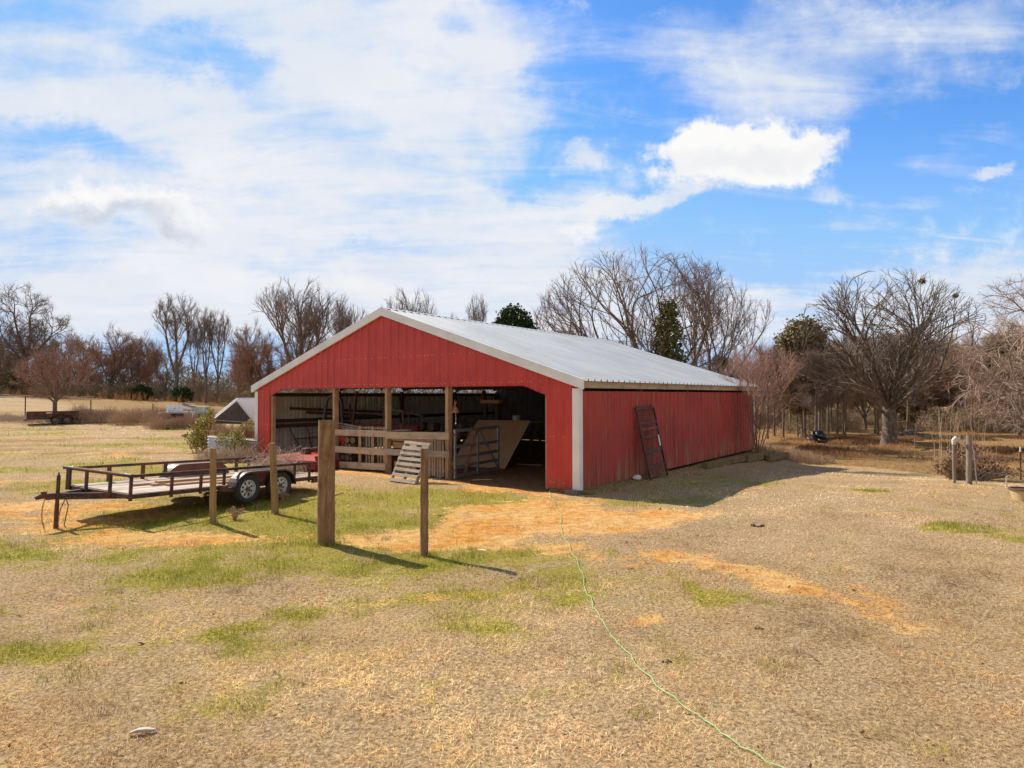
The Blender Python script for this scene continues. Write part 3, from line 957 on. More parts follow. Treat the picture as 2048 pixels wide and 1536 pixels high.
# ------------------------------------------------------------------ barn
def rib_breaks(x0, x1, pitch=0.36, h=0.036, top=0.055, foot=0.135):
    pts = [(x0, 0.0)]
    k = math.floor(x0 / pitch) - 1
    while k * pitch < x1 + pitch:
        c = k * pitch + pitch / 2
        for dx, hh in ((-foot / 2, 0), (-top / 2, h), (top / 2, h), (foot / 2, 0),
                       (pitch / 2 - 0.045, 0), (pitch / 2 - 0.03, h * .22), (pitch / 2 - 0.0, h * .22), (pitch / 2 + 0.015, 0)):
            if x0 < c + dx < x1: pts.append((c + dx, hh))
        k += 1
    pts.append((x1, 0.0))
    pts.sort()
    out = []
    for p in pts:
        if not out or p[0] - out[-1][0] > 1e-4: out.append(p)
    return out


OL, OR_ = 0.995, 13.84            # opening
OLT, ORT = 1.82, 13.09            # where the lintel is level
ZC, ZL = 2.506, 2.775


def under(x):
    if x <= OL + 1e-6 or x >= OR_ - 1e-6: return 0.06
    if x < OLT: return ZC + (ZL - ZC) * (x - OL) / (OLT - OL)
    if x > ORT: return ZC + (ZL - ZC) * (OR_ - x) / (OR_ - ORT)
    return ZL


def rooftop(x):
    return BH + (BR - BH) * (1 - abs(x - BW / 2) / (BW / 2))


def build_barn():
    b = thing('barn', 'red metal pole barn with pale ribbed roof and open front', 'barn', BO, -YAW)
    # front wall
    mb = MB()
    br = rib_breaks(0.09, BW - 0.09)
    xs = sorted(set([p[0] for p in br] + [OL, OL + 1e-4, OLT, BW / 2, ORT, OR_ - 1e-4, OR_]))
    hx = lambda x: float(np.interp(x, [p[0] for p in br], [p[1] for p in br]))
    for a, c in zip(xs[:-1], xs[1:]):
        if c - a < 2e-4: continue
        ua = under(a + 1e-5 if a >= OL else a); uc = under(c - 1e-5 if c <= OR_ else c)
        if a >= OR_ - 1e-6 or c <= OL + 1e-6: ua = uc = 0.06
        mb.poly([(a, -hx(a), ua), (c, -hx(c), uc), (c, -hx(c), rooftop(c) - 0.05), (a, -hx(a), rooftop(a) - 0.05)])
    # inner side of the sheet and the folded edge
    for a, c in ((0.09, OL), (OR_, BW - 0.09)):
        mb.poly([(a, .02, .06), (a, .02, rooftop(a) - .05), (c, .02, rooftop(c) - .05), (c, .02, .06)])
    ii = [OL, OLT, BW / 2, ORT, OR_]
    for a, c in zip(ii[:-1], ii[1:]):
        mb.poly([(a, .02, under(a + 1e-4)), (a, .02, rooftop(a) - .05), (c, .02, rooftop(c) - .05), (c, .02, under(c - 1e-4))])
        ua, uc = (ZC if a == OL else ZL), (ZC if c == OR_ else ZL)
        mb.poly([(a, -.03, ua), (c, -.03, uc), (c, .02, uc), (a, .02, ua)])
    for x in (OL, OR_):
        mb.poly([(x, -.03, .06), (x, .02, .06), (x, .02, ZC), (x, -.03, ZC)])
    wall_mb = mb
    # screws in rows
    for z, x0, x1 in ((ZL + 0.11, OLT - .2, ORT + .6), (ZL + 0.98, 2.9, 12.0), (1.42, OR_ + .1, BW - .2), (1.42, .2, OL - .1), (0.22, OR_ + .1, BW - .2), (0.22, .2, OL - .1)):
        x = x0; k = 0
        while x < x1:
            if z < rooftop(x) - 0.15:
                wall_mb.box((x, -.006, z + random.uniform(-.01, .01)), (.016, .012, .016), None, 1)
            x += (.115, .19)[k % 2]; k += 1
    wall_mb.build('front_wall', [M['red'], M['white']], b)
    # side walls
    def side(name, x, out, mat, inner, wall_top):
        mb = MB()
        for k, (mm, off, sgn) in enumerate(((mat, 0, out), (inner, -0.012 * out, out))):
            pts = rib_breaks(0.05, BL - 0.02)
            for (a, ha), (c, hc) in zip(pts[:-1], pts[1:]):
                q = [(x + off + sgn * ha, a, .10 - 0.02), (x + off + sgn * hc, c, .10 - 0.02), (x + off + sgn * hc, c, wall_top), (x + off + sgn * ha, a, wall_top)]
                mb.poly(q, k)
        return mb.build(name, [mat, inner], b)
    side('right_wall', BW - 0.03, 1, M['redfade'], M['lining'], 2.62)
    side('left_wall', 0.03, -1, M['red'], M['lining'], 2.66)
    mb = MB()
    pts = rib_breaks(0.06, BW - 0.06)
    for (a, ha), (c, hc) in zip(pts[:-1], pts[1:]):
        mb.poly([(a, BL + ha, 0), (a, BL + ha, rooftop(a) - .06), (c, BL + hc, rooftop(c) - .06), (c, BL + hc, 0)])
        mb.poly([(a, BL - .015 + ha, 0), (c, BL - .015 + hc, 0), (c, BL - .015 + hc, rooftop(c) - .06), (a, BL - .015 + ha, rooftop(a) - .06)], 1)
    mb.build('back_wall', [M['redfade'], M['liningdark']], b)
    # roof: ribbed sheet on both slopes with a little overhang
    mb = MB()
    ov, fr = 0.17, 0.10
    pts = rib_breaks(-fr, BL + fr, 0.34, 0.060, 0.035, 0.095)
    sl = (BR - BH) / (BW / 2)
    for sgn in (-1, 1):
        xe = BW / 2 + sgn * (BW / 2 + ov); ze = BH - sl * ov
        for (a, ha), (c, hc) in zip(pts[:-1], pts[1:]):
            top = [(BW / 2, a, BR + ha), (BW / 2, c, BR + hc)]
            q = [(BW / 2, a, BR + ha), (xe, a, ze + ha), (xe, c, ze + hc), (BW / 2, c, BR + hc)]
            mb.poly(q)
    mb.build('roof', M['roof'], b)
    rc = MB()
    for sgn in (-1, 1):
        w = 0.17
        q = [(BW / 2, -fr - .01, BR + .055), (BW / 2 + sgn * w, -fr - .01, BR + .055 - sl * w), (BW / 2 + sgn * w, BL + fr + .01, BR + .055 - sl * w), (BW / 2, BL + fr + .01, BR + .055)]
        rc.poly(q)
        rc.poly([(p[0], p[1], p[2] - .012) for p in q])
    rc.build('ridge_cap', M['roof'], b)
    # rake trim boards on the front gable and back gable
    for yy in (-0.125, BL + 0.06):
        for sgn in (-1, 1):
            t = MB()
            xe = BW / 2 + sgn * (BW / 2 + ov)
            n = 12
            for z0, z1, y0, y1 in ((-0.215, .045, yy, yy + .07),):
                A = [(BW / 2, BR), (xe, BH - sl * ov)]
                P = lambda q, y, dz: (q[0], y, q[1] + dz)
                a, c = A
                t.poly([P(a, y0, z0), P(c, y0, z0), P(c, y0, z1), P(a, y0, z1)])
                t.poly([P(a, y1, z0), P(a, y1, z1), P(c, y1, z1), P(c, y1, z0)])
                t.poly([P(a, y0, z1), P(c, y0, z1), P(c, y1, z1), P(a, y1, z1)])
                t.poly([P(a, y0, z0), P(a, y1, z0), P(c, y1, z0), P(c, y0, z0)])
                t.poly([P(c, y0, z0), P(c, y1, z0), P(c, y1, z1), P(c, y0, z1)])
            t.build('rake_trim', M['trim'], b)
    # white corner trims
    for x, y, sx, sy in ((BW - .04, -.005, 1, -1), (.04, -.005, -1, -1), (BW - .04, BL + .01, 1, 1), (.04, BL + .01, -1, 1)):
        t = MB()
        t.box((x - sx * .05, y + sy * .04, 1.36), (.20, .012, 2.66))
        t.box((x + sx * .056, y - sy * .045, 1.36), (.012, .17, 2.66))
        t.build('corner_trim', M['trim'], b)
    # eave boards under the roof edge
    for x in (BW + .02,):
        t = MB()
        y = 0.05
        while y < BL - .1:
            L = min(4.9, BL - y - .05)
            t.box((x, y + L / 2, BH - .145), (.038, L - .01, .175))
            y += L
        t.build('eave_board', M['lumber'], b)
    # pole frame: posts, header, girts, purlins
    for px in (671, 776, 897):
        x, _ = FP(px, 850, .12)
        t = MB(); t.box((x, .13, 1.40), (.15, .15, 2.82)); t.box((x + .055, .035, 1.40), (.04, .045, 2.70))
        t.build('front_post', M['brownwood'], b)
    t = MB(); t.box((OL + .045, .10, 1.27), (.09, .14, 2.5)); t.build('door_jamb', M['brownwood'], b)
    t = MB(); t.box((OR_ - .045, .12, 1.27), (.09, .14, 2.5)); t.build('door_jamb', M['brownwood'], b)
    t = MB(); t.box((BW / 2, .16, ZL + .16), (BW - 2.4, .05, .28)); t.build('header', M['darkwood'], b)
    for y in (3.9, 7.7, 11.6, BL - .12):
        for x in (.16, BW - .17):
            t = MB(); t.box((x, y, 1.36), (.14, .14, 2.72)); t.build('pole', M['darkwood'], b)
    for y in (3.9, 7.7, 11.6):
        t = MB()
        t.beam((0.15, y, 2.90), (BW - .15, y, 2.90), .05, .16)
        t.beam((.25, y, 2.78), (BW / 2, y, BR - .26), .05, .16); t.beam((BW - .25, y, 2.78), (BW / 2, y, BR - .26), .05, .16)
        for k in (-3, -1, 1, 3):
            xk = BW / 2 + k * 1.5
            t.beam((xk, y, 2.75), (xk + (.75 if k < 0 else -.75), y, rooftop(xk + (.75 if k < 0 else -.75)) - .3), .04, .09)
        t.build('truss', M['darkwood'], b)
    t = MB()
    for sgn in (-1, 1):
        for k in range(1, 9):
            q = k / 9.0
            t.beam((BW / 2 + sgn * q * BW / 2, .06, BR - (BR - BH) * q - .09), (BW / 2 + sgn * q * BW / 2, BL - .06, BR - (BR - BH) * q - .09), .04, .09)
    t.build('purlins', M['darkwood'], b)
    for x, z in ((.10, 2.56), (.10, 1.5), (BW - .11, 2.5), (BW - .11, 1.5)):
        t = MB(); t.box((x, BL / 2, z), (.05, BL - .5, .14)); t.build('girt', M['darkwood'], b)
    # low skirt board under the right wall
    t = MB(); t.box((BW - .02, 2.8, .02), (.04, 5.4, .13)); t.box((BW - .5, .02, .0), (.9, .04, .10)); t.build('skirt_board', M['timber'], b)


build_barn()


# ------------------------------------------------------------------ yard posts and cord
def post(name, label, px, py_base, py_top, px_top, dia, mat, seed, cat='post', group=None, square=False, bury=0.05):
    rnd = random.Random(seed)
    g = G(px, py_base)
    tp = D(px_top, py_top, g.y)
    h = tp.z - g.z
    lean = (tp.x - g.x)
    mb = MB()
    n = 4 if square else 40
    K = 8 if square else 26
    pts, rs = [], []
    for k in range(K + 1):
        t = k / K
        pts.append((lean * t + rnd.uniform(-.003, .003), rnd.uniform(-.003, .003), -bury + (h + bury) * t))
        rs.append(dia / 2 * (1.05 - .09 * t) * rnd.uniform(.99, 1.01) * (1.35 if square else 1))
    mb.tube(pts, rs, n)
    if not square:          # checks and furrows running down the weathered wood
        ph = [rnd.uniform(0, 6.28) for _ in range(6)]
        cr = [(rnd.uniform(0, 6.28), rnd.uniform(.05, .09), rnd.uniform(0, .5), rnd.uniform(.6, 1.0)) for _ in range(5)]
        for i, q in enumerate(mb.v):
            r, j = divmod(i, n); t = r / K
            if r > K: continue
            c = Vector(pts[r]); d = Vector(q) - c
            a = 2 * PI * j / n + .25 * math.sin(t * 3 + ph[3])
            f = 1 + .018 * math.sin(a * 3 + ph[0] + t * 2) + .014 * math.sin(a * 7 + ph[1] + t * 3) + .010 * math.sin(a * 13 + ph[2]) + .012 * math.sin(t * 17 + ph[4]) * math.sin(a * 2 + ph[5])
            for ca, w, t0, t1 in cr:
                da = abs((a - ca + PI) % (2 * PI) - PI)
                if da < w * 1.6 and t0 < t < t1: f -= .10 * (1 - da / (w * 1.6))
            mb.v[i] = tuple(c + d * f)
    o = mb.build(name, mat, None, True, 50)
    o.location = (g.x, g.y, g.z)
    if square: o.rotation_euler = (0, 0, .5)
    tag(o, label, cat, group)
    return o


post('fence_post', 'thick weathered round post standing in grass, widest of the yard posts', 652, 1088, 840, 654, .285, M['postwood'], 1)
post('fence_post', 'dark thin round post in front of the leaning pallet and orange dirt', 848, 1112, 897, 849, .125, M['postwood'], 2)
post('fence_post', 'tan round post standing before the trailer deck, beside its front fender', 426, 1048, 896, 426, .118, M['tanpost'], 3)
post('fence_post', 'slightly leaning tan square post in front of the rear trailer wheel', 551, 1028, 886, 545, .105, M['tanpost'], 4, square=True)


def cord():
    px = [(1097, 984), (1104, 1000), (1113, 1020), (1122, 1036), (1121, 1056), (1133, 1085), (1148, 1115), (1160, 1140), (1168, 1160), (1168, 1178), (1180, 1198), (1190, 1222),
          (1205, 1246), (1226, 1278), (1256, 1312), (1292, 1352), (1332, 1390), (1382, 1430), (1420, 1455), (1452, 1480), (1502, 1511), (1555, 1540), (1640, 1590)]
    P = [G(*q) for q in px]
    pts = []
    rnd = random.Random(8)
    for k in range(len(P) - 1):
        a = P[max(k - 1, 0)]; b = P[k]; c = P[k + 1]; d = P[min(k + 2, len(P) - 1)]
        n = max(3, int((c - b).length / .07))
        for j in range(n):
            t = j / n
            q = 0.5 * ((2 * b) + (c - a) * t + (2 * a - 5 * b + 4 * c - d) * t * t + (3 * b - a - 3 * c + d) * t ** 3)
            w = .008 * math.sin((k + t) * 5.1) + .004 * math.sin((k + t) * 12.0 + 1)
            q.x += w
            q.z = gz(q.x, q.y) + .020 + .010 * math.sin((k + t) * 6.3)
            pts.append(q)
    mb = MB(); mb.tube(pts, .0045, 6)
    o = mb.build('extension_cord', M['cord'], None, True)
    tag(o, 'bright green cord snaking across the grass from the barn corner', 'cord')


cord()


# ------------------------------------------------------------------ flatbed utility trailer
def wheel(parent, c, R, axis=1, spokes=8, outward=1, rim='rim'):
    """tyre and white spoked rim, axle along local y; outward = the side that shows"""
    w = thing('wheel', '', '', c, 0)
    del w['label']; del w['category']
    w.parent = parent
    Mx = Matrix.Rotation(-PI / 2 * outward, 4, 'X')      # lathe axis z -> outward y
    t = MB()
    ri = R * .60; hw = R * .29
    t.lathe([(ri, -hw * .75), (R * .78, -hw), (R * .93, -hw * .92), (R, -hw * .62), (R, hw * .62), (R * .93, hw * .92), (R * .86, hw * .97), (R * .84, hw), (R * .78, hw), (ri + .01, hw * .75), (ri, hw * .6), (ri, -hw * .6)], 36, Mx, close=True)
    for k in range(36):
        a = 2 * PI * k / 36
        for s in (-1, 1):
            p = Mx @ Vector((math.cos(a + s * .04) * R, math.sin(a + s * .04) * R, s * hw * .32))
            t.box(p, (.012, .012, .012))
    t.build('tyre', M['rubber'], w, True, 40)
    r = MB()
    # rim barrel + dish with openings between spokes
    r.lathe([(ri - .002, hw * .66), (ri + .004, hw * .72), (ri - .012, hw * .74), (ri * .93, hw * .5), (ri * .90, hw * .2)], 36, Mx)
    zf = hw * .34
    hub_r = ri * .50
    for k in range(spokes):
        a0 = 2 * PI * (k - .30) / spokes; a1 = 2 * PI * (k + .30) / spokes
        q = []
        for rr, aa, zz in ((hub_r, a0, zf), (ri * .93, a0, zf * .55), (ri * .93, (a0 + a1) / 2, zf * .55), (ri * .93, a1, zf * .55), (hub_r, a1, zf)):
            q.append(Mx @ Vector((rr * math.cos(aa), rr * math.sin(aa), zz)))
        r.poly(q)
    r.lathe([(hub_r, zf), (hub_r * 1.02, zf + .004), (ri * .30, zf + .012), (ri * .2, zf + .01)], spokes * 3, Mx)
    r.lathe([(ri * .93, zf * .55), (ri * .80, zf * .62)], 36, Mx)
    r.build('rim', M[rim], w)
    h = MB()
    h.lathe([(.0, zf + .06), (.035, zf + .058), (.05, zf + .045), (.052, zf + .005)], 14, Mx)
    for k in range(5):
        a = 2 * PI * k / 5
        h.lathe([(0, zf + .03), (.011, zf + .03), (.012, zf + .005)], 6, Matrix.Translation(Mx @ Vector((.075 * math.cos(a), .075 * math.sin(a), 0))) @ Mx)
    h.build('hub', M['rust'], w)
    d = MB()
    d.lathe([(0, -hw * .3), (ri * .9, -hw * .3), (ri * .9, -hw * .2), (0, -hw * .2)], 20, Mx)
    d.build('brake_drum', M['rustblack'], w)
    return w


def big_trailer():
    yaw, pt, rl = 1.0812, 0.0391, 0.0198
    w, rz, db, xf, xr, wr, ax = 2.196, 0.80, 0.356, 3.064, 2.10, 0.337, 0.468
    Fv = Vector((-math.cos(yaw), -math.sin(yaw), 0)); Sv = Vector((-math.sin(yaw), math.cos(yaw), 0)); Uv = Vector((0, 0, 1))
    F2 = Fv * math.cos(pt) + Uv * math.sin(pt); U2 = -Fv * math.sin(pt) + Uv * math.cos(pt)
    S3 = Sv * math.cos(rl) + U2 * math.sin(rl); U3 = -Sv * math.sin(rl) + U2 * math.cos(rl)
    O = Vector((-5.998, 15.008, 0.034))
    T = thing('utility_trailer', 'black flatbed trailer with pipe rails and wooden deck, parked beside the barn', 'trailer')
    T.matrix_world = Matrix.Translation(O) @ Matrix((F2, -S3, U3)).transposed().to_4x4()
    # local: x to the tongue, y = 0 near side and -w the far side
    f = MB(); dh = .085
    for y in (-.02, -w + .02):
        f.box(((xf - xr) / 2, y, db + dh / 2), (xf + xr, .04, dh)); f.box(((xf - xr) / 2, y + (.02 if y < -1 else -.02), db + .006), (xf + xr, .07, .010))
    for x in (xf - .03, -xr + .03):
        f.box((x, -w / 2, db + dh / 2), (.05, w - .08, dh))
    x = -xr + .6
    while x < xf - .3:
        f.box((x, -w / 2, db + .03), (.05, w - .09, .05)); x += .62
    f.build('frame', M['black'], T)
    d = MB()
    nb = 12; bw = (w - .10) / nb
    for k in range(nb):
        d.box(((xf - xr) / 2, -.05 - bw * (k + .5), db + dh - .006 + random.uniform(-.003, .003)), (xf + xr - .14, bw - .012, .036))
    d.build('deck', M['deck'], T)
    def rail(name, a, c, r=.032):
        m = MB(); m.tube([a, c], r, 12); return m.build(name, M['black'], T, True)
    rail('rail', (xf + .03, 0, rz), (-xr, 0, rz)); rail('rail', (xf, -w, rz), (-xr + .3, -w, rz)); rail('rail', (xf, .06, rz + .012), (xf, -w - .14, rz + .012), .037)
    ups = [(xf - .02, -.03), (xf - .85, -.01), (1.55, -.01), (.98, -.01), (-1.05, -.01), (-1.55, -.01)]
    for x, y in ups:
        m = MB(); m.box((x, y + .03, (db + rz) / 2 - .02), (.05, .045, rz - db + .03)); m.build('upright', M['black'], T)
    for x in (xf - .02, xf - .85, 1.45, .9, -1.1, -1.5):
        m = MB(); m.box((x, -w - .005, (db + rz) / 2), (.075, .045, rz - db + .0)); m.build('upright', M['rustblack'], T)
    for y in (-.62, -1.45, -w + .12):
        m = MB(); m.box((xf + .02, y, (db + rz) / 2 + .01), (.045, .06, rz - db)); m.build('upright', M['black'], T)
    # fenders over both axles
    for side, y0, y1 in ((1, -.02, .27), (-1, -w - .27, -w + .02)):
        m = MB()
        prof = []
        R = wr + .085
        for k in range(8):
            a = R_(176 - 86 * k / 7); prof.append((ax + .02 - R * math.cos(a) * -1 * -1 * -1 if False else ax + R * -math.cos(a), wr - .02 + R * math.sin(a)))
        for k in range(8):
            a = R_(90 - 86 * k / 7); prof.append((-ax + R * -math.cos(a), wr - .02 + R * math.sin(a)))
        # order: front lip (x high) to rear lip
        for (a, za), (c, zc) in zip(prof[:-1], prof[1:]):
            m.poly([(a, y0, za), (a, y1, za), (c, y1, zc), (c, y0, zc)])
            m.poly([(a, y0, za - .008), (c, y0, zc - .008), (c, y1, zc - .008), (a, y1, za - .008)])
            yo = y1 if side > 0 else y0
            m.poly([(a, yo, za), (a, yo, za - .04), (c, yo, zc - .04), (c, yo, zc)])
        m.build('fender', M['fender'], T, True, 30)
        yi = y0 + .01 if side > 0 else y1 - .01
        m = MB()
        m.poly([(p[0], yi, p[1] - .01) for p in prof])
        m.build('fender_back', M['rust'], T)
        for x in (ax, -ax):
            wheel(T, (x, (.13 if side > 0 else -w - .13), wr), wr, outward=side)
    for x in (ax, -ax):
        m = MB(); m.tube([(x, .1, wr), (x, -w - .1, wr)], .035, 8); m.build('axle', M['rustblack'], T)
    # step bracket in front of the near fender, rear light box
    m = MB(); m.box((ax + wr + .24, .09, .40), (.10, .22, .12)); m.box((ax + wr + .13, .16, .37), (.14, .08, .10)); m.build('step_bracket', M['black'], T)
    m = MB(); m.box((-xr + .35, .01, db - .02), (.18, .05, .10)); m.box((-xr + .1, 0, db + .02), (.22, .06, .06)); m.tube([(-xr, -.0, db + .02), (-xr - .12, .0, db - .03)], .02, 6); m.build('rear_hinge', M['black'], T)
    # tongue
    tl = .86
    m = MB()
    for y in (-w * .18, -w * .82):
        m.beam((xf + tl - .1, -w / 2 + (.03 if y > -1 else -.03), db + .04), (xf - .45, y, db + .0), .05, .12)
    m.box((xf + tl - .12, -w / 2, db + .045), (.34, .10, .12))
    m.build('tongue', M['black'], T)
    m = MB(); m.tube([(xf + tl + .0, -w / 2, db + .06), (xf + tl + .16, -w / 2, db + .055), (xf + tl + .23, -w / 2, db + .03)], [.05, .048, .035], 10)
    m.box((xf + tl + .1, -w / 2, db + .12), (.09, .03, .045)); m.build('coupler', M['rustblack'], T)
    jx = xf + tl - .13
    foot_w = T.matrix_world @ Vector((jx, -w / 2 + .0, 0))
    zf = -(foot_w.z - gz(foot_w.x, foot_w.y)) - .02
    m = MB(); m.tube([(jx, -w / 2 + .02, db + .44), (jx, -w / 2 + .02, db - .12)], .033, 10); m.tube([(jx, -w / 2 + .02, db - .1), (jx, -w / 2 + .02, zf)], .038, 10)
    m.tube([(jx, -w / 2 + .02, db + .44), (jx, -w / 2 + .02, db + .49)], .016, 8); m.box((jx, -w / 2 + .02, db + .05), (.11, .12, .02)); m.build('jack', M['rustblack'], T, True)
    for dx, sy in ((.22, .02), (-.10, .10)):
        m = MB()
        p0 = Vector((jx + dx, -w / 2 + sy, db)); p1 = Vector((jx + dx * .6 + .05, -w / 2 + sy * 1.2, zf + .02))
        n = 15
        for k in range(n):
            c = p0.lerp(p1, (k + .5) / n); c.x += .05 * math.sin(PI * k / n)
            pts = []
            for j in range(9):
                a = 2 * PI * j / 8; q = Vector((math.cos(a) * .011, 0, math.sin(a) * .021))
                if k % 2: q = Vector((0, q.x, q.z))
                pts.append(c + q)
            m.tube(pts, .0045, 5, False)
        m.build('safety_chain', M['rust'], T)
    m = MB(); m.tube([(jx - .12, -w / 2 + .05, db + .06), (jx - .16, -w / 2 + .10, db - .15), (jx - .12, -w / 2 + .08, zf + .06), (jx - .16, -w / 2 + .1, zf + .01)], .009, 6); m.build('light_cable', M['hose'], T, True)
    # load: boards lying on the deck, dry brush heaped at the back
    zd = db + dh + .016
    for k, (xa, ya, xb, yb, dz, lab) in enumerate(((2.05, -.93, -1.2, -.62, 0, 'brown board on the trailer deck, outermost of the long boards'), (1.85, -.70, -1.3, -.48, 0, 'tan board with a split end lying second on the deck'),
                                          (2.35, -1.15, -1.0, -1.05, 0, 'long pale board lying farthest across the trailer deck'), (1.9, -.98, -1.2, -.75, .042, 'thin brown board stacked on top of the deck boards'),
                                          (.95, -.28, -.6, -.20, 0, 'short board lying by the near fender on the deck'))):
        m = MB(); m.beam((xa, ya, zd + .02 + dz), (xb, yb, zd + .02 + dz), .125, .04)
        o = m.build('loose_board', M['newwood'], None)
        o.matrix_world = T.matrix_world.copy()
        tag(o, lab, 'board', 'boards on the trailer deck')
    return T


TR = big_trailer()


def heap(name, label, cat, c, rx, ry, rz, n, mat, seed, rad=.004, ln=(.25, .6), up=.3, curl=.25):
    rnd = random.Random(seed)
    mb = MB()
    for k in range(n):
        a = rnd.uniform(0, 2 * PI); q = math.sqrt(rnd.random())
        x, y = rx * q * math.cos(a), ry * q * math.sin(a)
        z = rnd.uniform(0, 1) * rz * (1 - q * q * .9)
        d = Vector((rnd.gauss(0, 1), rnd.gauss(0, 1), rnd.gauss(up, .5))).normalized()
        L = rnd.uniform(*ln)
        b = Vector((rnd.gauss(0, 1), rnd.gauss(0, 1), rnd.gauss(0, 1))) * curl * L
        p0 = Vector((x, y, z)) - d * L * .4
        p0.z = max(p0.z, 0)
        p2 = p0 + d * L; p1 = (p0 + p2) / 2 + b
        p2.z = max(p2.z, .0)
        mb.tube([p0, p1, p2], [rad, rad * .8, rad * .4], 3, False)
    o = mb.build(name, mat, None)
    o.location = c
    tag(o, label, cat)
    return o


heap('brush_pile', 'pale dry brush heaped on the rear end of the trailer deck', 'brush pile', TR.matrix_world @ Vector((-1.55, -1.25, .44)), .62, .75, .55, 330, M['brush'], 3, .0065, (.35, .95), .45)


# ------------------------------------------------------------------ things in and before the barn opening
BM = Matrix.Translation(BO) @ Matrix.Rotation(-YAW, 4, 'Z')


def barn_thing(name, label, cat, x, y, z=0.0, rz=0.0, group=None):
    return thing(name, label, cat, Bp(x, y, z), -YAW + rz, group)


def in_barn(o, x=0.0, y=0.0, z=0.0):
    o.location = Bp(x, y, z); o.rotation_euler = (0, 0, -YAW); return o


PX1, PX2, PX3 = (FP(q, 850, .05)[0] for q in (671, 776, 897))


def rail_fence():
    T = barn_thing('board_fence', 'low fence of horizontal boards nailed across the barn posts', 'fence', PX1, 0)
    def plank(pa, pb, h, mat, y=-.03):
        xa, za = FP(*pa, y); xb, zb = FP(*pb, y)
        m = MB(); m.beam((xa - PX1, y, za), (xb - PX1, y, zb), .038, h); m.build('rail', mat, T)
    plank((668, 864.5), (773, 868), .21, M['lumber']); plank((668, 898), (773, 904.5), .215, M['lumber']); plank((668, 928.5), (771, 934), .215, M['lumber'])
    plank((772, 870), (898, 872), .22, M['lumber'], -.075); plank((771, 903.5), (898, 909), .20, M['greywood'], -.075)
    return T


rail_fence()


def pallet(name, label, nslat, W, L, mat, slat_w=.09, three=True):
    T = thing(name, label, 'pallet', group='wooden pallets by the board fence')
    # local: slats along x (width W), stringers along z (height L), thickness y
    for x in (-W / 2 + .02, 0, W / 2 - .02):
        m = MB(); m.box((x, .05, L / 2), (.038, .09, L)); m.build('stringer', mat, T)
    rnd = random.Random(nslat)
    for k in range(nslat):
        z = .05 + (L - .1) * k / (nslat - 1)
        m = MB(); m.box((rnd.uniform(-.01, .01), -.012, z), (W * (1 if k != 1 else .98), .018, slat_w * rnd.uniform(.85, 1.1)), Matrix.Rotation(rnd.uniform(-.012, .012), 3, 'Y')); m.build('slat', mat, T)
    for z in (.08, L / 2, L - .08):
        m = MB(); m.box((0, .105, z), (W, .016, .10)); m.build('back_slat', mat, T)
    return T


def place_leaning_pallet():
    T = pallet('pallet', 'grey slatted pallet leaning against the front of the board fence', 8, 1.02, 1.28, M['greywood'], .095)
    a = G(776, 963); b = G(833, 970)
    dx = (b - a); dx.z = 0; dx.normalize()
    top = (D(793, 887, a.y + .75) + D(848, 890, b.y + .75)) / 2
    mid = (a + b) / 2
    back = Vector((-dx.y, dx.x, 0))
    run = .62; hh = math.sqrt(1.28 ** 2 - run ** 2)
    up = (back * run + Vector((0, 0, hh)) + dx * .04).normalized()
    y = up.cross(dx).normalized()
    xx = y.cross(up).normalized()
    T.matrix_world = Matrix.Translation(mid + Vector((0, 0, .02))) @ Matrix((xx, y, up)).transposed().to_4x4()


place_leaning_pallet()


def standing_pallet():
    """pallet on edge behind the fence: uprights with narrow boards"""
    x0, _ = FP(717, 900, .12); x1, _ = FP(773, 900, .12)
    T = barn_thing('pallet', 'brown pallet standing on end behind the left bay of the fence', 'pallet', (x0 + x1) / 2, .12, .02, 0, 'wooden pallets by the board fence')
    W = x1 - x0; H = 1.46
    for x in (-W / 2 + .07, .02, W / 2 - .07):
        m = MB(); m.box((x, 0, H / 2), (.13, .02, H)); m.build('board', M['brownwood'], T)
    for z in (.05, .72, H - .05):
        m = MB(); m.box((0, .055, z), (W - .02, .085, .04)); m.build('stringer', M['brownwood'], T)
    for x in (-W * .30, -W * .20, -W * .10, W * .12, W * .22, W * .32):
        m = MB(); m.box((x, .11, H / 2), (.075, .018, H)); m.build('back_board', M['greywood'], T)


standing_pallet()


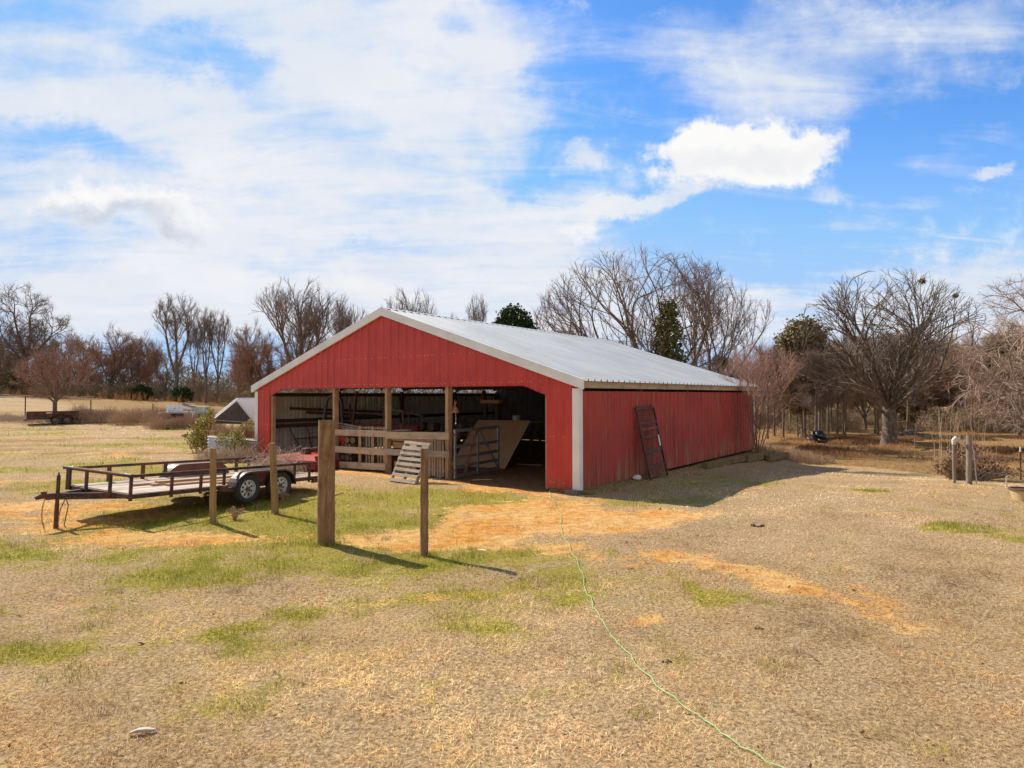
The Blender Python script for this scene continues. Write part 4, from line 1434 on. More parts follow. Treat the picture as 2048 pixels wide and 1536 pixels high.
def slat_panel():
    x0, _ = FP(842, 900, .16); x1, _ = FP(889, 900, .16)
    T = barn_thing('slat_panel', 'panel of close vertical weathered slats behind the right bay of the fence', 'panel', (x0 + x1) / 2, .15, .01)
    W = x1 - x0
    rnd = random.Random(4)
    n = 9
    for k in range(n):
        m = MB(); m.box((-W / 2 + W * (k + .5) / n, rnd.uniform(-.008, .008), .61 + rnd.uniform(-.03, .02)), (W / n - rnd.uniform(.015, .045), .02, 1.2), Matrix.Rotation(rnd.uniform(-.015, .015), 3, 'Y')); m.build('slat', M['lumber'], T)
    for z in (.2, .65, 1.1):
        m = MB(); m.box((0, .05, z), (W, .07, .06)); m.build('batten', M['lumber'], T)
    # boards lying on edge behind the left part of that bay
    xa, _ = FP(782, 880, .14); xb, _ = FP(846, 880, .14)
    for k, (z, L, lab) in enumerate(((1.13, xb - xa + .35, 'upper brown plank set on edge behind the fence, left of the slat panel'), (.90, xb - xa - .2, 'lower brown plank set on edge behind the fence, left of the slat panel'))):
        m = MB(); m.box((L / 2, 0, 0), (L, .04, .19), Matrix.Rotation(.03, 3, 'Y'))
        o = m.build('plank', M['brownwood'], None); in_barn(o, xa, .17 + .06 * k, z); tag(o, lab, 'plank')
    for k, z in enumerate((.2,)):
        m = MB(); m.box((.5, 0, 0), (1.0, .05, .35)); o = m.build('plank', M['brownwood'], None); in_barn(o, xa, .3, z); tag(o, 'wide plank on the ground behind the leaning pallet', 'plank')


slat_panel()


def firewood():
    rnd = random.Random(12)
    xa, _ = FP(677, 900, .55); xb, _ = FP(716, 900, .55)
    W = xb - xa
    lay = [(.10, 5), (.32, 5), (.53, 4), (.74, 4), (.95, 4)]
    lid = 0
    for li, (z, n) in enumerate(lay):
        for k in range(n):
            r = rnd.uniform(.085, .125); L = rnd.uniform(.38, .5)
            x = xa + W * (k + .5) / n + rnd.uniform(-.04, .04)
            T = barn_thing('firewood_log', 'cut firewood log in the stack behind the left bay of the fence', 'log', x, .50 + rnd.uniform(0, .1), z, rnd.uniform(-.35, .35), 'firewood logs stacked behind the fence')
            m = MB(); sp = rnd.random() < .45
            n8 = 10
            Ms = Matrix.Rotation(PI / 2, 3, 'X')
            horiz = (li == 4 and k < 2)
            a, c = ((0, -L / 2, 0), (0, L / 2, 0)) if not horiz else ((-L / 2, 0, 0), (L / 2, 0, 0))
            if sp:
                ang = rnd.uniform(0, 6)
                q = [(0, 0)] + [(r * 1.25 * math.cos(ang + t * .38), r * 1.25 * math.sin(ang + t * .38)) for t in range(5)]
                pts = [[(u, y, v) for u, v in q] for y in (-L / 2, L / 2)]
                for j in range(6):
                    j2 = (j + 1) % 6
                    m.poly([pts[0][j], pts[0][j2], pts[1][j2], pts[1][j]])
            else:
                m.tube([a, c], r, n8, False)
            m.build('bark', M['barklog'], T, True, 30)
            if sp:
                for P in pts: e = MB(); e.poly(P); e.build('cut_face', M['endgrain'], T)
            else:
                for s in (-1, 1):
                    e = MB()
                    ring = []
                    for j in range(n8):
                        an = 2 * PI * j / n8
                        ring.append((r * math.cos(an), s * L / 2 * 1.004, r * math.sin(an)) if not horiz else (s * L / 2 * 1.004, r * math.cos(an), r * math.sin(an)))
                    e.poly(ring); e.build('cut_face', M['endgrain'], T)
    # darker pile deep in the barn
    for k in range(26):
        r = rnd.uniform(.10, .19); L = rnd.uniform(.4, .6)
        row = k // 7
        x = FP(815 + (k % 7) * 27 + row * 8, 850, 4.6)[0]
        T = barn_thing('firewood_log', 'dark log piled deep inside the shadowed barn', 'log', x, 4.6 + rnd.uniform(0, .5), .35 + row * .30, rnd.uniform(-.4, .4), 'dark logs piled deep in the barn')
        m = MB(); m.tube([(0, -L / 2, 0), (0, L / 2, 0)], [r, r * .95], 9, False); m.build('bark', M['barklog'], T, True, 30)
        e = MB(); e.poly([(r * math.cos(2 * PI * j / 9), -L / 2 - .002, r * math.sin(2 * PI * j / 9)) for j in range(9)]); e.build('cut_face', M['barklog'], T)


firewood()


def gate():
    a = G(909, 960); b = G(997.5, 941)
    d = b - a; d.z = 0; L = d.length
    T = thing('pipe_gate', 'grey metal farm gate with rails and diagonal braces standing open', 'gate', (a.x, a.y, a.z + .03), math.atan2(d.y, d.x))
    H = 1.47
    for x, w in ((.035, .075), (L * .50, .065), (L - .035, .075)):
        m = MB(); m.box((x, 0, H / 2), (w, .045, H)); m.build('upright', M['galv'], T)
    for k, z in enumerate((.06, .33, .62, .94, 1.42)):
        m = MB(); m.box((L / 2, .028, z), (L - .02, .03, .085)); m.box((L / 2, .012, z + .045), (L - .02, .05, .010)); m.build('rail', M['galv'], T)
    m = MB(); m.beam((L * .53, -.028, 1.40), (L - .08, -.028, .06), .018, .075, (0, 1, 0)); m.build('brace', M['galv'], T)
    m = MB(); m.beam((L * .18, -.03, .06), (L * .47, -.03, 1.42), .018, .095, (0, 1, 0)); o = m.build('brace', M['rust'], T); o['label'] = 'rusty diagonal brace'
    m = MB()
    for z in (.25, 1.3): m.box((-.04, 0, z), (.12, .03, .05))
    m.build('hinge', M['redsteel'], T)


gate()


def plywood():
    BR_ = G(1010, 938); 
    TRp = D(1061, 842, 23.34); TLp = D(960, 835.5, 24.55)
    s = (TRp - BR_); e = (TLp - TRp)
    L = s.length; s.normalize(); W = e.length
    e = (e - s * e.dot(s)).normalized()
    n = e.cross(s).normalized()
    m = MB(); m.box((W / 2, L / 2, 0), (W, L, .014))
    o = m.build('plywood_sheet', M['ply'], None)
    o.matrix_world = Matrix.Translation(BR_ + Vector((0, 0, .01))) @ Matrix((e, s, n)).transposed().to_4x4()
    tag(o, 'large tan plywood sheet leaning aslant inside the barn behind the gate', 'plywood')
    # bench behind it and the bucket on top
    c = D(1030, 842, 25.6)
    lx, ly = barn_local(c.x, c.y); lx = float(lx); ly = float(ly)
    T = barn_thing('workbench', 'rough wooden workbench in shadow behind the plywood sheet', 'bench', lx, ly + .2, .01)
    hz = c.z - .02
    m = MB(); m.box((0, 0, hz - .03), (1.9, .7, .05)); m.build('top', M['brownwood'], T)
    for sx in (-1, 1):
        for sy in (-1, 1):
            m = MB(); m.box((sx * .88, sy * .3, (hz - .05) / 2), (.09, .09, hz - .055)); m.build('leg', M['darkwood'], T)
    K = thing('bucket', 'small white plastic bucket on the bench behind the plywood', 'bucket', Bp(lx, ly + .1, hz + .008), -YAW)
    m = MB(); m.lathe([(0, 0), (.14, 0), (.165, .20), (.172, .20), (.172, .225), (.165, .235), (.155, .22), (.135, .02), (0, .02)], 24); m.build('pail', M['white'], K, True, 40)
    m = MB(); m.tube([(.172 * math.cos(t), .172 * math.sin(t), .21 - .10 * math.sin(t) if math.sin(t) < 0 else .21) for t in [PI + PI * j / 10 for j in range(11)]], .004, 5, False); m.build('handle', M['galv'], K)


plywood()


def bell():
    x, z = FP(911.5, 822, -.02)
    T = barn_thing('dinner_bell', 'small copper bell with a white pull cord hanging on the post', 'bell', x, -.02, z)
    m = MB(); m.lathe([(.02, .12), (.035, .115), (.055, .09), (.065, .05), (.085, .01), (.115, -.035), (.12, -.05), (.112, -.052), (.08, .0), (.05, .06), (.0, .10)], 20); m.build('shell', M['bell'], T, True, 50)
    m = MB()
    m.tube([(-.19, 0, .12), (-.08, 0, .15), (0, 0, .145), (0, 0, .12)], .011, 6); m.tube([(-.19, 0, .0), (-.12, 0, .02), (-.08, 0, .15)], .009, 6)
    # small running-bird finial above the bracket
    m.tube([(-.05, 0, .15), (-.02, 0, .20), (-.035, 0, .27), (-.02, 0, .33)], [.012, .028, .016, .006], 7); m.tube([(-.02, 0, .20), (.03, 0, .26), (.02, 0, .32)], [.02, .012, .004], 6); m.tube([(-.035, 0, .26), (-.07, 0, .24)], [.012, .004], 6)
    m.build('bracket', M['bell'], T, True, 60)
    m = MB(); m.tube([(0, 0, -.02), (.004, 0, -.18), (0, 0, -.33)], .006, 5); m.lathe([(0, -.33), (.018, -.34), (.022, -.37), (.012, -.39), (0, -.40)], 10); m.build('pull_cord', M['white'], T, True)


bell()


def clutter():
    # boards stacked across the top rail, left bay
    rnd = random.Random(3)
    labs = ['grey board with a pale end lying across the fence top, uppermost of its heap', 'grey board lying second in the heap on the fence top', 'thin split board lying at the bottom of the heap on the fence top', 'short grey board lying flat on the right bay of the fence top']
    segs = [((680, 846), (776, 866), .16, .5, .02), ((681, 851), (770, 868), .13, .42, 0.), ((681, 855), (740, 866), .10, .38, 0.), ((779, 861), (819, 860), .12, .35, .0)]
    for lab, (a, c, w, y, dz) in zip(labs, segs):
        xa, za = FP(*a, y); xb, zb = FP(*c, y - .25)
        m = MB(); m.beam((0, 0, za), (xb - xa, -.25, zb), w, .03); o = m.build('loose_board', M['greywood'], None); in_barn(o, xa, y, 0); tag(o, lab, 'board', 'boards heaped on the fence')
    xa, za = FP(800, 846, .4); m = MB(); m.beam((0, 0, za - .32), (-.06, 0, za), .05, .025); o = m.build('stake', M['rust'], None); in_barn(o, xa + .08, .4); tag(o, 'thin red stake standing upright behind the fence top', 'stake')
    # black hose looped over a hook on the left front post
    x0, _ = FP(648, 840, .45); x1, _ = FP(689, 840, .45)
    zt_ = FP(668, 787, .45)[1]
    pts = []
    for k in range(22):
        t = k / 21
        if t < .35: pts.append((x0 + .0 + .10 * (t / .35) ** 2 * 1.5, .45, 1.25 + (zt_ - .35 - 1.25) * t / .35))
        elif t < .65:
            a = PI * (1 - (t - .35) / .3); pts.append(((x0 + x1) / 2 + math.cos(a) * ((x1 - x0) / 2 - .15), .45, zt_ - .35 + math.sin(a) * .30))
        else: pts.append((x1 - .15 + .12 * ((t - .65) / .35) ** 2, .45, zt_ - .35 - (zt_ - .35 - 1.15) * (t - .65) / .35))
    m = MB(); m.tube(pts, .055, 10); o = m.build('black_hose', M['hose'], None, True); in_barn(o, 0, 0, 0); tag(o, 'thick black hose looped upside down behind the left barn post', 'hose')
    # rusty pipes hung on the left wall
    for k, (z, y0, y1, lab) in enumerate(((2.0, 1.4, 6.5, 'long rusty pipe on the left inner wall, the upper of two'), (1.82, 2.2, 6.0, 'rusty pipe on the left inner wall, the lower of two'))):
        m = MB(); m.tube([(.20, y0, z), (.20, y1, z - .25)], .055, 10); o = m.build('rusty_pipe', M['rust'], None, True); in_barn(o); tag(o, lab, 'pipe')
    # steel stock panel leaning on the left wall
    T = barn_thing('stock_panel', 'dark steel stock panel with crossbars leaning on the left inner wall', 'panel', .42, .6, .0)
    def tb(name, a, c, r=.022, mat='rustblack'):
        m = MB(); m.tube([a, c], r, 7); m.build(name, M[mat], T)
    m = MB(); m.box((-.16, 2.0, 1.30), (.09, 4.0, .15)); m.build('top_beam', M['rustblack'], T)
    tb('bar', (.05, .6, 1.2), (.35, 1.1, .03)); tb('bar', (-.05, 1.5, 1.25), (.1, 1.7, .05)); tb('bar', (.0, 2.6, 1.25), (.1, 2.7, .05))
    tb('crossbar', (.12, .75, .75), (.02, 3.4, .80)); tb('crossbar', (.26, 1.0, .33), (.05, 3.4, .36)); tb('crossbar', (.32, 1.1, .05), (.08, 3.4, .08))
    mesh = MB()
    for k in range(22): mesh.tube([(-.02, .1 + k * .15, 1.2), (.12, .1 + k * .15, .05)], .0025, 3, False)
    for k in range(9): mesh.tube([(.12 - .016 * k, .1, .05 + .13 * k), (.12 - .016 * k, 3.3, .05 + .13 * k)], .0025, 3, False)
    mesh.build('wire_mesh', M['tpost'], T)
    # red mower deck in front of the left bay
    c = G(612, 940)
    T = thing('rotary_mower', 'red tractor mower deck standing in front of the left barn opening', 'mower', (c.x - .05, c.y + .45, c.z), -.42)
    m = MB()
    w, l = 1.9, 1.5
    q0 = [(-w / 2, -l / 2), (w / 2, -l / 2), (w / 2, l / 2 - .4), (w / 2 - .5, l / 2), (-w / 2 + .5, l / 2), (-w / 2, l / 2 - .4)]
    q1 = [(a * .86, b * .86) for a, b in q0]
    for i in range(6):
        j = (i + 1) % 6
        m.poly([(*q0[i], .08), (*q0[j], .08), (*q0[j], .36), (*q0[i], .36)]); m.poly([(*q0[i], .36), (*q0[j], .36), (*q1[j], .50), (*q1[i], .50)])
    m.poly([(*p, .50) for p in q1]); m.build('deck', M['redsteel'], T)
    m = MB()
    for sx in (-1, 1): m.box((sx * (w / 2 + .03), -.05, .16), (.05, l, .24))
    m.box((0, -l / 2 - .03, .18), (w + .1, .05, .2)); m.build('skid', M['darkred'], T)
    for a, c2 in (((-.15, .1, .5), (.85, .9, 1.15)), ((.15, .5, .5), (.95, .9, 1.12)), ((.85, .9, 1.15), (.9, .6, .5))):
        m = MB(); m.beam(a, c2, .06, .09); m.build('hitch_arm', M['redsteel'], T)
    m = MB(); m.lathe([(0, .22), (.14, .2), (.16, .0), (0, .0)], 14, Matrix.Translation((-.1, -.05, .5))); m.tube([(-.1, -.05, .62), (.5, .7, .75)], .06, 10); m.build('gearbox', M['rustblack'], T)
    # long red implement beam behind the fence
    xa, za = FP(700, 853, 2.2); xb, zb = FP(845, 852, 2.6)
    T = barn_thing('implement_bar', 'long dull red implement frame lying behind the fence in shadow', 'implement', xa, 2.2, 0)
    m = MB(); m.box(((xb - xa) / 2, .2, za), (xb - xa, .14, .22)); m.build('beam', M['darkred'], T)
    for x in (.5, (xb - xa) * .55, xb - xa - .4):
        m = MB(); m.tube([(x, .2, za), (x + .05, .1, za - .5), (x, -.1, .03)], .035, 7); m.build('tine', M['rustblack'], T)
    # mast of the implement seen above it
    xm = FP(690, 800, 2.0)[0]
    m = MB(); m.beam((xm - xa, .0, .05), (xm - xa + .35, .1, 2.7), .1, .06); m.beam((xm - xa + .3, .0, .9), (xm - xa - .1, .1, 2.2), .08, .05); m.build('mast', M['rustblack'], T)
    # pale conduit and planks on the far side
    for k, (a, c, y, r, mat, lab, nm, cat) in enumerate((((815, 824), (850, 833), 5.2, .03, 'galv', 'pale metal conduit propped on the dark log pile', 'conduit', 'pipe'), ((765, 815), (810, 823), 5.2, .05, 'greywood', 'grey stick propped behind the middle barn post', 'pole_stick', 'pole'))):
        xa, za = FP(*a, y); xb, zb = FP(*c, y)
        m = MB(); m.tube([(0, 0, za), (xb - xa, -.1, zb)], r, 7); m.tube([(0.05, 0, za - .1), (.1, .1, .05)], r * .8, 6); m.tube([(xb - xa - .05, -.1, zb), (xb - xa, 0, .05)], r * .8, 6)
        o = m.build(nm, M[mat], None, True); in_barn(o, xa, y); tag(o, lab, cat)
    # sturdy timber stand with a red vise
    xa, za = FP(982, 812, 6.2)
    T = barn_thing('timber_stand', 'tall timber stand with a red top piece deep in the barn', 'stand', xa, 6.2, 0)
    for x in (-.3, .32):
        m = MB(); m.box((x, 0, (za + .1) / 2), (.13, .13, za + .1)); m.build('leg', M['darkwood'], T)
    m = MB(); m.box((0, 0, za + .18), (1.0, .22, .14)); m.build('top', M['brownwood'], T)
    m = MB(); m.box((-.38, 0, za + .38), (.14, .2, .26)); m.lathe([(0, .16), (.08, .14), (.09, 0)], 10, Matrix.Translation((-.38, 0, za + .5))); m.build('vise', M['darkred'], T)
    # shelving in the dark right end
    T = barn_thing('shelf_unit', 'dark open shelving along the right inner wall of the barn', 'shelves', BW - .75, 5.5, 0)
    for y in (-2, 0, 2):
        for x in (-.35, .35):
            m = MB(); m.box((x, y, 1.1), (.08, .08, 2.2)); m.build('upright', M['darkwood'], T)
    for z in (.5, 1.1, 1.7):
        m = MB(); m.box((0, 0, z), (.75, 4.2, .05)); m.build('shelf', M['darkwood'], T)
    rnd = random.Random(6)
    for k in range(9):
        z = (.5, 1.1, 1.7)[k % 3] + .03
        s = (rnd.uniform(.3, .5), rnd.uniform(.3, .6), rnd.uniform(.2, .4))
        m = MB(); m.box((0, 0, s[2] / 2), s); m.box((0, 0, s[2] + .012), (s[0] + .03, s[1] + .03, .02))
        o = m.build('storage_box', M[('darkwood', 'seat', 'plastic_black')[k % 3]], None); in_barn(o, BW - .75, 5.5 - 1.8 + k * .44, z); tag(o, 'lidded box on the shadowed shelves along the right inner wall', 'box', 'boxes on the barn shelves')
    # a stray stick on the dirt floor
    a = G(945, 962); c = G(984, 960)
    m = MB(); m.tube([(0, 0, .02), ((c.x - a.x) * .5, (c.y - a.y) * .5, .03), (c.x - a.x, c.y - a.y, .02)], .012, 6); o = m.build('stick', M['tub'], None); o.location = a; tag(o, 'pale straw coloured stick on the dirt in the barn opening', 'stick')
    a = G(1035, 930)
    m = MB(); m.beam((0, 0, .03), (.9, -.35, .03), .10, .03); o = m.build('loose_board', M['brownwood'], None); o.location = a; tag(o, 'lone brown board lying on the dirt floor beside the plywood foot', 'board')


clutter()


# ------------------------------------------------------------------ right side of the barn
def ramp_gate():
    a = G(1299, 972); 
    T = thing('ramp_gate', 'rusty black trailer ramp with crossbars leaning against the right wall', 'ramp')
    la = barn_local(a.x, a.y); 
    y0 = min((k * .01 for k in range(700)), key=lambda q: abs((Bp(BW + .5, q).x / Bp(BW + .5, q).y) * F_PX + 1024 - 1299))
    W, H = 1.30, 2.16
    base = Bp(BW + .50, y0, 0); base.z = gz(base.x, base.y)
    along = AY
    # uphill vector: towards the wall and up, drifting towards the front
    run = .43
    up = (-AX * run + Vector((0, 0, math.sqrt(H * H - run * run - .05 ** 2))) - AY * .05).normalized()
    x = (along - up * along.dot(up)).normalized()
    n = up.cross(x).normalized() * 1
    T.matrix_world = Matrix.Translation(base) @ Matrix((x, n, up)).transposed().to_4x4()
    m = MB()
    for xx in (.025, W - .025): m.box((xx, 0, H / 2), (.05, .055, H))
    m.box((W / 2, 0, H - .03), (W - .1, .05, .06)); m.build('side_frame', M['black'], T)
    for k, z in enumerate((.38, .82, 1.26, 1.68)):
        m = MB(); m.box((W / 2, 0, z), (W - .1, .04, .065), Matrix.Rotation(-.0, 3, 'Y')); m.build('crossbar', M['black'], T)
    for z in (.10, 1.50):
        m = MB(); m.box((W / 2, .01, z), (W - .1, .035, .06)); m.build('crossbar', M['rust'], T)
    m = MB()
    for k in range(15):
        m.box((.09 + k * .08, .032, H / 2), (.014, .006, H - .1))
    for k in range(34):
        m.box((W / 2, .036, .06 + k * .058), (W - .1, .005, .011))
    m.build('wire_mesh', M['rust'], T)
    m = MB()
    for xx in (.12, W - .2): m.tube([(xx, 0, H), (xx, 0, H + .05), (xx + .05, 0, H + .05)], .014, 6)
    m.build('hinge_pin', M['black'], T)
    m = MB(); m.box((W - .16, -.034, 1.10), (.075, .008, .33)); m.box((W - .16, -.039, 1.10), (.03, .003, .28)); o = m.build('label_plate', M['white'], T)


ramp_gate()


def timbers():
    labs = ['long mossy timber along the foot of the right barn wall', 'mossy timber at the far corner of the right barn wall', 'short end timber across the far corner of the right barn wall']
    data = [((BW + .52, 7.6), (BW + .72, 11.6), .16), ((BW + .80, 11.4), (BW + 1.0, 14.6), .22), ((BW + 1.15, 13.2), (BW + 1.25, 16.1), .22)]
    for lab, (a, c, h) in zip(labs, data):
        A = Bp(*a); C = Bp(*c); A.z = gz(A.x, A.y); C.z = gz(C.x, C.y)
        z = min(max(A.z, C.z), min(A.z, C.z) + .2)
        m = MB(); m.beam((0, 0, A.z + h / 2 + .03), (C.x - A.x, C.y - A.y, z + h / 2), .2, h + .06)
        o = m.build('landscape_timber', M['timber'], None); o.location = (A.x, A.y, 0)
        bv = o.modifiers.new('bevel', 'BEVEL'); bv.width = .02; bv.segments = 2
        tag(o, lab, 'timber')
    for k, (px, py, s, lab) in enumerate(((1250, 971, .16, 'crumpled white plastic bag at the foot of the right wall'),)):
        p = Bp(BW + .14, 3.05); z = gz(p.x, p.y)
        rnd = random.Random(2); m = MB()
        prof = []
        for j in range(7): prof.append((.14 * math.sin(PI * (j + .4) / 7) , .16 * j / 6))
        m.lathe(prof, 12)
        m.v = [(q[0] * rnd.uniform(.7, 1.25), q[1] * rnd.uniform(.7, 1.25), q[2] * rnd.uniform(.85, 1.15)) for q in m.v]
        o = m.build('plastic_bag', M['white'], None, True, 25); o.location = (p.x, p.y, z - .01); tag(o, lab, 'bag')
    for k, (dx, dy, lab) in enumerate(((-.15, -.12, 'concrete block under the near barn corner'), (.12, .12, 'small wood block behind the near corner trim'))):
        p = Bp(BW + dx, dy); z = gz(p.x, p.y)
        m = MB(); m.box((0, 0, .03), (.38, .2, .14)); o = m.build('foot_block', M['concrete' if k == 0 else 'timber'], None); o.location = (p.x, p.y, z); o.rotation_euler = (0, 0, -YAW); tag(o, lab, 'block')


timbers()


def right_fence():
    # corner post with a brace rail and a wrapped stub
    o = post('gate_post', 'grey weathered corner post of the wire fence beside the bramble', 1938, 968, 870, 1938, .15, M['greypost'], 9)
    g = Vector(o.location)
    T = thing('pipe_standpipe', 'pale wrapped pipe bent over beside the corner post', 'pipe', (g.x - .36, g.y + .1, gz(g.x - .36, g.y + .1)))
    zt_ = D(1916, 880, g.y).z - T.location.z
    m = MB(); m.tube([(0, 0, -.03), (0, 0, zt_ - .12)], .042, 10); m.build('riser', M['greypost'], T, True)
    m = MB(); m.tube([(0, 0, zt_ - .14), (0.0, 0, zt_ - .02), (.06, 0, zt_ + .05), (.14, 0, zt_ + .02)], [.05, .062, .062, .045], 12); m.build('wrap', M['pvc'], T, True, 60)
    m = MB(); m.tube([(.12, 0, zt_ - .02), (.36, -.05, zt_ - .22)], .042, 12); m.build('brace_rail', M['pvc'], T, True)
    h = MB(); h.tube([(.12, -.1, .0 - .02), (.10, -.09, .3), (.08, -.06, .9), (.06, 0, 1.15)], .016, 7)
    oo = h.build('water_hose', M['pvc'], None, True); oo.location = (g.x + .02, g.y - .02, g.z); tag(oo, 'white hose running down the grey corner post', 'hose')
    h2 = MB()
    h2.tube([(0, 0, -.02), (.0, 0, .30), (.06, 0, .33), (.2, .0, .28), (.36, .02, .18), (.5, .02, .20), (.56, 0, .28)], .014, 7)
    p = G(2013, 975); oo = h2.build('garden_hose', M['pvc'], None, True); oo.location = p; tag(oo, 'short bent white hose on the ground near the tub', 'hose')
    # faucet by the bramble
    p = G(1905, 955)
    T2 = thing('water_hydrant', 'small white yard hydrant among the bramble leaves', 'hydrant', p)
    m = MB(); m.tube([(0, 0, -.02), (0, 0, .36)], .02, 8); m.build('pipe', M['white'], T2, True)
    m = MB(); m.tube([(-.07, 0, .38), (.1, 0, .36), (.13, 0, .30)], .022, 8); m.tube([(-.06, 0, .43), (.06, 0, .40)], .012, 6); m.build('spout', M['white'], T2, True)
    # T posts and wires
    tp = G(2042, 962)
    T3 = thing('steel_t_post', 'green steel fence post with a white top by the tub', 'post', tp)
    ht = D(2042, 894, tp.y).z - tp.z
    m = MB(); m.box((0, 0, ht * .42), (.035, .008, ht * .86)); m.box((0, .018, ht * .42), (.008, .03, ht * .86)); m.build('shaft', M['tpost'], T3)
    m = MB(); m.box((0, 0, ht * .93), (.036, .009, ht * .14)); m.box((0, .018, ht * .93), (.009, .03, ht * .14)); m.build('white_top', M['white'], T3)
    W = thing('wire_fence', 'thin wires strung from the grey corner post past the steel post', 'fence', g)
    for z0, z1 in ((.86, .60), (.45, .05)):
        m = MB(); a = Vector((.08, 0, z0)); b = Vector((tp.x - g.x, tp.y - g.y, tp.z + z1 + .15 - g.z)); c = b + (b - a) * 1.2
        pts = []
        for k in range(21):
            t = k / 20; q = a.lerp(b, t) if True else a; q.z -= .07 * math.sin(PI * t); pts.append(q)
        for k in range(1, 9): pts.append(b.lerp(c, k / 8))
        m.tube(pts, .006, 5); m.build('wire', M['wire'], W)
    # tub at the edge of the picture
    p = G(2050, 1003)
    K = thing('planter_tub', 'tan round tub with a brown rim at the edge of the lawn', 'tub', (p.x + .12, p.y + .1, p.z))
    m = MB(); m.lathe([(0, 0), (.26, 0), (.335, .26), (.31, .26), (.24, .03), (0, .03)], 28); m.build('side', M['tub'], K, True, 50)
    m = MB(); m.lathe([(.33, .25), (.352, .25), (.355, .285), (.31, .285), (.305, .25)], 28); m.build('rim', M['tubrim'], K, True, 50)
    m = MB(); m.lathe([(0, .22), (.31, .22)], 20); m.build('soil', M['dung'], K)


right_fence()


# ------------------------------------------------------------------ small things on the grass
def clods():
    rnd = random.Random(44)
    items = [(884, 1033, .13, 'dark clump of dung on the orange dirt before the barn'), (1262, 1138, .09, 'dark clod on the straw beside the cord'), (1520, 1258, .12, 'dark twig clump on dry grass below the dirt track'),
             (1335, 1325, .10, 'brown clod in the dry grass beside the cord bend'), (1850, 1302, .06, 'small dark clod alone below the end of the dirt track'), (364, 1366, .07, 'dark clod in dry grass at lower left'),
             (1515, 1053, .2, 'flat twig patch on the lawn beyond the track'),]
    for px, py, s, lab in items:
        p = G(px, py); m = MB()
        for k in range(7):
            c = (rnd.gauss(0, s * .22), rnd.gauss(0, s * .14), s * .03)
            r = s * rnd.uniform(.12, .27)
            i0 = len(m.v)
            m.lathe([(0, r * .9), (r * .7, r * .6), (r, 0), (r * .6, -r * .5)], 8, Matrix.Translation(c))
            for j in range(i0, len(m.v)):
                q = m.v[j]; m.v[j] = tuple(c[a] + (q[a] - c[a]) * rnd.uniform(.7, 1.2) for a in range(3))
        o = m.build('dirt_clod', M['dung'], None, True, 60); o.location = (p.x, p.y, p.z - .012); tag(o, lab, 'clod')
    p = G(285, 1470); m = MB()
    m.tube([(-.085, -.015, .02), (-.03, .0, .03), (.03, .0, .03), (.085, .01, .02)], [.010, .022, .024, .012], 8, sq=.7)
    o = m.build('wood_chunk', M['white'], None, True, 40); o.data.materials[0] = M['deck']; o.location = p; o.rotation_euler = (0, 0, .15); tag(o, 'pale bleached wood chunk lying in the nearest dry grass', 'wood chunk')
    p = G(965, 1104); m = MB(); m.tube([(-.06, .03, .03), (0, .0, .035), (.06, -.03, .025)], [.004, .018, .003], 6, sq=.4)
    o = m.build('paper_scrap', M['white'], None, True); o.location = p; tag(o, 'scrap of white litter on the grass beside the orange dirt', 'litter')


clods()


def dry_plant(px, py, h, spread, n, mat, label, seed, name='dry_weed', cat='weed'):
    rnd = random.Random(seed); p = G(px, py); m = MB()
    for k in range(n):
        a = rnd.uniform(0, 2 * PI); L = h * rnd.uniform(.5, 1); sp = spread * rnd.uniform(.2, 1)
        tip = Vector((math.cos(a) * sp, math.sin(a) * sp, L)); mid = tip * .5 + Vector((0, 0, L * .15))
        m.tube([(rnd.gauss(0, .02), rnd.gauss(0, .02), -.01), mid, tip], [.005, .004, .002], 3, False)
        for j in range(5):
            t = rnd.uniform(.45, 1); b = mid.lerp(tip, (t - .5) * 2) if t > .5 else mid * (t * 2)
            e = b + Vector((rnd.gauss(0, 1), rnd.gauss(0, 1), rnd.gauss(.5, .6))).normalized() * h * .18
            m.tube([b, e], [.003, .0015], 3, False)
            m.box(e, (.012, .012, .016))
    o = m.build(name, mat, None); o.location = p; tag(o, label, cat)


dry_plant(470, 1004, .42, .28, 26, M['deadleaf'], 'dry branching weed in front of the trailer wheel', 1)
dry_plant(412, 1008, .36, .12, 12, M['deadleaf'], 'thin dark weed just left of the tan round post', 2)
dry_plant(568, 1003, .3, .2, 12, M['weed'], 'dry weed beside the leaning square post', 3)
dry_plant(469, 1040, .24, .2, 24, M['weed'], 'low tuft of dry stalks right of the tan round post', 4)


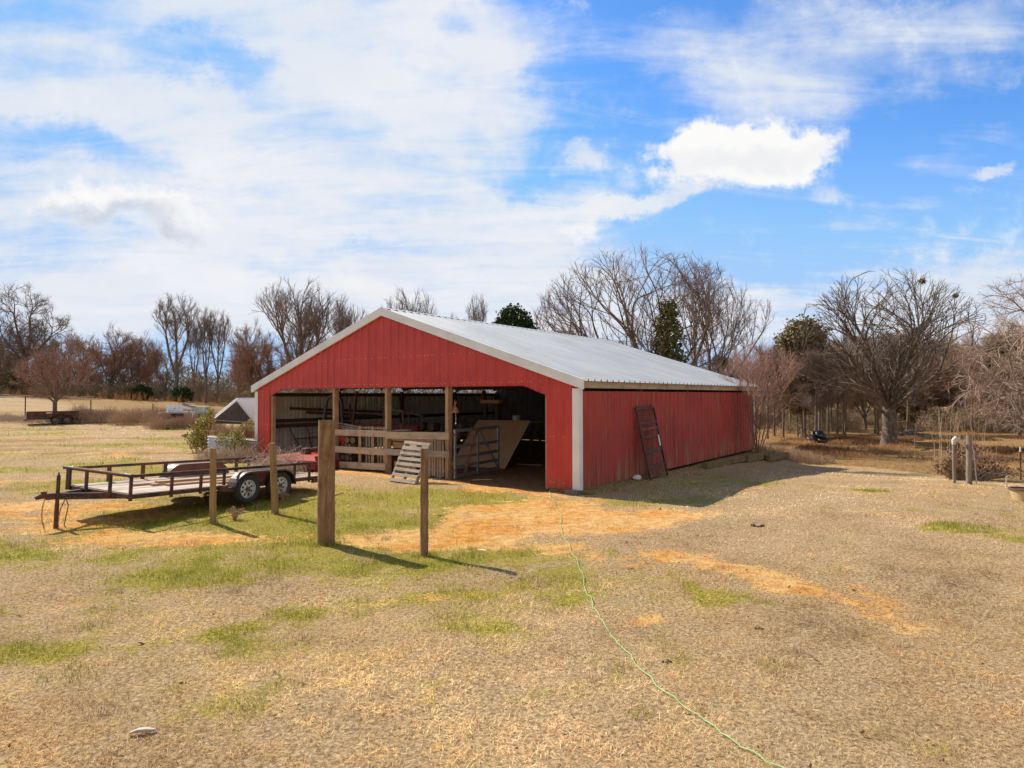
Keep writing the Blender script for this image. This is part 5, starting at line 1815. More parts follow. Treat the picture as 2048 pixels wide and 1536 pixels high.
# ------------------------------------------------------------------ bare trees: limbs, branches and twigs within a crown outline
def grow(seed, stems, env, step, gnarl=.12, trop=.10, ang=(28, 52), ratio=.62, space=(.7, .5, .36), tip=5.0, hmin=1.5, minlen=.45, first=3.2, rag=.10):
    """stems: main limbs as polylines; side branches fork off them, and off each other, until they leave the envelope"""
    rnd = random.Random(seed)
    nodes, par = [], []
    lump = [rnd.uniform(0, 6) for _ in range(3)]

    def inside(p):
        f = 1 + rag * math.sin(p.x * 1.7 + lump[0]) * math.sin(p.y * 1.5 + lump[1]) + rag * .7 * math.sin(p.x * 4 + p.z * 3 + lump[2])
        for c, r, w in env:
            if ((p.x - c[0]) / r[0]) ** 2 + ((p.y - c[1]) / r[1]) ** 2 + ((p.z - c[2]) / r[2]) ** 2 < f: return True
        return False

    def add(p, i):
        nodes.append(p); par.append(i); return len(nodes) - 1

    def side(d, a):
        u = d.cross(Vector((rnd.gauss(0, 1), rnd.gauss(0, 1), rnd.gauss(0, 1))))
        if u.length < 1e-4: u = Vector((1, 0, 0))
        u.normalize()
        return (d * math.cos(a) + u * math.sin(a)).normalized()

    def branch(i, d, L, lev):
        p = nodes[i]; was = inside(p); s = 0.0
        nxt = space[min(lev, 2)] * rnd.uniform(.5, 1.1)
        st = step * (1, .85, .7, .6)[min(lev, 3)]
        bend = Vector((rnd.gauss(0, 1), rnd.gauss(0, 1), rnd.gauss(0, 1))) * gnarl * .35
        while s < L:
            d = (d + bend + Vector((rnd.gauss(0, 1), rnd.gauss(0, 1), rnd.gauss(0, 1))) * gnarl + Vector((0, 0, trop))).normalized()
            p = p + d * st; s += st
            ins = inside(p)
            if (was and not ins) or p.z < .5: break
            was = was or ins
            i = add(p, i)
            nxt -= st
            if nxt <= 0 and lev < 3:
                nxt = space[min(lev, 2)] * rnd.uniform(.6, 1.4)
                Lc = ratio * (L - s) * rnd.uniform(.7, 1.2) + minlen * .6
                if Lc > minlen * .7: branch(i, side(d, R_(rnd.uniform(*ang))), Lc, lev + 1)
        return i, d

    tips = []
    for sm in stems:
        sm = [Vector(q) for q in sm]
        if nodes:
            last = min(range(len(nodes)), key=lambda j: (nodes[j] - sm[0]).length)
        else:
            last = add(sm[0], -1)
        d = Vector((0, 0, 1)); tot = sum((q - p).length for p, q in zip(sm[:-1], sm[1:])); run = 0; nxt = 0
        for p, q in zip(sm[:-1], sm[1:]):
            n = max(1, int((q - p).length / step)); d = (q - p).normalized()
            for k in range(1, n + 1):
                x = p.lerp(q, k / n) + Vector((rnd.gauss(0, 1), rnd.gauss(0, 1), 0)) * step * gnarl * .7
                last = add(x, last); run += step; nxt -= step
                if x.z > hmin and nxt <= 0:
                    nxt = space[0] * rnd.uniform(.7, 1.4)
                    branch(last, side(d, R_(rnd.uniform(ang[0] + 8, ang[1] + 12))), first * rnd.uniform(.55, 1.1), 1)
        tips.append((last, d))
    for last, d in tips:
        if nodes[last].z < hmin * .8: continue
        for k in range(3):
            branch(last, side(d, R_(rnd.uniform(5, 26) if k else 3)), tip * rnd.uniform(.8, 1.1), 0)
    return nodes, par


def tree_mesh(nodes, par, R, r0, seed, twig_n, twig_l, twig_r, split, twig_up=.3, flare=1.35, droop=0.0):
    """two builders: thick wood (trunk) and thin branches with twigs (crown)"""
    rnd = random.Random(seed + 99)
    N = len(nodes)
    ch = [[] for _ in range(N)]
    for i, p in enumerate(par):
        if p >= 0: ch[p].append(i)
    cnt = [0] * N
    for i in range(N - 1, -1, -1):
        if not ch[i]: cnt[i] = 1
        if par[i] >= 0: cnt[par[i]] += cnt[i]
    top = max(cnt)
    ex = math.log(R / r0) / math.log(max(top, 2))
    rad = [r0 * c ** ex for c in cnt]
    for _ in range(2):      # soften the kinks
        nw = list(nodes)
        for i in range(N):
            if par[i] >= 0 and ch[i]:
                c = max(ch[i], key=lambda q: cnt[q])
                nw[i] = nodes[i] * .5 + (nodes[par[i]] + nodes[c]) * .25
        nodes = nw
    z0 = min(p.z for p in nodes)
    trunk, crown = MB(), MB()
    starts = [(i, -1) for i in range(N) if par[i] < 0]
    while starts:
        i, frm = starts.pop()
        pts, rs = ([nodes[frm]], [min(rad[frm], rad[i] * 1.15)]) if frm >= 0 else ([], [])
        cur = i
        while True:
            f = 1.0
            h = nodes[cur].z - z0
            if rad[cur] > R * .45 and h < R * 3: f = 1 + (flare - 1) * (1 - h / (R * 3)) ** 2
            pts.append(nodes[cur]); rs.append(rad[cur] * f)
            if not ch[cur]: break
            nx = max(ch[cur], key=lambda q: cnt[q])
            for c in ch[cur]:
                if c != nx: starts.append((c, cur))
            cur = nx
        if len(pts) < 2: continue
        rs[-1] *= .5
        # cut the chain where it becomes thin
        k = next((j for j, r in enumerate(rs) if r < split), len(rs))
        if k >= 2:
            trunk.tube(pts[:k + 1], rs[:k + 1], 9 if rs[0] > .12 else 6, False)
        if k < len(pts) - 1:
            s = max(k - 0, 0)
            crown.tube(pts[s:], rs[s:], 4 if rs[s] > .025 else 3, False)
    # twigs: thin three sided spikes
    thin = [i for i in range(N) if par[i] >= 0 and rad[i] < split * .8]
    wts = thin
    for _ in range(twig_n):
        i = rnd.choice(wts)
        p = nodes[par[i]].lerp(nodes[i], rnd.random())
        d = (nodes[i] - nodes[par[i]]).normalized()
        t = (d * 1.0 + Vector((rnd.gauss(0, .62), rnd.gauss(0, .62), rnd.gauss(twig_up, .5)))).normalized()
        L = twig_l * rnd.uniform(.4, 1.2)
        e = p + t * L; e.z -= droop * L
        side = t.cross(Vector((rnd.gauss(0, 1), rnd.gauss(0, 1), rnd.gauss(0, 1)))).normalized()
        s2 = t.cross(side)
        m = p.lerp(e, .55) + side * L * rnd.uniform(-.1, .1)
        w = twig_r
        for _k in range(2):      # side shoots
            q = p.lerp(e, rnd.uniform(.25, .8)); u2 = (t + Vector((rnd.gauss(0, .6), rnd.gauss(0, .6), rnd.gauss(.1, .5)))).normalized() * L * rnd.uniform(.3, .6)
            a = len(crown.v); s3 = side * w * .5
            crown.v += [tuple(q + s3), tuple(q - s3 * .5 + s2 * w * .45), tuple(q - s3 * .5 - s2 * w * .45), tuple(q + u2)]
            for f in ((0, 1, 3), (1, 2, 3), (2, 0, 3)): crown.face([a + j for j in f])
        a = len(crown.v)
        crown.v += [tuple(p + side * w), tuple(p - side * w * .5 + s2 * w * .8), tuple(p - side * w * .5 - s2 * w * .8), tuple(m + side * w * .7), tuple(m - side * w * .4 + s2 * w * .5), tuple(m - side * w * .4 - s2 * w * .5), tuple(e)]
        for q in ((0, 1, 4, 3), (1, 2, 5, 4), (2, 0, 3, 5)): crown.face([a + j for j in q])
        for q in ((3, 4, 6), (4, 5, 6), (5, 3, 6)): crown.face([a + j for j in q])
    return trunk, crown


TREE_H = {}


def tree(name, label, cat, loc, tc, mats, rotz=0.0, scale=1.0, group=None):
    T = thing(name, label, cat, loc, rotz, group)
    zs = sorted(v[2] for v in tc[1].v)
    TREE_H[T.name] = zs[int(len(zs) * .998)]
    T.scale = (scale, scale, scale) if not hasattr(scale, '__len__') else scale
    tc[0].build('trunk', mats[0], T, True, 60)
    tc[1].build('crown', mats[1], T)
    return T


def copy_tree(src, label, loc, rotz, scale, group=None, mats=None):
    r = src.copy(); COL.objects.link(r)
    r.location = loc; r.rotation_euler = (0, 0, rotz)
    r.scale = (scale, scale, scale) if not hasattr(scale, '__len__') else scale
    r['label'] = label
    if group: r['group'] = group
    elif 'group' in r: del r['group']
    for c in list(src.children):
        k = c.copy(); COL.objects.link(k); k.parent = r
    return r


def proto_oak():
    st = [[(0, 0, -.1), (.02, 0, 1.6), (-.02, .05, 2.9)], [(-.02, .05, 2.9), (-.9, .2, 4.5), (-1.5, -.1, 6.6)], [(-.02, .05, 2.9), (.7, -.1, 4.6), (1.1, .2, 6.4)],
          [(.0, 0, 2.4), (1.5, -.4, 3.9), (3.2, -.6, 5.0)], [(0, .0, 2.2), (-1.6, .6, 3.6), (-3.3, .5, 4.4)], [(0, 0, 2.9), (.3, 1.6, 4.6)], [(0, 0, 2.6), (-.2, -1.8, 4.2)]]
    env = [((.3, 0, 7.5), (7.2, 4.6, 5.6), 1.0), ((.1, 0, 5.6), (7.4, 4.8, 2.6), .35), ((2.2, 0, 7.6), (6.3, 3.8, 4.6), .45)]
    for k in range(6):      # limbs all round the dome
        a = k * 1.05 + .3; e = (.40, .75, 1.1)[k % 3]
        st.append([(0, 0, 2.5 + .25 * (k % 3)), (1.5 * math.cos(a) * math.cos(e), 1.4 * math.sin(a) * math.cos(e), 2.9 + 1.9 * math.sin(e) + .4), (3.3 * math.cos(a) * math.cos(e), 3.0 * math.sin(a) * math.cos(e), 3.3 + 4.2 * math.sin(e))])
    n, p = grow(4, st, env, .30, .085, .008, (18, 42), .68, (1.15, .70, .52), 9.0, 2.6, .5, 4.6, .05)
    return tree_mesh(n, p, .46, .0140, 4, 5500, .5, .0085, .045, .15, 1.5)


def proto_spread(seed=11):
    st = [[(0, 0, -.1), (0, 0, 1.6)], [(0, 0, 1.2), (-1.6, .2, 3.3), (-3.0, .3, 4.8)], [(0, 0, 1.4), (-.7, -.3, 4.0), (-1.5, -.3, 6.2)], [(0, 0, 1.6), (.3, .2, 5.2)], [(0, 0, 1.3), (1.4, .1, 3.6), (2.2, .1, 5.2)], [(0, 0, .9), (-2.4, -.3, 2.6), (-4.5, -.4, 3.9)]]
    env = [((-1.4, 0, 7.6), (5.9, 4.0, 4.8), 1.0), ((-3.4, 0, 5.6), (4.2, 3.2, 2.8), .3), ((1.8, 0, 8.4), (2.4, 2.4, 3.8), .25)]
    n, p = grow(seed, st, env, .32, .09, .035, (20, 46), .68, (1.0, .68, .50), 9.0, 2.0, .5, 5.6, .06)
    return tree_mesh(n, p, .38, .0115, seed, 6500, .5, .0075, .04, .3)


def proto_lean(seed=15):
    st = [[(0, 0, -.1), (0, 0, .8)], [(0, 0, .8), (.2, 0, 3.5), (.3, 0, 5.5)], [(0, 0, .8), (-.6, .2, 3.4), (-.8, .3, 6)], [(0, 0, .8), (.9, -.2, 4)], [(-1.8, .2, .2), (.3, .1, 2.8), (3.0, 0, 5.2), (4.4, 0, 7.0)]]
    env = [((.0, 0, 7.8), (3.4, 3.2, 4.2), 1.0), ((2.6, 0, 7.0), (3.2, 2.6, 3.0), .5)]
    n, p = grow(seed, st, env, .32, .09, .06, (18, 44), .68, (.95, .68, .50), 7.5, 1.8, .5, 4.4, .06)
    return tree_mesh(n, p, .26, .0115, seed, 6500, .5, .0075, .04, .3)


def proto_vase(seed=21, H=17.0, W=5.2):
    st = [[(0, 0, -.1), (0, 0, 2.0)], [(0, 0, 2.0), (.1, .1, 5.5), (.3, 0, 8.5)], [(0, 0, 2.0), (-.7, 0, 5), (-1.6, .2, 8)], [(0, 0, 1.8), (.9, -.2, 5), (1.9, -.2, 8)], [(0, 0, 2.2), (-.2, .9, 6)], [(0, 0, 2.4), (.2, -.9, 6)]]
    env = [((0, 0, H * .66), (W, W * .9, H * .34), 1.0), ((0, 0, H * .5), (W * .8, W * .8, H * .28), .35)]
    n, p = grow(seed, st, env, .42, .085, .09, (18, 42), .66, (.85, .65, .5), 8.0, 3.0, .7, 4.6)
    return tree_mesh(n, p, .34, .018, seed, 3600, .85, .012, .06, .35)


def proto_tall(seed=31, H=19.0, W=4.2):
    st = [[(0, 0, -.1), (.1, 0, 5), (0, .1, 9)], [(.05, 0, 4), (-.9, .1, 7.5), (-1.6, .2, 11)], [(.1, 0, 5.5), (1.1, -.1, 8.5), (1.8, 0, 11)]]
    env = [((0, 0, H * .70), (W, W * .9, H * .30), 1.0), ((0, 0, H * .5), (W * .7, W * .7, H * .26), .25)]
    n, p = grow(seed, st, env, .50, .11, .09, (20, 46), .64, (1.0, .8, .6), 7.5, 6.5, .8, 3.6)
    return tree_mesh(n, p, .32, .021, seed, 3600, .95, .014, .075, .35)


def proto_big(seed=41, H=21.0, W=8.0):
    st = [[(0, 0, -.1), (0, 0, 5), (-.2, 0, 7)], [(0, 0, 6.5), (.8, .2, 10), (.3, .3, 14)], [(0, 0, 5), (-2.2, .1, 8), (-4.0, .2, 10)], [(0, 0, 6), (2.2, -.3, 8.5), (4.2, -.3, 10.5)], [(-.1, 0, 7), (-1.4, -.2, 11), (-2.4, -.1, 15)], [(0, 0, 5.5), (.4, 1.8, 9)], [(0, 0, 5.5), (-.4, -1.8, 9)]]
    env = [((0, 0, 14), (W, W * .85, 7.2), 1.0), ((2.5, 0, 10.5), (W * .75, W * .7, 4.5), .4), ((-2.5, 0, 15), (4.5, 4, 5.5), .3)]
    n, p = grow(seed, st, env, .50, .21, .035, (26, 60), .64, (1.0, .75, .6), 7.0, 4.5, .8, 5.2)
    return tree_mesh(n, p, .52, .023, seed, 6500, 1.1, .016, .08, .2)


def proto_bush(seed=51, H=11.0, W=4.6):
    st = [[(0, 0, -.1), (.1, 0, 1.8)], [(.1, 0, 1.8), (.5, .2, 5)], [(0, 0, 1.5), (-1.2, .1, 4.5)], [(0, 0, 1.2), (1.5, -.3, 4)]]
    env = [((0, 0, H * .62), (W, W * .9, H * .38), 1.0), ((0, 0, H * .4), (W * .9, W * .85, H * .24), .4)]
    n, p = grow(seed, st, env, .38, .16, .07, (24, 52), .64, (.7, .55, .45), 4.5, 1.2, .6, 3.6)
    return tree_mesh(n, p, .18, .016, seed, 4200, .85, .014, .055, .4)


def proto_thin(seed=61, H=10.0, W=1.9):
    st = [[(0, 0, -.1), (.05, .02, 2.5), (.1, -.02, 5)]]
    env = [((0.1, 0, H * .68), (W, W, H * .32), 1.0)]
    n, p = grow(seed, st, env, .36, .12, .08, (28, 56), .6, (.55, .5, .4), 4.0, 2.4, .5, 1.8)
    return tree_mesh(n, p, .10, .013, seed, 2600, .85, .010, .04, .3)


def proto_small(seed=71):
    st = [[(0, 0, -.1), (0, 0, 1.7)], [(0, 0, 1.7), (-.6, .1, 3)], [(0, 0, 1.6), (.8, 0, 3.2)], [(0, 0, 1.5), (.1, .7, 3)], [(0, 0, 1.5), (1.1, -.4, 2.6)], [(0, 0, 1.5), (-1.2, -.2, 2.5)]]
    env = [((0, 0, 4.9), (2.7, 2.5, 3.1), 1.0), ((0, 0, 3.4), (3.0, 2.8, 1.5), .4)]
    n, p = grow(seed, st, env, .26, .13, .05, (24, 52), .64, (.42, .34, .28), 3.2, 1.3, .4, 2.4)
    return tree_mesh(n, p, .15, .011, seed, 2200, .45, .0085, .04, .3)


def proto_shrub(seed=81):
    st = []
    rnd = random.Random(2)
    for k in range(9):
        a = rnd.uniform(0, 6.28); s = rnd.uniform(.15, .8)
        st.append([(0, 0, -.05), (math.cos(a) * s * .35, math.sin(a) * s * .35, .8), (math.cos(a) * s, math.sin(a) * s, 2.2)])
    env = [((.15, 0, 2.9), (1.6, 1.5, 1.6), 1.0), ((.5, 0, 2.0), (1.7, 1.4, 1.0), .35), ((0, 0, 3.9), (.8, .8, 1.4), .25)]
    n, p = grow(seed, st, env, .15, .09, .06, (16, 42), .66, (.28, .22, .18), 2.2, .5, .25, 1.3)
    return tree_mesh(n, p, .034, .0036, seed, 1500, .42, .0034, .014, .55, 1.2)


def proto_pale(seed=91):
    st = [[(0, 0, -.1), (0, 0, 1.4)], [(0, 0, 1.4), (-.8, .1, 3.2), (-1.8, 0, 5.0)], [(0, 0, 1.4), (.4, 0, 4), (.2, .1, 6.5)], [(0, 0, 1.2), (-1.8, -.3, 2.6), (-3.2, -.4, 3.2)], [(0, 0, 1.3), (1.4, .2, 3.6)], [(0, 0, 1.3), (-.6, .9, 3.5)]]
    env = [((-.3, 0, 5.4), (4.0, 3.4, 3.8), 1.0), ((-1.0, 0, 3.2), (4.4, 3.2, 2.0), .8)]
    n, p = grow(seed, st, env, .27, .17, -.02, (26, 60), .62, (.55, .42, .34), 4.2, 1.2, .45, 3.2)
    return tree_mesh(n, p, .15, .0095, seed, 3600, .6, .006, .03, -.05, 1.3, .15)


# ------------------------------------------------------------------ evergreen crowns of many small sprays
def sprays(blobs, n, size, seed, shell=.55, flat=.6):
    rng = np.random.default_rng(seed)
    w = np.array([b[2] for b in blobs], float); w /= w.sum()
    k = rng.choice(len(blobs), n, p=w)
    c = np.array([b[0] for b in blobs])[k]; r = np.array([b[1] for b in blobs])[k]
    d = rng.normal(size=(n, 3)); d /= np.linalg.norm(d, axis=1)[:, None]
    q = (shell + (1 - shell) * rng.uniform(0, 1, n) ** .5)[:, None]
    lump = 1 + .22 * np.sin(d[:, 0] * 9 + k) * np.sin(d[:, 1] * 8 + 2 * k) + .12 * np.sin(d[:, 2] * 15 + k)
    P = c + d * r * q * lump[:, None]
    a = rng.normal(size=(n, 3)); a /= np.linalg.norm(a, axis=1)[:, None]
    b = np.cross(a, d + rng.normal(size=(n, 3)) * flat); b /= np.linalg.norm(b, axis=1)[:, None] + 1e-9
    s = size * rng.uniform(.5, 1.3, n)[:, None]
    V = np.stack([P + a * s, P + b * s * .45, P - a * s * .7, P - b * s * .45], 1)
    F = np.arange(n * 4)
    return V.reshape(-1, 3), F, np.full(n, 4, 'i')


def evergreen(name, label, loc, blobs, n, size, mat, bark, trunk, seed, cat='tree', group=None, shell=.5):
    T = thing(name, label, cat, loc, 0, group)
    m = MB()
    for pts, rs in trunk: m.tube(pts, rs, 8, False)
    m.build('trunk', bark, T, True)
    V, F, L = sprays(blobs, n, size, seed, shell)
    raw_mesh('crown', V, F, L, mat, T)
    return T


def lumps(c, R, H, n, seed, s=(.25, .5)):
    """many overlapping clumps filling an upright crown"""
    rnd = random.Random(seed); out = []
    for k in range(n):
        t = rnd.random()
        prof = math.sin(PI * (0.12 + .80 * t)) ** .8
        a = rnd.uniform(0, 6.28); q = R * prof * math.sqrt(rnd.random()) * .85
        r = R * rnd.uniform(*s)
        out.append(((c[0] + q * math.cos(a), c[1] + q * math.sin(a), c[2] + H * t), (r, r, r * .75), 1.0))
    return out


# ------------------------------------------------------------------ loose growth (stuff): brush made of fine twigs and leaves
def brush_mass(name, label, spots, n, mat, seed, ln, wd, up=.8, leaf=0.0, leafsize=.1):
    """spots: (x, y, rx, ry, height)"""
    rng = np.random.default_rng(seed)
    S = np.array([s[:5] for s in spots]); w = S[:, 2] * S[:, 3] * S[:, 4]; w /= w.sum()
    k = rng.choice(len(S), n, p=w)
    a = rng.uniform(0, 2 * PI, n); q = np.sqrt(rng.uniform(0, 1, n))
    x = S[k, 0] + S[k, 2] * q * np.cos(a); y = S[k, 1] + S[k, 3] * q * np.sin(a)
    z = zt(x, y)
    ztop = S[k, 4] * (1 - .55 * q ** 2) * (0.75 + .5 * fbm(x * 1.0, y * 1.0, .6, seed, 3))
    b = rng.uniform(0, 1, n) ** .8 * np.maximum(ztop - ln * .4, .02)
    d = rng.normal(size=(n, 3)); d[:, 2] = np.abs(d[:, 2]) * up + up * .6; d /= np.linalg.norm(d, axis=1)[:, None]
    L = ln * rng.uniform(.4, 1.2, n)
    P = np.stack([x, y, z + b], 1)
    sd = np.cross(d, rng.normal(size=(n, 3))); sd /= np.linalg.norm(sd, axis=1)[:, None]
    W = wd * rng.uniform(.6, 1.3, n)[:, None]
    isl = rng.uniform(0, 1, n) < leaf
    W = np.where(isl[:, None], leafsize * rng.uniform(.5, 1.2, n)[:, None] * .5, W); L = np.where(isl, leafsize * rng.uniform(.8, 1.6, n), L)
    V = np.stack([P - sd * W * .5, P + sd * W * .5, P + d * (L * .55)[:, None] + sd * W * .45, P + d * L[:, None]], 1)
    o = raw_mesh(name, V.reshape(-1, 3), np.arange(n * 4), np.full(n, 4, 'i'), mat)
    kind(o, 'stuff'); o['label'] = label
    return o


# ------------------------------------------------------------------ place the trees
def top_scale(T, px_top, depth, base):
    return ((792 - px_top) / F_PX * depth + CAM_H - base.z) / TREE_H[T.name]


def build_trees():
    gb = (M['barkgrey'], M['twiggrey'])
    # the old oak on the right
    p = G(1779, 894)
    oak_tc = proto_oak()
    oak = tree('oak_tree', 'broad bare oak with a thick trunk and domed crown, alone right of the barn', 'tree', p, oak_tc, (M['barkoak'], M['twigoak']), .3)
    d = math.hypot(p.x, p.y) and p.y
    s = top_scale(oak, 546, p.y, p)
    oak.scale = (s * 1.08, s, s)
    rnd = random.Random(5)
    for px, py, r, lab in ((1846, 560, .27, 'small dark clump of mistletoe at the top of the oak crown'), (1914, 583, .20, 'faint mistletoe clump on the upper right of the oak crown')):
        q = D(px, py, p.y)
        mw = Matrix.Translation(p) @ Matrix.Rotation(.3, 4, 'Z') @ Matrix.Diagonal((s * 1.08, s, s, 1))
        q = min((mw @ Vector(v) for v in oak_tc[1].v[::7]), key=lambda v: (v - q).length + abs(v.y - q.y) * -.5)
        V, F, L = sprays([((0, 0, 0), (r, r, r * .75), 1.0)], 200, .09, 7, .1)
        o = raw_mesh('mistletoe', V, F, L, M['juniper']); o.location = q; tag(o, lab, 'mistletoe')
    # two spreading trees behind the barn roof
    b = X_at(1318, 41); b.z = -.5
    sp = tree('spreading_tree', 'wide bare tree with several limbs fanning above the barn roof', 'tree', b, proto_spread(), (M['barkbrown'], M['twiggrey']), .1)
    s = top_scale(sp, 500, 41, b); sp.scale = (s * 1.10, s, s)
    b = X_at(1412, 44); b.z = -.6
    le = tree('leaning_tree', 'dense bare tree with one limb leaning right, behind the barn eave', 'tree', b, proto_lean(), (M['barkbrown'], M['twiggrey']), 0)
    s = top_scale(le, 526, 44, b); le.scale = (s * .84, s * .84, s)
    # left of the barn
    vs = proto_vase()
    b = X_at(598, 78)
    T8 = tree('vase_tree', 'tall vase shaped bare tree just left of the barn gable', 'tree', b, vs, (M['barkbrown'], M['twiggrey']), .4); s = top_scale(T8, 556, 78, b); T8.scale = (s * 1.0, s, s)
    def cp(src, h, px, depth, top, rz, label, wid=1.0, group=None, dz=0):
        b = X_at(px, depth); b.z += dz
        s = top_scale(src, top, depth, b)
        return copy_tree(src, label, b, rz, (s * wid, s * wid, s), group)
    cp(T8, 17, 690, 92, 592, 2.0, 'bare tree rising just behind the left roof slope', .75)
    cp(T8, 17, 818, 95, 578, 3.7, 'bare treetop showing above the barn ridge, nearest its peak', .8)
    tl = proto_tall()
    b = X_at(352, 104)
    T5 = tree('tall_tree', 'tallest slim bare tree of the left treeline with a long clear trunk', 'tree', b, tl, gb, .2); s = top_scale(T5, 586, 104, b); T5.scale = (s * 1.05, s * 1.05, s)
    cp(T5, 19, 412, 102, 614, 1.5, 'slim bare tree right of the tallest one in the left treeline', .7)
    cp(T5, 19, 436, 104, 618, 3.3, 'slim bare tree last before the reddish trees of the left treeline', .72)
    cp(T5, 19, 388, 108, 640, 4.2, 'thin bare tree between the tallest slim trees on the left', .6)
    cp(T5, 19, 955, 110, 588, 2.4, 'thin bare treetop standing alone above the barn roof', .55)
    cp(T5, 19, 905, 120, 628, 1.1, 'low faint treetop just above the barn ridge line', .6)
    bg = proto_big()
    b = X_at(52, 104)
    T1 = tree('big_oak_tree', 'massive bare oak with crooked limbs at the left end of the treeline', 'tree', b, bg, gb, .2); s = top_scale(T1, 566, 104, b); T1.scale = (s * .92, s * .92, s)
    cp(T1, 21, -30, 100, 625, 2.2, 'brownish bare tree at the left edge behind the massive oak', .9)
    # reddish and brown bushy trees of the treeline
    bu = proto_bush()
    b = X_at(220, 106)
    B1 = tree('budding_tree', 'reddish budding tree in the middle of the left treeline', 'tree', b, bu, (M['barkgrey'], M['twigred']), 0); s = top_scale(B1, 652, 106, b); B1.scale = (s, s, s)
    cp(B1, 11, 272, 108, 664, 1.3, 'low reddish tree beside the tallest slim tree on the left', .85)
    cp(B1, 11, 505, 84, 640, 2.6, 'orange brown budding tree left of the vase shaped tree', .85)
    cp(B1, 11, 545, 88, 676, 4.0, 'low orange brown tree close to the left barn eave', .9)
    cp(B1, 11, 640, 86, 668, 5.1, 'low brown tree behind the left roof edge of the barn', .9)
    b = X_at(160, 108)
    bt = proto_bush(53)
    B2 = tree('brushy_tree', 'brushy bare tree in the dense left treeline', 'tree', b, bt, (M['barkgrey'], M['twigtan']), 1.0, group='brushy trees of the left treeline'); s = top_scale(B2, 676, 108, b); B2.scale = (s, s, s)
    for k, (px, dp, tp, rz, w) in enumerate(((-5, 106, 680, 1, 1), (95, 112, 668, 2, 1), (190, 108, 700, 3, 1), (250, 107, 715, 4, 1), (330, 112, 700, .4, .9),
                                     (400, 106, 740, .7, 1), (480, 90, 700, 2.2, .9), (25, 110, 660, 3.1, 1), (140, 118, 660, 4.4, .9), (295, 118, 680, 5.5, .9), (610, 100, 700, 3.0, 1))):
        cp(B2, 11, px, dp, tp, rz, 'brushy bare tree in the dense left treeline', w, 'brushy trees of the left treeline')
    # the little pink tree by the old trailer
    b = X_at(110, 58)
    T3 = tree('small_tree', 'small pinkish bare tree behind the old trailer in the field', 'tree', b, proto_small(), (M['barkbrown'], M['twigpink']), .5); s = top_scale(T3, 672, 58, b); T3.scale = (s, s, s)
    # shrub at the far right corner of the barn
    q = Bp(BW + .75, BL - 2.2); q.z = gz(q.x, q.y)
    SH = tree('bare_shrub', 'pink twigged bare shrub at the far corner of the right barn wall', 'shrub', q, proto_shrub(), (M['twigpink'], M['twigpink']), 0); SH.scale = (1.15, 1.15, 1.12)
    # right hand wood: slim trunks
    th = proto_thin(); th2 = proto_thin(67, 9.0, 2.3)
    b = X_at(1566, 52)
    W1 = tree('slim_tree', 'slim bare tree in the wood behind the pink shrub', 'tree', b, th, gb, 0, group='slim trees of the right wood'); s = top_scale(W1, 690, 52, b); W1.scale = (s, s, s)
    b = X_at(1690, 56)
    W2 = tree('slim_tree', 'slim bare tree in the wood behind the oak', 'tree', b, th2, (M['barkbrown'], M['twigtan']), 0, group='slim trees behind the oak'); s = top_scale(W2, 690, 56, b); W2.scale = (s, s, s)
    rnd = random.Random(77)
    xs1 = [1532, 1548, 1580, 1592, 1602, 1612, 1620, 1628, 1638, 1646, 1660, 1672]
    for k, px in enumerate(xs1):
        cp(W1, 10, px + rnd.uniform(-4, 4), rnd.uniform(46, 62), rnd.uniform(672, 735), rnd.uniform(0, 6), 'slim bare tree in the wood behind the pink shrub', rnd.uniform(.9, 1.3), 'slim trees of the right wood')
    for k in range(28):
        px = 1655 + k * 15.0
        cp(W2 if k % 3 else W1, 9 if k % 3 else 10, px + rnd.uniform(-6, 6), rnd.uniform(54, 88), rnd.uniform(650, 735), rnd.uniform(0, 6), 'slim bare tree in the wood behind the oak', rnd.uniform(1.0, 1.5), 'slim trees behind the oak')
    for k, (px, dp, tp) in enumerate(((1700, 78, 668), (1760, 84, 684), (1830, 76, 690), (1880, 80, 676), (1930, 72, 664), (1985, 70, 652), (2040, 74, 640), (1650, 82, 690), (1540, 80, 720), (1590, 86, 690), (2080, 66, 640), (1680, 70, 700), (1730, 66, 706), (1790, 70, 690), (1850, 66, 700), (1905, 64, 690), (1560, 66, 716), (1630, 68, 700))):
        cp(B1 if k % 2 else B2, 11, px, dp, tp, k * 1.3, 'brushy bare tree far back in the wood beyond the oak', 1.0, 'brushy trees far behind the oak')
    for k, (px, dp, tp) in enumerate(((1440, 74, 715), (1480, 80, 720), (1160, 90, 662), (1120, 96, 652), (1250, 80, 700))):
        cp(B2, 11, px, dp, tp, k * 1.7 + .3, 'brushy bare treetop showing just above the barn roof', 1.0, 'brushy treetops above the barn roof')
    # pale tree at the right edge
    b = X_at(2065, 31)
    PT = tree('pale_tree', 'pale twigged bare tree at the right edge behind the bramble', 'tree', b, proto_pale(), (M['barkpale'], M['twigpale']), .3); s = top_scale(PT, 552, 31, b); PT.scale = (s * .88, s * .88, s)
    # evergreens
    b = X_at(1028, 92)
    h = (792 - 613) / F_PX * 92 + 2.5 - b.z
    evergreen('pine_tree', 'round dark green pine top above the barn ridge', b, [((0, 0, h - 1.9), (2.4, 2.2, 1.9), 1.2), ((-1.9, .2, h - 2.9), (1.4, 1.3, 1.2), .6), ((1.8, .2, h - 3.0), (1.5, 1.3, 1.3), .6), ((.4, 0, h - 3.9), (3.0, 2.6, 1.6), 1.0), ((-.7, -.6, h - 1.1), (1.1, 1, .9), .4), ((0, 0, h - 6), (2.6, 2.4, 1.6), .6)], 7000, .26, M['pine'], M['barkbrown'], [([(0, 0, -.1), (0, 0, h - 1)], [.3, .08])], 3)
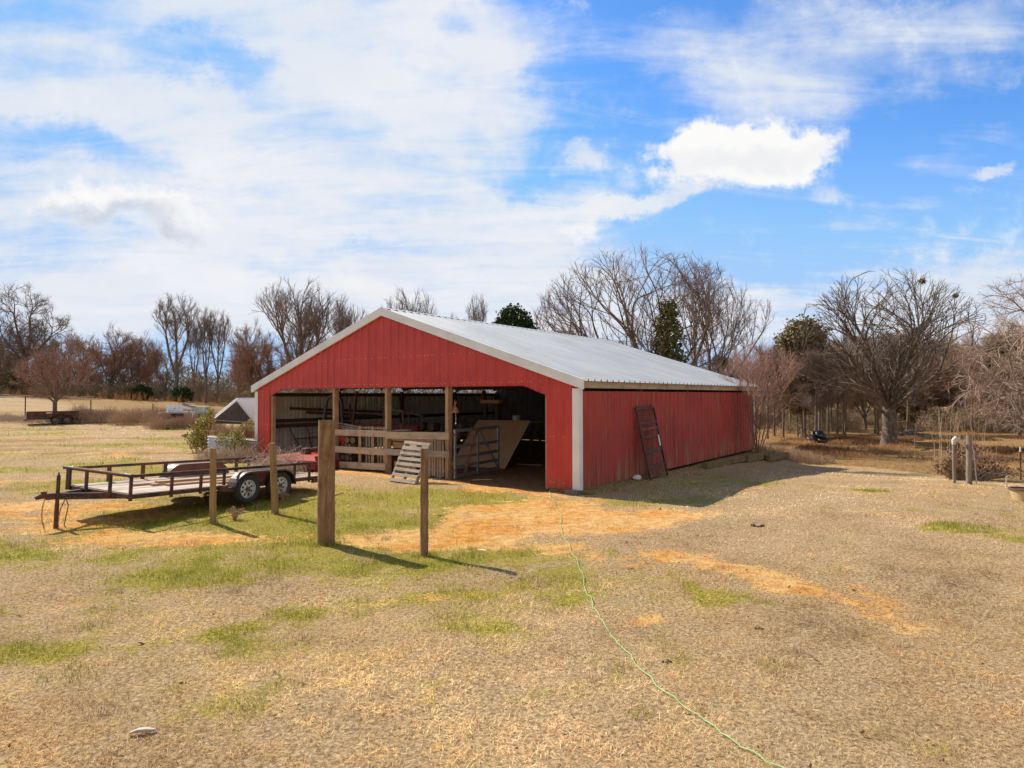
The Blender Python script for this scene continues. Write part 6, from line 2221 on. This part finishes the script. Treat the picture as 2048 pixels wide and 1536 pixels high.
    b = X_at(1334, 38.5); b.z = -.4
    h = (792 - 594) / F_PX * 38.5 + 2.5 - b.z
    evergreen('juniper_tree', 'yellow green juniper between the two bare trees behind the barn', b, [((.1 + .25 * math.sin(k * 2.1) * (1 - k / 15), .25 * math.cos(k * 1.7), 2.6 + (h - 3.2) * k / 14), (.36 + .72 * math.sin(PI * (.25 + .68 * k / 14)) + .2 * math.sin(k * 2.3), .36 + .7 * math.sin(PI * (.25 + .68 * k / 14)), .5), 1.0 + 1.5 * (1 - k / 14)) for k in range(15)], 6000, .14, M['juniper'], M['barkbrown'], [([(0, 0, -.1), (.1, 0, h - 1)], [.2, .05])], 5)
    b = X_at(1606, 51)
    h = (792 - 632) / F_PX * 51 + 2.5 - b.z
    evergreen('cedar_tree', 'dark brownish cedar with a rounded top between the shrub and the oak', b, lumps((0, 0, 2.4), 2.5, h - 3.2, 80, 8, (.22, .42)) + [((.1, 0, h - 1.5), (1.7, 1.6, 1.5), 5), ((-.9, 0, h - 2.6), (1.2, 1.2, 1.1), 2)], 15000, .18, M['cedar'], M['barkbrown'], [([(0, 0, -.1), (0, 0, h - 1.5)], [.26, .06])], 9)
    b = X_at(2020, 62)
    h = (792 - 672) / F_PX * 62 + 2.5 - b.z
    evergreen('cedar_tree', 'green cedar half hidden by the pale tree at the right edge', b, lumps((0, 0, 2.0), 2.2, h - 2.6, 40, 18, (.22, .42)), 6000, .22, M['juniper'], M['barkbrown'], [([(0, 0, -.1), (0, 0, h - 1.5)], [.22, .06])], 10)
    for k, (px, dp, tp, lab) in enumerate(((1452, 70, 712, 'low dark evergreen behind the eave, right of the leaning tree'), (1285, 62, 725, 'low evergreen hidden behind the roof slope'), (1810, 70, 742, 'dark evergreen thicket behind the right side of the oak'), (1880, 66, 760, 'lower dark evergreen right of the oak thicket'), (285, 103, 765, 'dark green bush at the foot of the left treeline'), (365, 102, 772, 'dark round cedar bush below the tallest slim tree'), (30, 103, 735, 'olive evergreen bush below the massive oak'))):
        b = X_at(px, dp)
        h = (792 - tp) / F_PX * dp + 2.5 - b.z
        evergreen('evergreen_bush', lab, b, lumps((0, 0, .3), 1.7, max(h - .8, .8), 16, 30 + k, (.3, .55)), 2600, .22, M['cedar'] if k in (2, 3, 6) else M['pine'], M['barkbrown'], [([(0, 0, -.1), (0, 0, h * .7)], [.12, .04])], 20 + k, 'bush')


build_trees()


def build_growth():
    rnd = random.Random(9)
    U = []
    for k in range(70):     # foot of the left treeline
        px = -80 + k * 11.5; dp = rnd.uniform(103, 120)
        b = X_at(px, dp); U.append((b.x, b.y, rnd.uniform(2, 4), rnd.uniform(1.5, 3), rnd.uniform(1.2, 4.4)))
    brush_mass('undergrowth', 'tangled brown undergrowth along the left treeline', U, 60000, M['scrub'], 3, .9, .028, .5, .55, .20)
    brush_mass('undergrowth', 'dry twiggy brush along the left treeline', [(u[0], u[1] - 1, u[2], u[3], u[4] * .9) for u in U[::2]], 32000, M['twigtan'], 4, 1.1, .03, .7)
    U = []
    for k in range(60):     # right wood
        px = 1500 + k * 10.5; dp = rnd.uniform(58, 92)
        b = X_at(px, dp); U.append((b.x, b.y, rnd.uniform(1.4, 2.8), rnd.uniform(1, 2.5), rnd.uniform(.8, 3.0)))
    brush_mass('undergrowth', 'tangled brown undergrowth in the right wood', U, 80000, M['twigtan'], 5, .8, .018, .6, .25, .12)
    brush_mass('undergrowth', 'grey green scrub among the right wood', U[1::2], 30000, M['scrub'], 6, .6, .018, .5, .5, .14)
    # far-off woods closing the horizon
    U = []
    for k in range(120):
        a = -1.25 + 2.5 * k / 119; r = rnd.uniform(190, 240)
        x, y = math.sin(a) * r, math.cos(a) * r
        U.append((x, y, rnd.uniform(6, 10), rnd.uniform(4, 7), rnd.uniform(9, 13)))
    brush_mass('distant_woods', 'far-off dark woods closing the horizon', U, 70000, M['scrub'], 7, 3.0, .16, .9, .3, .8)
    U = []
    for k in range(40):
        b = X_at(155 + k * 7.0, rnd.uniform(53, 58)); U.append((b.x, b.y, 1.0, .9, rnd.uniform(1.0, 1.6)))
    brush_mass('tall_weeds', 'band of tall purplish brown weeds before the left field fence', U, 26000, M['weed'], 8, .7, .014, 1.4)
    U = []
    for k in range(20):
        b = X_at(312 + k * 6.0, rnd.uniform(47.5, 49.5)); U.append((b.x, b.y, .9, .7, rnd.uniform(.7, 1.15)))
    brush_mass('tall_weeds', 'purplish weeds growing in front of the flatbed wagon', U, 12000, M['weed'], 28, .6, .012, 1.4)
    U = []
    for k in range(26):
        b = X_at(-30 + k * 8.0, rnd.uniform(54, 60)); U.append((b.x, b.y, 1.0, .9, rnd.uniform(.4, .8)))
    brush_mass('tall_weeds', 'tan weeds around the old trailer', U, 9000, M['brush'], 18, .5, .014, 1.2)
    U = []
    for k in range(44):     # sedge clumps along the far edge of the left field
        b = X_at(-20 + k * 11.5, rnd.uniform(90, 103)); U.append((b.x, b.y, rnd.uniform(.15, .4), .3, rnd.uniform(.7, 1.9)))
    brush_mass('sedge', 'orange broom sedge clumps along the far edge of the left field', U, 2600, M['sedge'], 9, .8, .022, 2.4)
    U = []
    for k in range(46):     # rough sedge and leaf litter on the right
        px = rnd.uniform(1540, 2060); dp = rnd.uniform(31, 56)
        b = X_at(px, dp); U.append((b.x, b.y, rnd.uniform(.6, 1.4), rnd.uniform(.5, 1.1), rnd.uniform(.16, .42)))
    brush_mass('rough_grass', 'rough tawny grass and litter below the oak', U, 26000, M['deadleaf'], 10, .3, .012, .9, .35, .07)
    U = []
    for k in range(30):
        px = rnd.uniform(1535, 2060); dp = rnd.uniform(28, 60)
        b = X_at(px, dp); U.append((b.x, b.y, rnd.uniform(.6, 1.6), rnd.uniform(.5, 1.1), rnd.uniform(.15, .4)))
    brush_mass('rough_grass', 'dry orange sedge patches below the oak', U, 16000, M['sedge'], 11, .3, .012, 1.2)
    U = [(*X_at(1570, 28.5).xy, 1.6, .8, .5), (*X_at(1600, 29.5).xy, 1.6, .8, .45)]
    brush_mass('rough_grass', 'pinkish dry grass just beyond the barn shadow', U, 7000, M['weed'], 12, .4, .008, 1.6)
    # canes behind the bramble
    U = [(*X_at(px, 25 + k * .4).xy, .35, .35, 2.4) for k, px in enumerate((1915, 1925, 1935, 1945, 1955, 1968))]
    rng = random.Random(3); m = MB()
    base = X_at(1938, 25)
    for k in range(46):
        x = rng.gauss(0, .75); y = rng.gauss(.4, .5); h = rng.uniform(1.0, 2.7)
        z = gz(base.x + x, base.y + y) - base.z
        m.tube([(x, y, z), (x + rng.gauss(0, .06), y, z + h * .5), (x + rng.gauss(0, .18), y + rng.gauss(0, .1), z + h)], [.011, .009, .004], 3, False)
    o = m.build('tall_canes', M['twigtan'], None); o.location = base; tag(o, 'tall pale dry canes rising behind the bramble and corner post', 'canes'); kind(o, 'stuff')


build_growth()


def leafy_bush(name, label, loc, spots, n, size, mat, stems, seed, cat='bush', stem_mat='barkbrown', smin=.3):
    T = thing(name, label, cat, loc)
    rnd = random.Random(seed)
    m = MB()
    for k in range(stems):
        c, r, w = rnd.choice(spots)
        e = Vector((c[0] + rnd.uniform(-1, 1) * r[0], c[1] + rnd.uniform(-1, 1) * r[1], c[2] + rnd.uniform(-.8, .9) * r[2]))
        b = Vector((e.x * .25 + rnd.gauss(0, .1), e.y * .25 + rnd.gauss(0, .1), -.03))
        mid = b.lerp(e, .55) + Vector((rnd.gauss(0, .1), rnd.gauss(0, .1), .1 * e.z))
        m.tube([b, mid, e], [.011, .008, .003], 4, False)
    m.build('stems', M[stem_mat], T)
    V, F, L = sprays(spots, n, size, seed, .15, .9)
    raw_mesh('foliage', V, F, L, mat, T)
    return T


def left_side():
    # privet bushes by the tent
    p = X_at(402, 28.5)
    leafy_bush('privet_bush', 'yellow green leafy bush rising left of the white tent', p, [((0, 0, 1.0), (.45, .4, .35), 1), ((.25, 0, 1.4), (.4, .35, .3), 1), ((-.15, 0, .55), (.5, .4, .35), 1), ((.1, .1, .35), (.55, .4, .25), .7), ((.45, 0, 1.75), (.2, .2, .25), .3), ((-.7, 0, .75), (.15, .15, .12), .12)], 2300, .068, M['privet'], 26, 1)
    p = X_at(468, 25.4)
    leafy_bush('privet_bush', 'ragged pale leafy bush before the corrugated metal sheet', p, [((-.45, 0, .75), (.3, .3, .3), .7), ((.1, 0, .9), (.32, .3, .32), 1), ((.3, -.1, .6), (.35, .3, .25), .7), ((.65, 0, .55), (.25, .2, .25), .5), ((0, 0, .4), (.7, .4, .25), .8)], 1700, .058, M['privet'], 40, 2)
    p = X_at(500, 30)
    leafy_bush('privet_bush', 'small dark leafy sprig under the tent beside the barn corner', p, [((0, 0, 1.1), (.22, .2, .3), 1), ((-.3, 0, 1.0), (.2, .2, .25), .6)], 300, .055, M['privet'], 22, 3)
    p = X_at(460, 24.2)
    U = [(X_at(px, 24.5).x, 24.3, .5, .4, .55) for px in (425, 445, 465, 485, 500)]
    brush_mass('tall_weeds', 'dry tan weeds at the foot of the corrugated sheet', U, 1700, M['brush'], 21, .38, .020, 1.5)
    U = [(X_at(px, 33).x, 33.2, .8, .5, 1.2) for px in (430, 450, 470, 490, 505)]
    brush_mass('tall_weeds', 'reddish weeds growing under the white tent', U, 2400, M['weed'], 22, .55, .022, 1.6)
    # stump
    p = G(384, 897)
    m = MB(); m.tube([(0, 0, -.03), (.01, 0, .15), (.02, .0, .30)], [.17, .145, .14], 12)
    o = m.build('tree_stump', M['tub'], None, True, 40); o.location = p; tag(o, 'pale cut stump at the foot of the left leafy bush', 'stump')
    # corrugated sheet set on edge: round waves running along it
    a = X_at(416, 27.6); c = X_at(515, 25.0)
    d = c - a; d.z = 0; L = d.length
    T = thing('corrugated_panel', 'low galvanised corrugated metal sheet beside the barn corner', 'metal sheet', a, math.atan2(d.y, d.x))
    m = MB(); H = .78; n = 48
    pr = [(.022 * math.sin(2 * PI * k / 8.0), H * k / n) for k in range(n + 1)]
    segs = 3
    for (y0, z0), (y1, z1) in zip(pr[:-1], pr[1:]):
        m.poly([(0, y0, z0), (L, y0, z0), (L, y1, z1), (0, y1, z1)]); m.poly([(0, y0 + .004, z0), (0, y1 + .004, z1), (L, y1 + .004, z1), (L, y0 + .004, z0)])
    m.build('sheet', M['corr'], T, True, 60)
    m = MB(); m.box((L / 2, .05, H + .01), (L, .09, .035)); m.build('top_board', M['lumber'], T)
    for k in (0.05, .5, .95):
        m = MB(); m.box((L * k, .08, H / 2 - .02), (.09, .09, H)); m.build('stake', M['lumber'], T)
    # little wooden frame by the barn corner
    p = G(484, 915)
    T = thing('wooden_crate', 'small grey wooden frame box among weeds at the barn corner', 'crate', p, -.5)
    for k, z in enumerate((.10, .27, .44)):
        m = MB(); m.box((0, -.18, z), (.62, .02, .12)); m.build('slat', M['lumber'], T)
    for x in (-.3, .3):
        m = MB(); m.box((x, 0, .26), (.04, .36, .52)); m.build('end', M['lumber'], T)
    m = MB(); m.box((0, .18, .27), (.62, .02, .46)); m.build('back', M['lumber'], T)
    # white canopy tent
    dp = 31.0
    pk = D(474, 796, dp); le = D(422, 838, dp); re = D(512, 846, dp - .6)
    g0 = gz(pk.x, pk.y)
    T = thing('canopy_tent', 'low white tarp canopy with a dark gable beside the barn', 'tent', (pk.x, pk.y, g0))
    o = Vector((pk.x, pk.y, g0)); A, B_, C = (q - o for q in (pk, le, re))
    back = Vector((3.6, 3.4, .05))
    rg = random.Random(6)
    def sheet(name, p0, p1, mat, sag):
        m = MB(); nu, nv = 3, 2
        g = {}
        for i in range(nu + 1):
            for j in range(nv + 1):
                u, v = i / nu, j / nv
                q = p0.lerp(p1, u) + back * v
                q.z -= sag * math.sin(PI * u)
                g[i, j] = q
        n = (p1 - p0).cross(back).normalized() * .006
        for i in range(nu):
            for j in range(nv):
                f = [g[i, j], g[i + 1, j], g[i + 1, j + 1], g[i, j + 1]]
                m.poly(f)
        m.build(name, mat, T, True, 80)
    sheet('roof_tarp', A, B_, M['tarp'], .05); sheet('roof_tarp', A, C, M['tarp'], .05)
    # hem: white folded strip along the front edge
    m = MB()
    nrm = Vector((.0, -.06, 0))
    for p, q in ((A, B_), (A, C)):
        dn = Vector((0, 0, -.15))
        m.poly([p + nrm, q + nrm, q + nrm + dn * .6, p + nrm + dn]); m.poly([p + nrm * .7, p + nrm * .7 + dn, q + nrm * .7 + dn * .6, q + nrm * .7])
    m.build('front_hem', M['tarp'], T)
    m = MB(); iy = Vector((.02, .06, 0))
    lo = Vector((0, 0, -.22))
    m.poly([A + iy + Vector((0, 0, -.1)), B_ + iy + Vector((.08, 0, -.02)), B_ + iy + lo + Vector((.12, 0, 0)), C + iy + lo * .4, C + iy + Vector((-.06, 0, 0))]); m.build('gable_cloth', M['tarpdark'], T)
    for p, v in ((B_, 0), (C, 0), (B_, 1), (C, 1), (B_, .5)):
        q = p + back * v
        z0 = gz(o.x + q.x, o.y + q.y) - g0
        m = MB(); m.tube([(q.x + .05, q.y + .05, z0 - .03), (q.x + .05, q.y + .05, q.z - .02)], .022, 7); m.build('leg', M['galv'], T)
    m = MB(); m.tube([B_ + iy * .5 + Vector((.1, 0, -.05)), C + iy * .5], .018, 6); m.tube([A + Vector((0, 0, -.06)), A + back + Vector((0, 0, -.06))], .02, 6); m.build('frame_pole', M['galv'], T)
    # old trailer out in the field
    a = X_at(54, 52.5); c = X_at(150, 54.5)
    d = c - a; L = 3.6
    T = thing('old_box_trailer', 'old dark low sided trailer abandoned in weeds across the yard', 'trailer', (a.x, a.y, (a.z + c.z) / 2), math.atan2(d.y, d.x))
    for y in (-.0, 1.8):
        for k in range(2):
            m = MB(); m.box((L * .25 + k * L * .5, y, .80), (L * .5 - .03, .05, .60)); m.build('side_board', M['black'], T)
    m = MB(); m.box((0, .9, .80), (.05, 1.8, .60)); m.build('end_board', M['black'], T)
    m = MB(); m.box((L / 2 + .1, .9, .50), (L + .3, 1.75, .10)); m.box((L / 2, -.03, 1.12), (L, .07, .045)); m.build('bed', M['black'], T)
    for x in (1.95, 2.75):
        for y, s in ((-.12, -1), (1.92, 1)):
            w = wheel(T, (x, y, .33), .33, outward=s, rim='dullrim')
    m = MB()
    for k in range(10):
        t0, t1 = PI * k / 10, PI * (k + 1) / 10
        f = lambda t: (2.35 - .88 * math.cos(t), .36 + .5 * math.sin(t))
        (xa, za), (xb, zb) = f(t0), f(t1)
        m.poly([(xa, -.26, za), (xb, -.26, zb), (xb, .0, zb), (xa, .0, za)]); m.poly([(xa, -.26, za - .01), (xa, 0, za - .01), (xb, 0, zb - .01), (xb, -.26, zb - .01)])
    m.build('fender', M['black'], T, True, 60)
    m = MB(); m.box((1.62, -.05, .72), (.16, .05, .16)); m.build('tail_light', M['redsteel'], T)
    m = MB(); m.box((1.5, -.05, 1.0), (.4, .03, .08)); m.build('white_strip', M['white'], T)
    m = MB(); m.beam((L, .9, .5), (L + 1.3, .9, .45), .1, .1); m.box((-.1, .1, .42), (.2, .12, .1)); m.build('tongue', M['black'], T)
    # flat wagon with odds and ends
    a = X_at(322, 52); c = X_at(441, 50)
    d = c - a; L = 4.7
    T = thing('flat_wagon', 'pale flatbed wagon parked behind the weeds with gear on it', 'wagon', (a.x, a.y, a.z), math.atan2(d.y, d.x))
    zb = 1.12
    m = MB(); m.box((L / 2, .8, zb), (L, 1.7, .07)); m.box((L / 2, -.04, zb), (L, .06, .12)); m.tube([(-.6, .3, zb - .12), (.0, .2, zb + .0), (1.2, -.02, zb + .05)], .045, 7); m.build('bed', M['galv'], T)
    for x in (.9, L - .9):
        for y, s in ((.05, -1), (1.55, 1)): wheel(T, (x, y, .36), .36, outward=s, rim='dullrim')
    for x in (.9, L - .9):
        m = MB(); m.box((x, .8, .72), (.16, 1.2, .72)); m.build('axle_stand', M['rustblack'], T)
    m = MB(); m.tube([(3.4, -.08, .8), (3.42, -.08, 1.08)], .04, 6); m.tube([(3.55, -.08, .95), (3.6, -.08, 1.1)], .03, 6); m.build('stake_pocket', M['white'], T)
    wm = T.matrix_world if False else Matrix.Translation(T.location) @ Matrix.Rotation(math.atan2(d.y, d.x), 4, 'Z')
    def on(name, label, cat, x, y, z, rz=0):
        q = thing(name, label, cat, wm @ Vector((x, y, z)), math.atan2(d.y, d.x) + rz); return q
    K = on('wire_crate', 'white slatted crate on the left end of the flatbed wagon', 'crate', .95, .5, zb + .045)
    for x in (-.48, .48):
        m = MB(); m.box((x, 0, .28), (.06, .7, .56)); m.build('end', M['white'], K)
    m = MB()
    for z in (.04, .2, .36, .52): m.box((0, -.34, z), (.92, .02, .05)); m.box((0, .34, z), (.92, .02, .05))
    m.box((0, 0, .02), (.92, .66, .03)); m.build('slats', M['white'], K)
    m = MB(); m.lathe([(0, 0), (.22, .02), (.24, .18), (.16, .3), (0, .32)], 12, Matrix.Translation((.08, 0, .04))); m.build('bundle', M['seat'], K, True)
    K = on('boat_seat', 'folded grey seat on a short pedestal on the flatbed wagon', 'seat', 2.55, .4, zb + .035)
    m = MB(); m.tube([(0, 0, 0), (0, 0, .28)], .04, 8); m.lathe([(0, .02), (.14, .015), (.15, 0)], 10); m.build('pedestal', M['galv'], K)
    m = MB(); m.box((0, 0, .38), (.95, .5, .16), Matrix.Rotation(.16, 3, 'Y')); m.build('cushion', M['white'], K)
    m = MB(); m.box((-.02, 0, .55), (.95, .5, .15), Matrix.Rotation(.24, 3, 'Y')); m.build('backrest', M['seat'], K)
    m = MB(); m.box((-.1, 0, .66), (.7, .4, .05), Matrix.Rotation(.3, 3, 'Y')); m.build('dark_pad', M['rustblack'], K)
    K = on('chest_freezer', 'pale green box on the right end of the flatbed wagon', 'box', 3.55, .75, zb + .04)
    m = MB(); m.box((0, 0, .19), (.95, .6, .36)); m.build('body', M['paleboxgreen'], K)
    m = MB(); m.box((0, 0, .395), (.98, .63, .05)); m.build('lid', M['paleboxgreen'], K)
    m = MB(); m.box((.485, -.29, .19), (.03, .04, .4)); m.build('corner_strip', M['white'], K)
    # fence along the field
    pts = []
    for px, top in ((49, 791), (182, 799), (306, 807), (-75, 786)):
        b = X_at(px, 61.5); h = (792 - top) / F_PX * 61.5 + 2.5 - b.z
        if px < 0:
            pts.append(Vector((b.x, b.y, b.z + h))); continue
        T = thing('field_fence_post', {49: 'dark leaning fence post left of the small pink tree', 182: 'dark fence post midway along the field fence', 306: 'dark fence post near the flatbed wagon'}[px], 'post', b, 0, 'posts of the field fence')
        ln = -.16 if px == 49 else .0
        m = MB(); m.tube([(ln * -.6, 0, -.05), (-ln * .6, 0, h)], [.055, .05], 8); m.build('shaft', M['rustblack'], T)
        m = MB(); m.box((-ln * .6, 0, h + .01), (.10, .10, .02)); m.build('cap', M['rust'], T)
        pts.append(Vector((b.x, b.y, b.z + h)))
    pts.sort(key=lambda q: q.x)
    e = X_at(420, 61.5); pts.append(Vector((e.x, e.y, e.z + 1.3)))
    T = thing('field_fence_wire', 'strands of wire strung along the left field fence', 'fence', pts[0])
    for dz in (.12, .5, .9):
        m = MB(); m.tube([q - pts[0] - Vector((0, 0, dz)) for q in pts], .009, 4); m.build('wire', M['wire'], T)
    # weeds against the left red panel
    p = Bp(.55, -.35); p.z = gz(p.x, p.y)
    rnd = random.Random(4); m = MB()
    for k in range(46):
        a = rnd.uniform(0, 6.28); sp = rnd.uniform(.05, .35); L2 = rnd.uniform(.5, 1.15)
        t = Vector((math.cos(a) * sp, math.sin(a) * sp * .5, L2))
        m.tube([(rnd.gauss(0, .12), rnd.gauss(0, .05), 0), t * .5 + Vector((0, 0, .1)), t], [.005, .004, .0015], 3, False)
        for j in range(5):
            b = t * rnd.uniform(.5, 1); e2 = b + Vector((rnd.gauss(0, .07), rnd.gauss(0, .05), rnd.uniform(.02, .12))); m.tube([b, e2], [.003, .001], 3, False)
    o = m.build('dry_weed', M['twigpink'], None); o.location = p; tag(o, 'tall reddish dry weed before the left red wall panel', 'weed')


left_side()


def right_junk():
    # bramble round the corner post
    p = G(1945, 962); p.y += .4
    leafy_bush('bramble_bush', 'bramble with dead brown leaves around the grey corner post', p, [((0, 0, .5), (.9, .5, .42), 1), ((.8, .1, .35), (.8, .45, .32), .8), ((-.5, -.1, .35), (.45, .35, .3), .6), ((.3, .2, .85), (.6, .4, .3), .5), ((1.5, .2, .2), (.6, .4, .18), .4)], 2100, .045, M['deadleaf'], 240, 5, stem_mat='twigtan')
    # black heap of old tyres at the wood's edge
    c = G(1635, 886)
    rnd = random.Random(2)
    H = thing('tyre_heap', 'heap of black tyres at the edge of the wood behind the shrub', 'tyre heap', (c.x, c.y, c.z))
    for k, (dx, dz, tilt) in enumerate(((-.28, .12, .2), (.34, .14, .4), (.02, .42, 1.0), (.05, .12, 1.25), (.3, .50, .7))):
        m = MB(); m.lathe([(.20, -.08), (.30, -.11), (.37, -.08), (.385, 0), (.37, .08), (.30, .11), (.20, .08), (.24, .05), (.30, .0), (.24, -.05)], 26, close=True)
        T = m.build('tyre', M['plastic_black'], H, True, 60)
        T.location = (dx, rnd.uniform(-.1, .3), dz + .1); T.rotation_euler = (tilt, .15, rnd.uniform(-.5, .5))
        m = MB(); m.lathe([(.205, -.06), (.15, -.04), (.15, .04), (.205, .06)], 20, close=True); m.build('bead', M['rubber'], T, True, 60)
    # fallen limbs beyond the oak
    c = X_at(1825, 52)
    for k in range(14):
        L = rnd.uniform(.8, 2.6); r = rnd.uniform(.05, .14)
        x, y = rnd.uniform(-1.8, 2.4), rnd.uniform(-.6, .8); a = rnd.uniform(-.6, .6); z = rnd.uniform(.05, .5)
        m = MB(); m.tube([(-L / 2 * math.cos(a), -L / 2 * math.sin(a), 0), (0, 0, rnd.uniform(-.05, .15)), (L / 2 * math.cos(a), L / 2 * math.sin(a), rnd.uniform(-.1, .25))], [r, r * .8, r * .5], 7)
        m.tube([(0, 0, .05), (rnd.uniform(-.3, .3), .2, rnd.uniform(.2, .5))], [r * .5, r * .15], 5)
        o = m.build('fallen_limb', M['barkpale' if k % 4 == 0 else 'barkgrey'], None, True); o.location = (c.x + x, c.y + y, gz(c.x + x, c.y + y) + z)
        tag(o, 'fallen limb in the heap of dead wood beyond the oak', 'log', 'dead wood heaped beyond the oak')


right_junk()
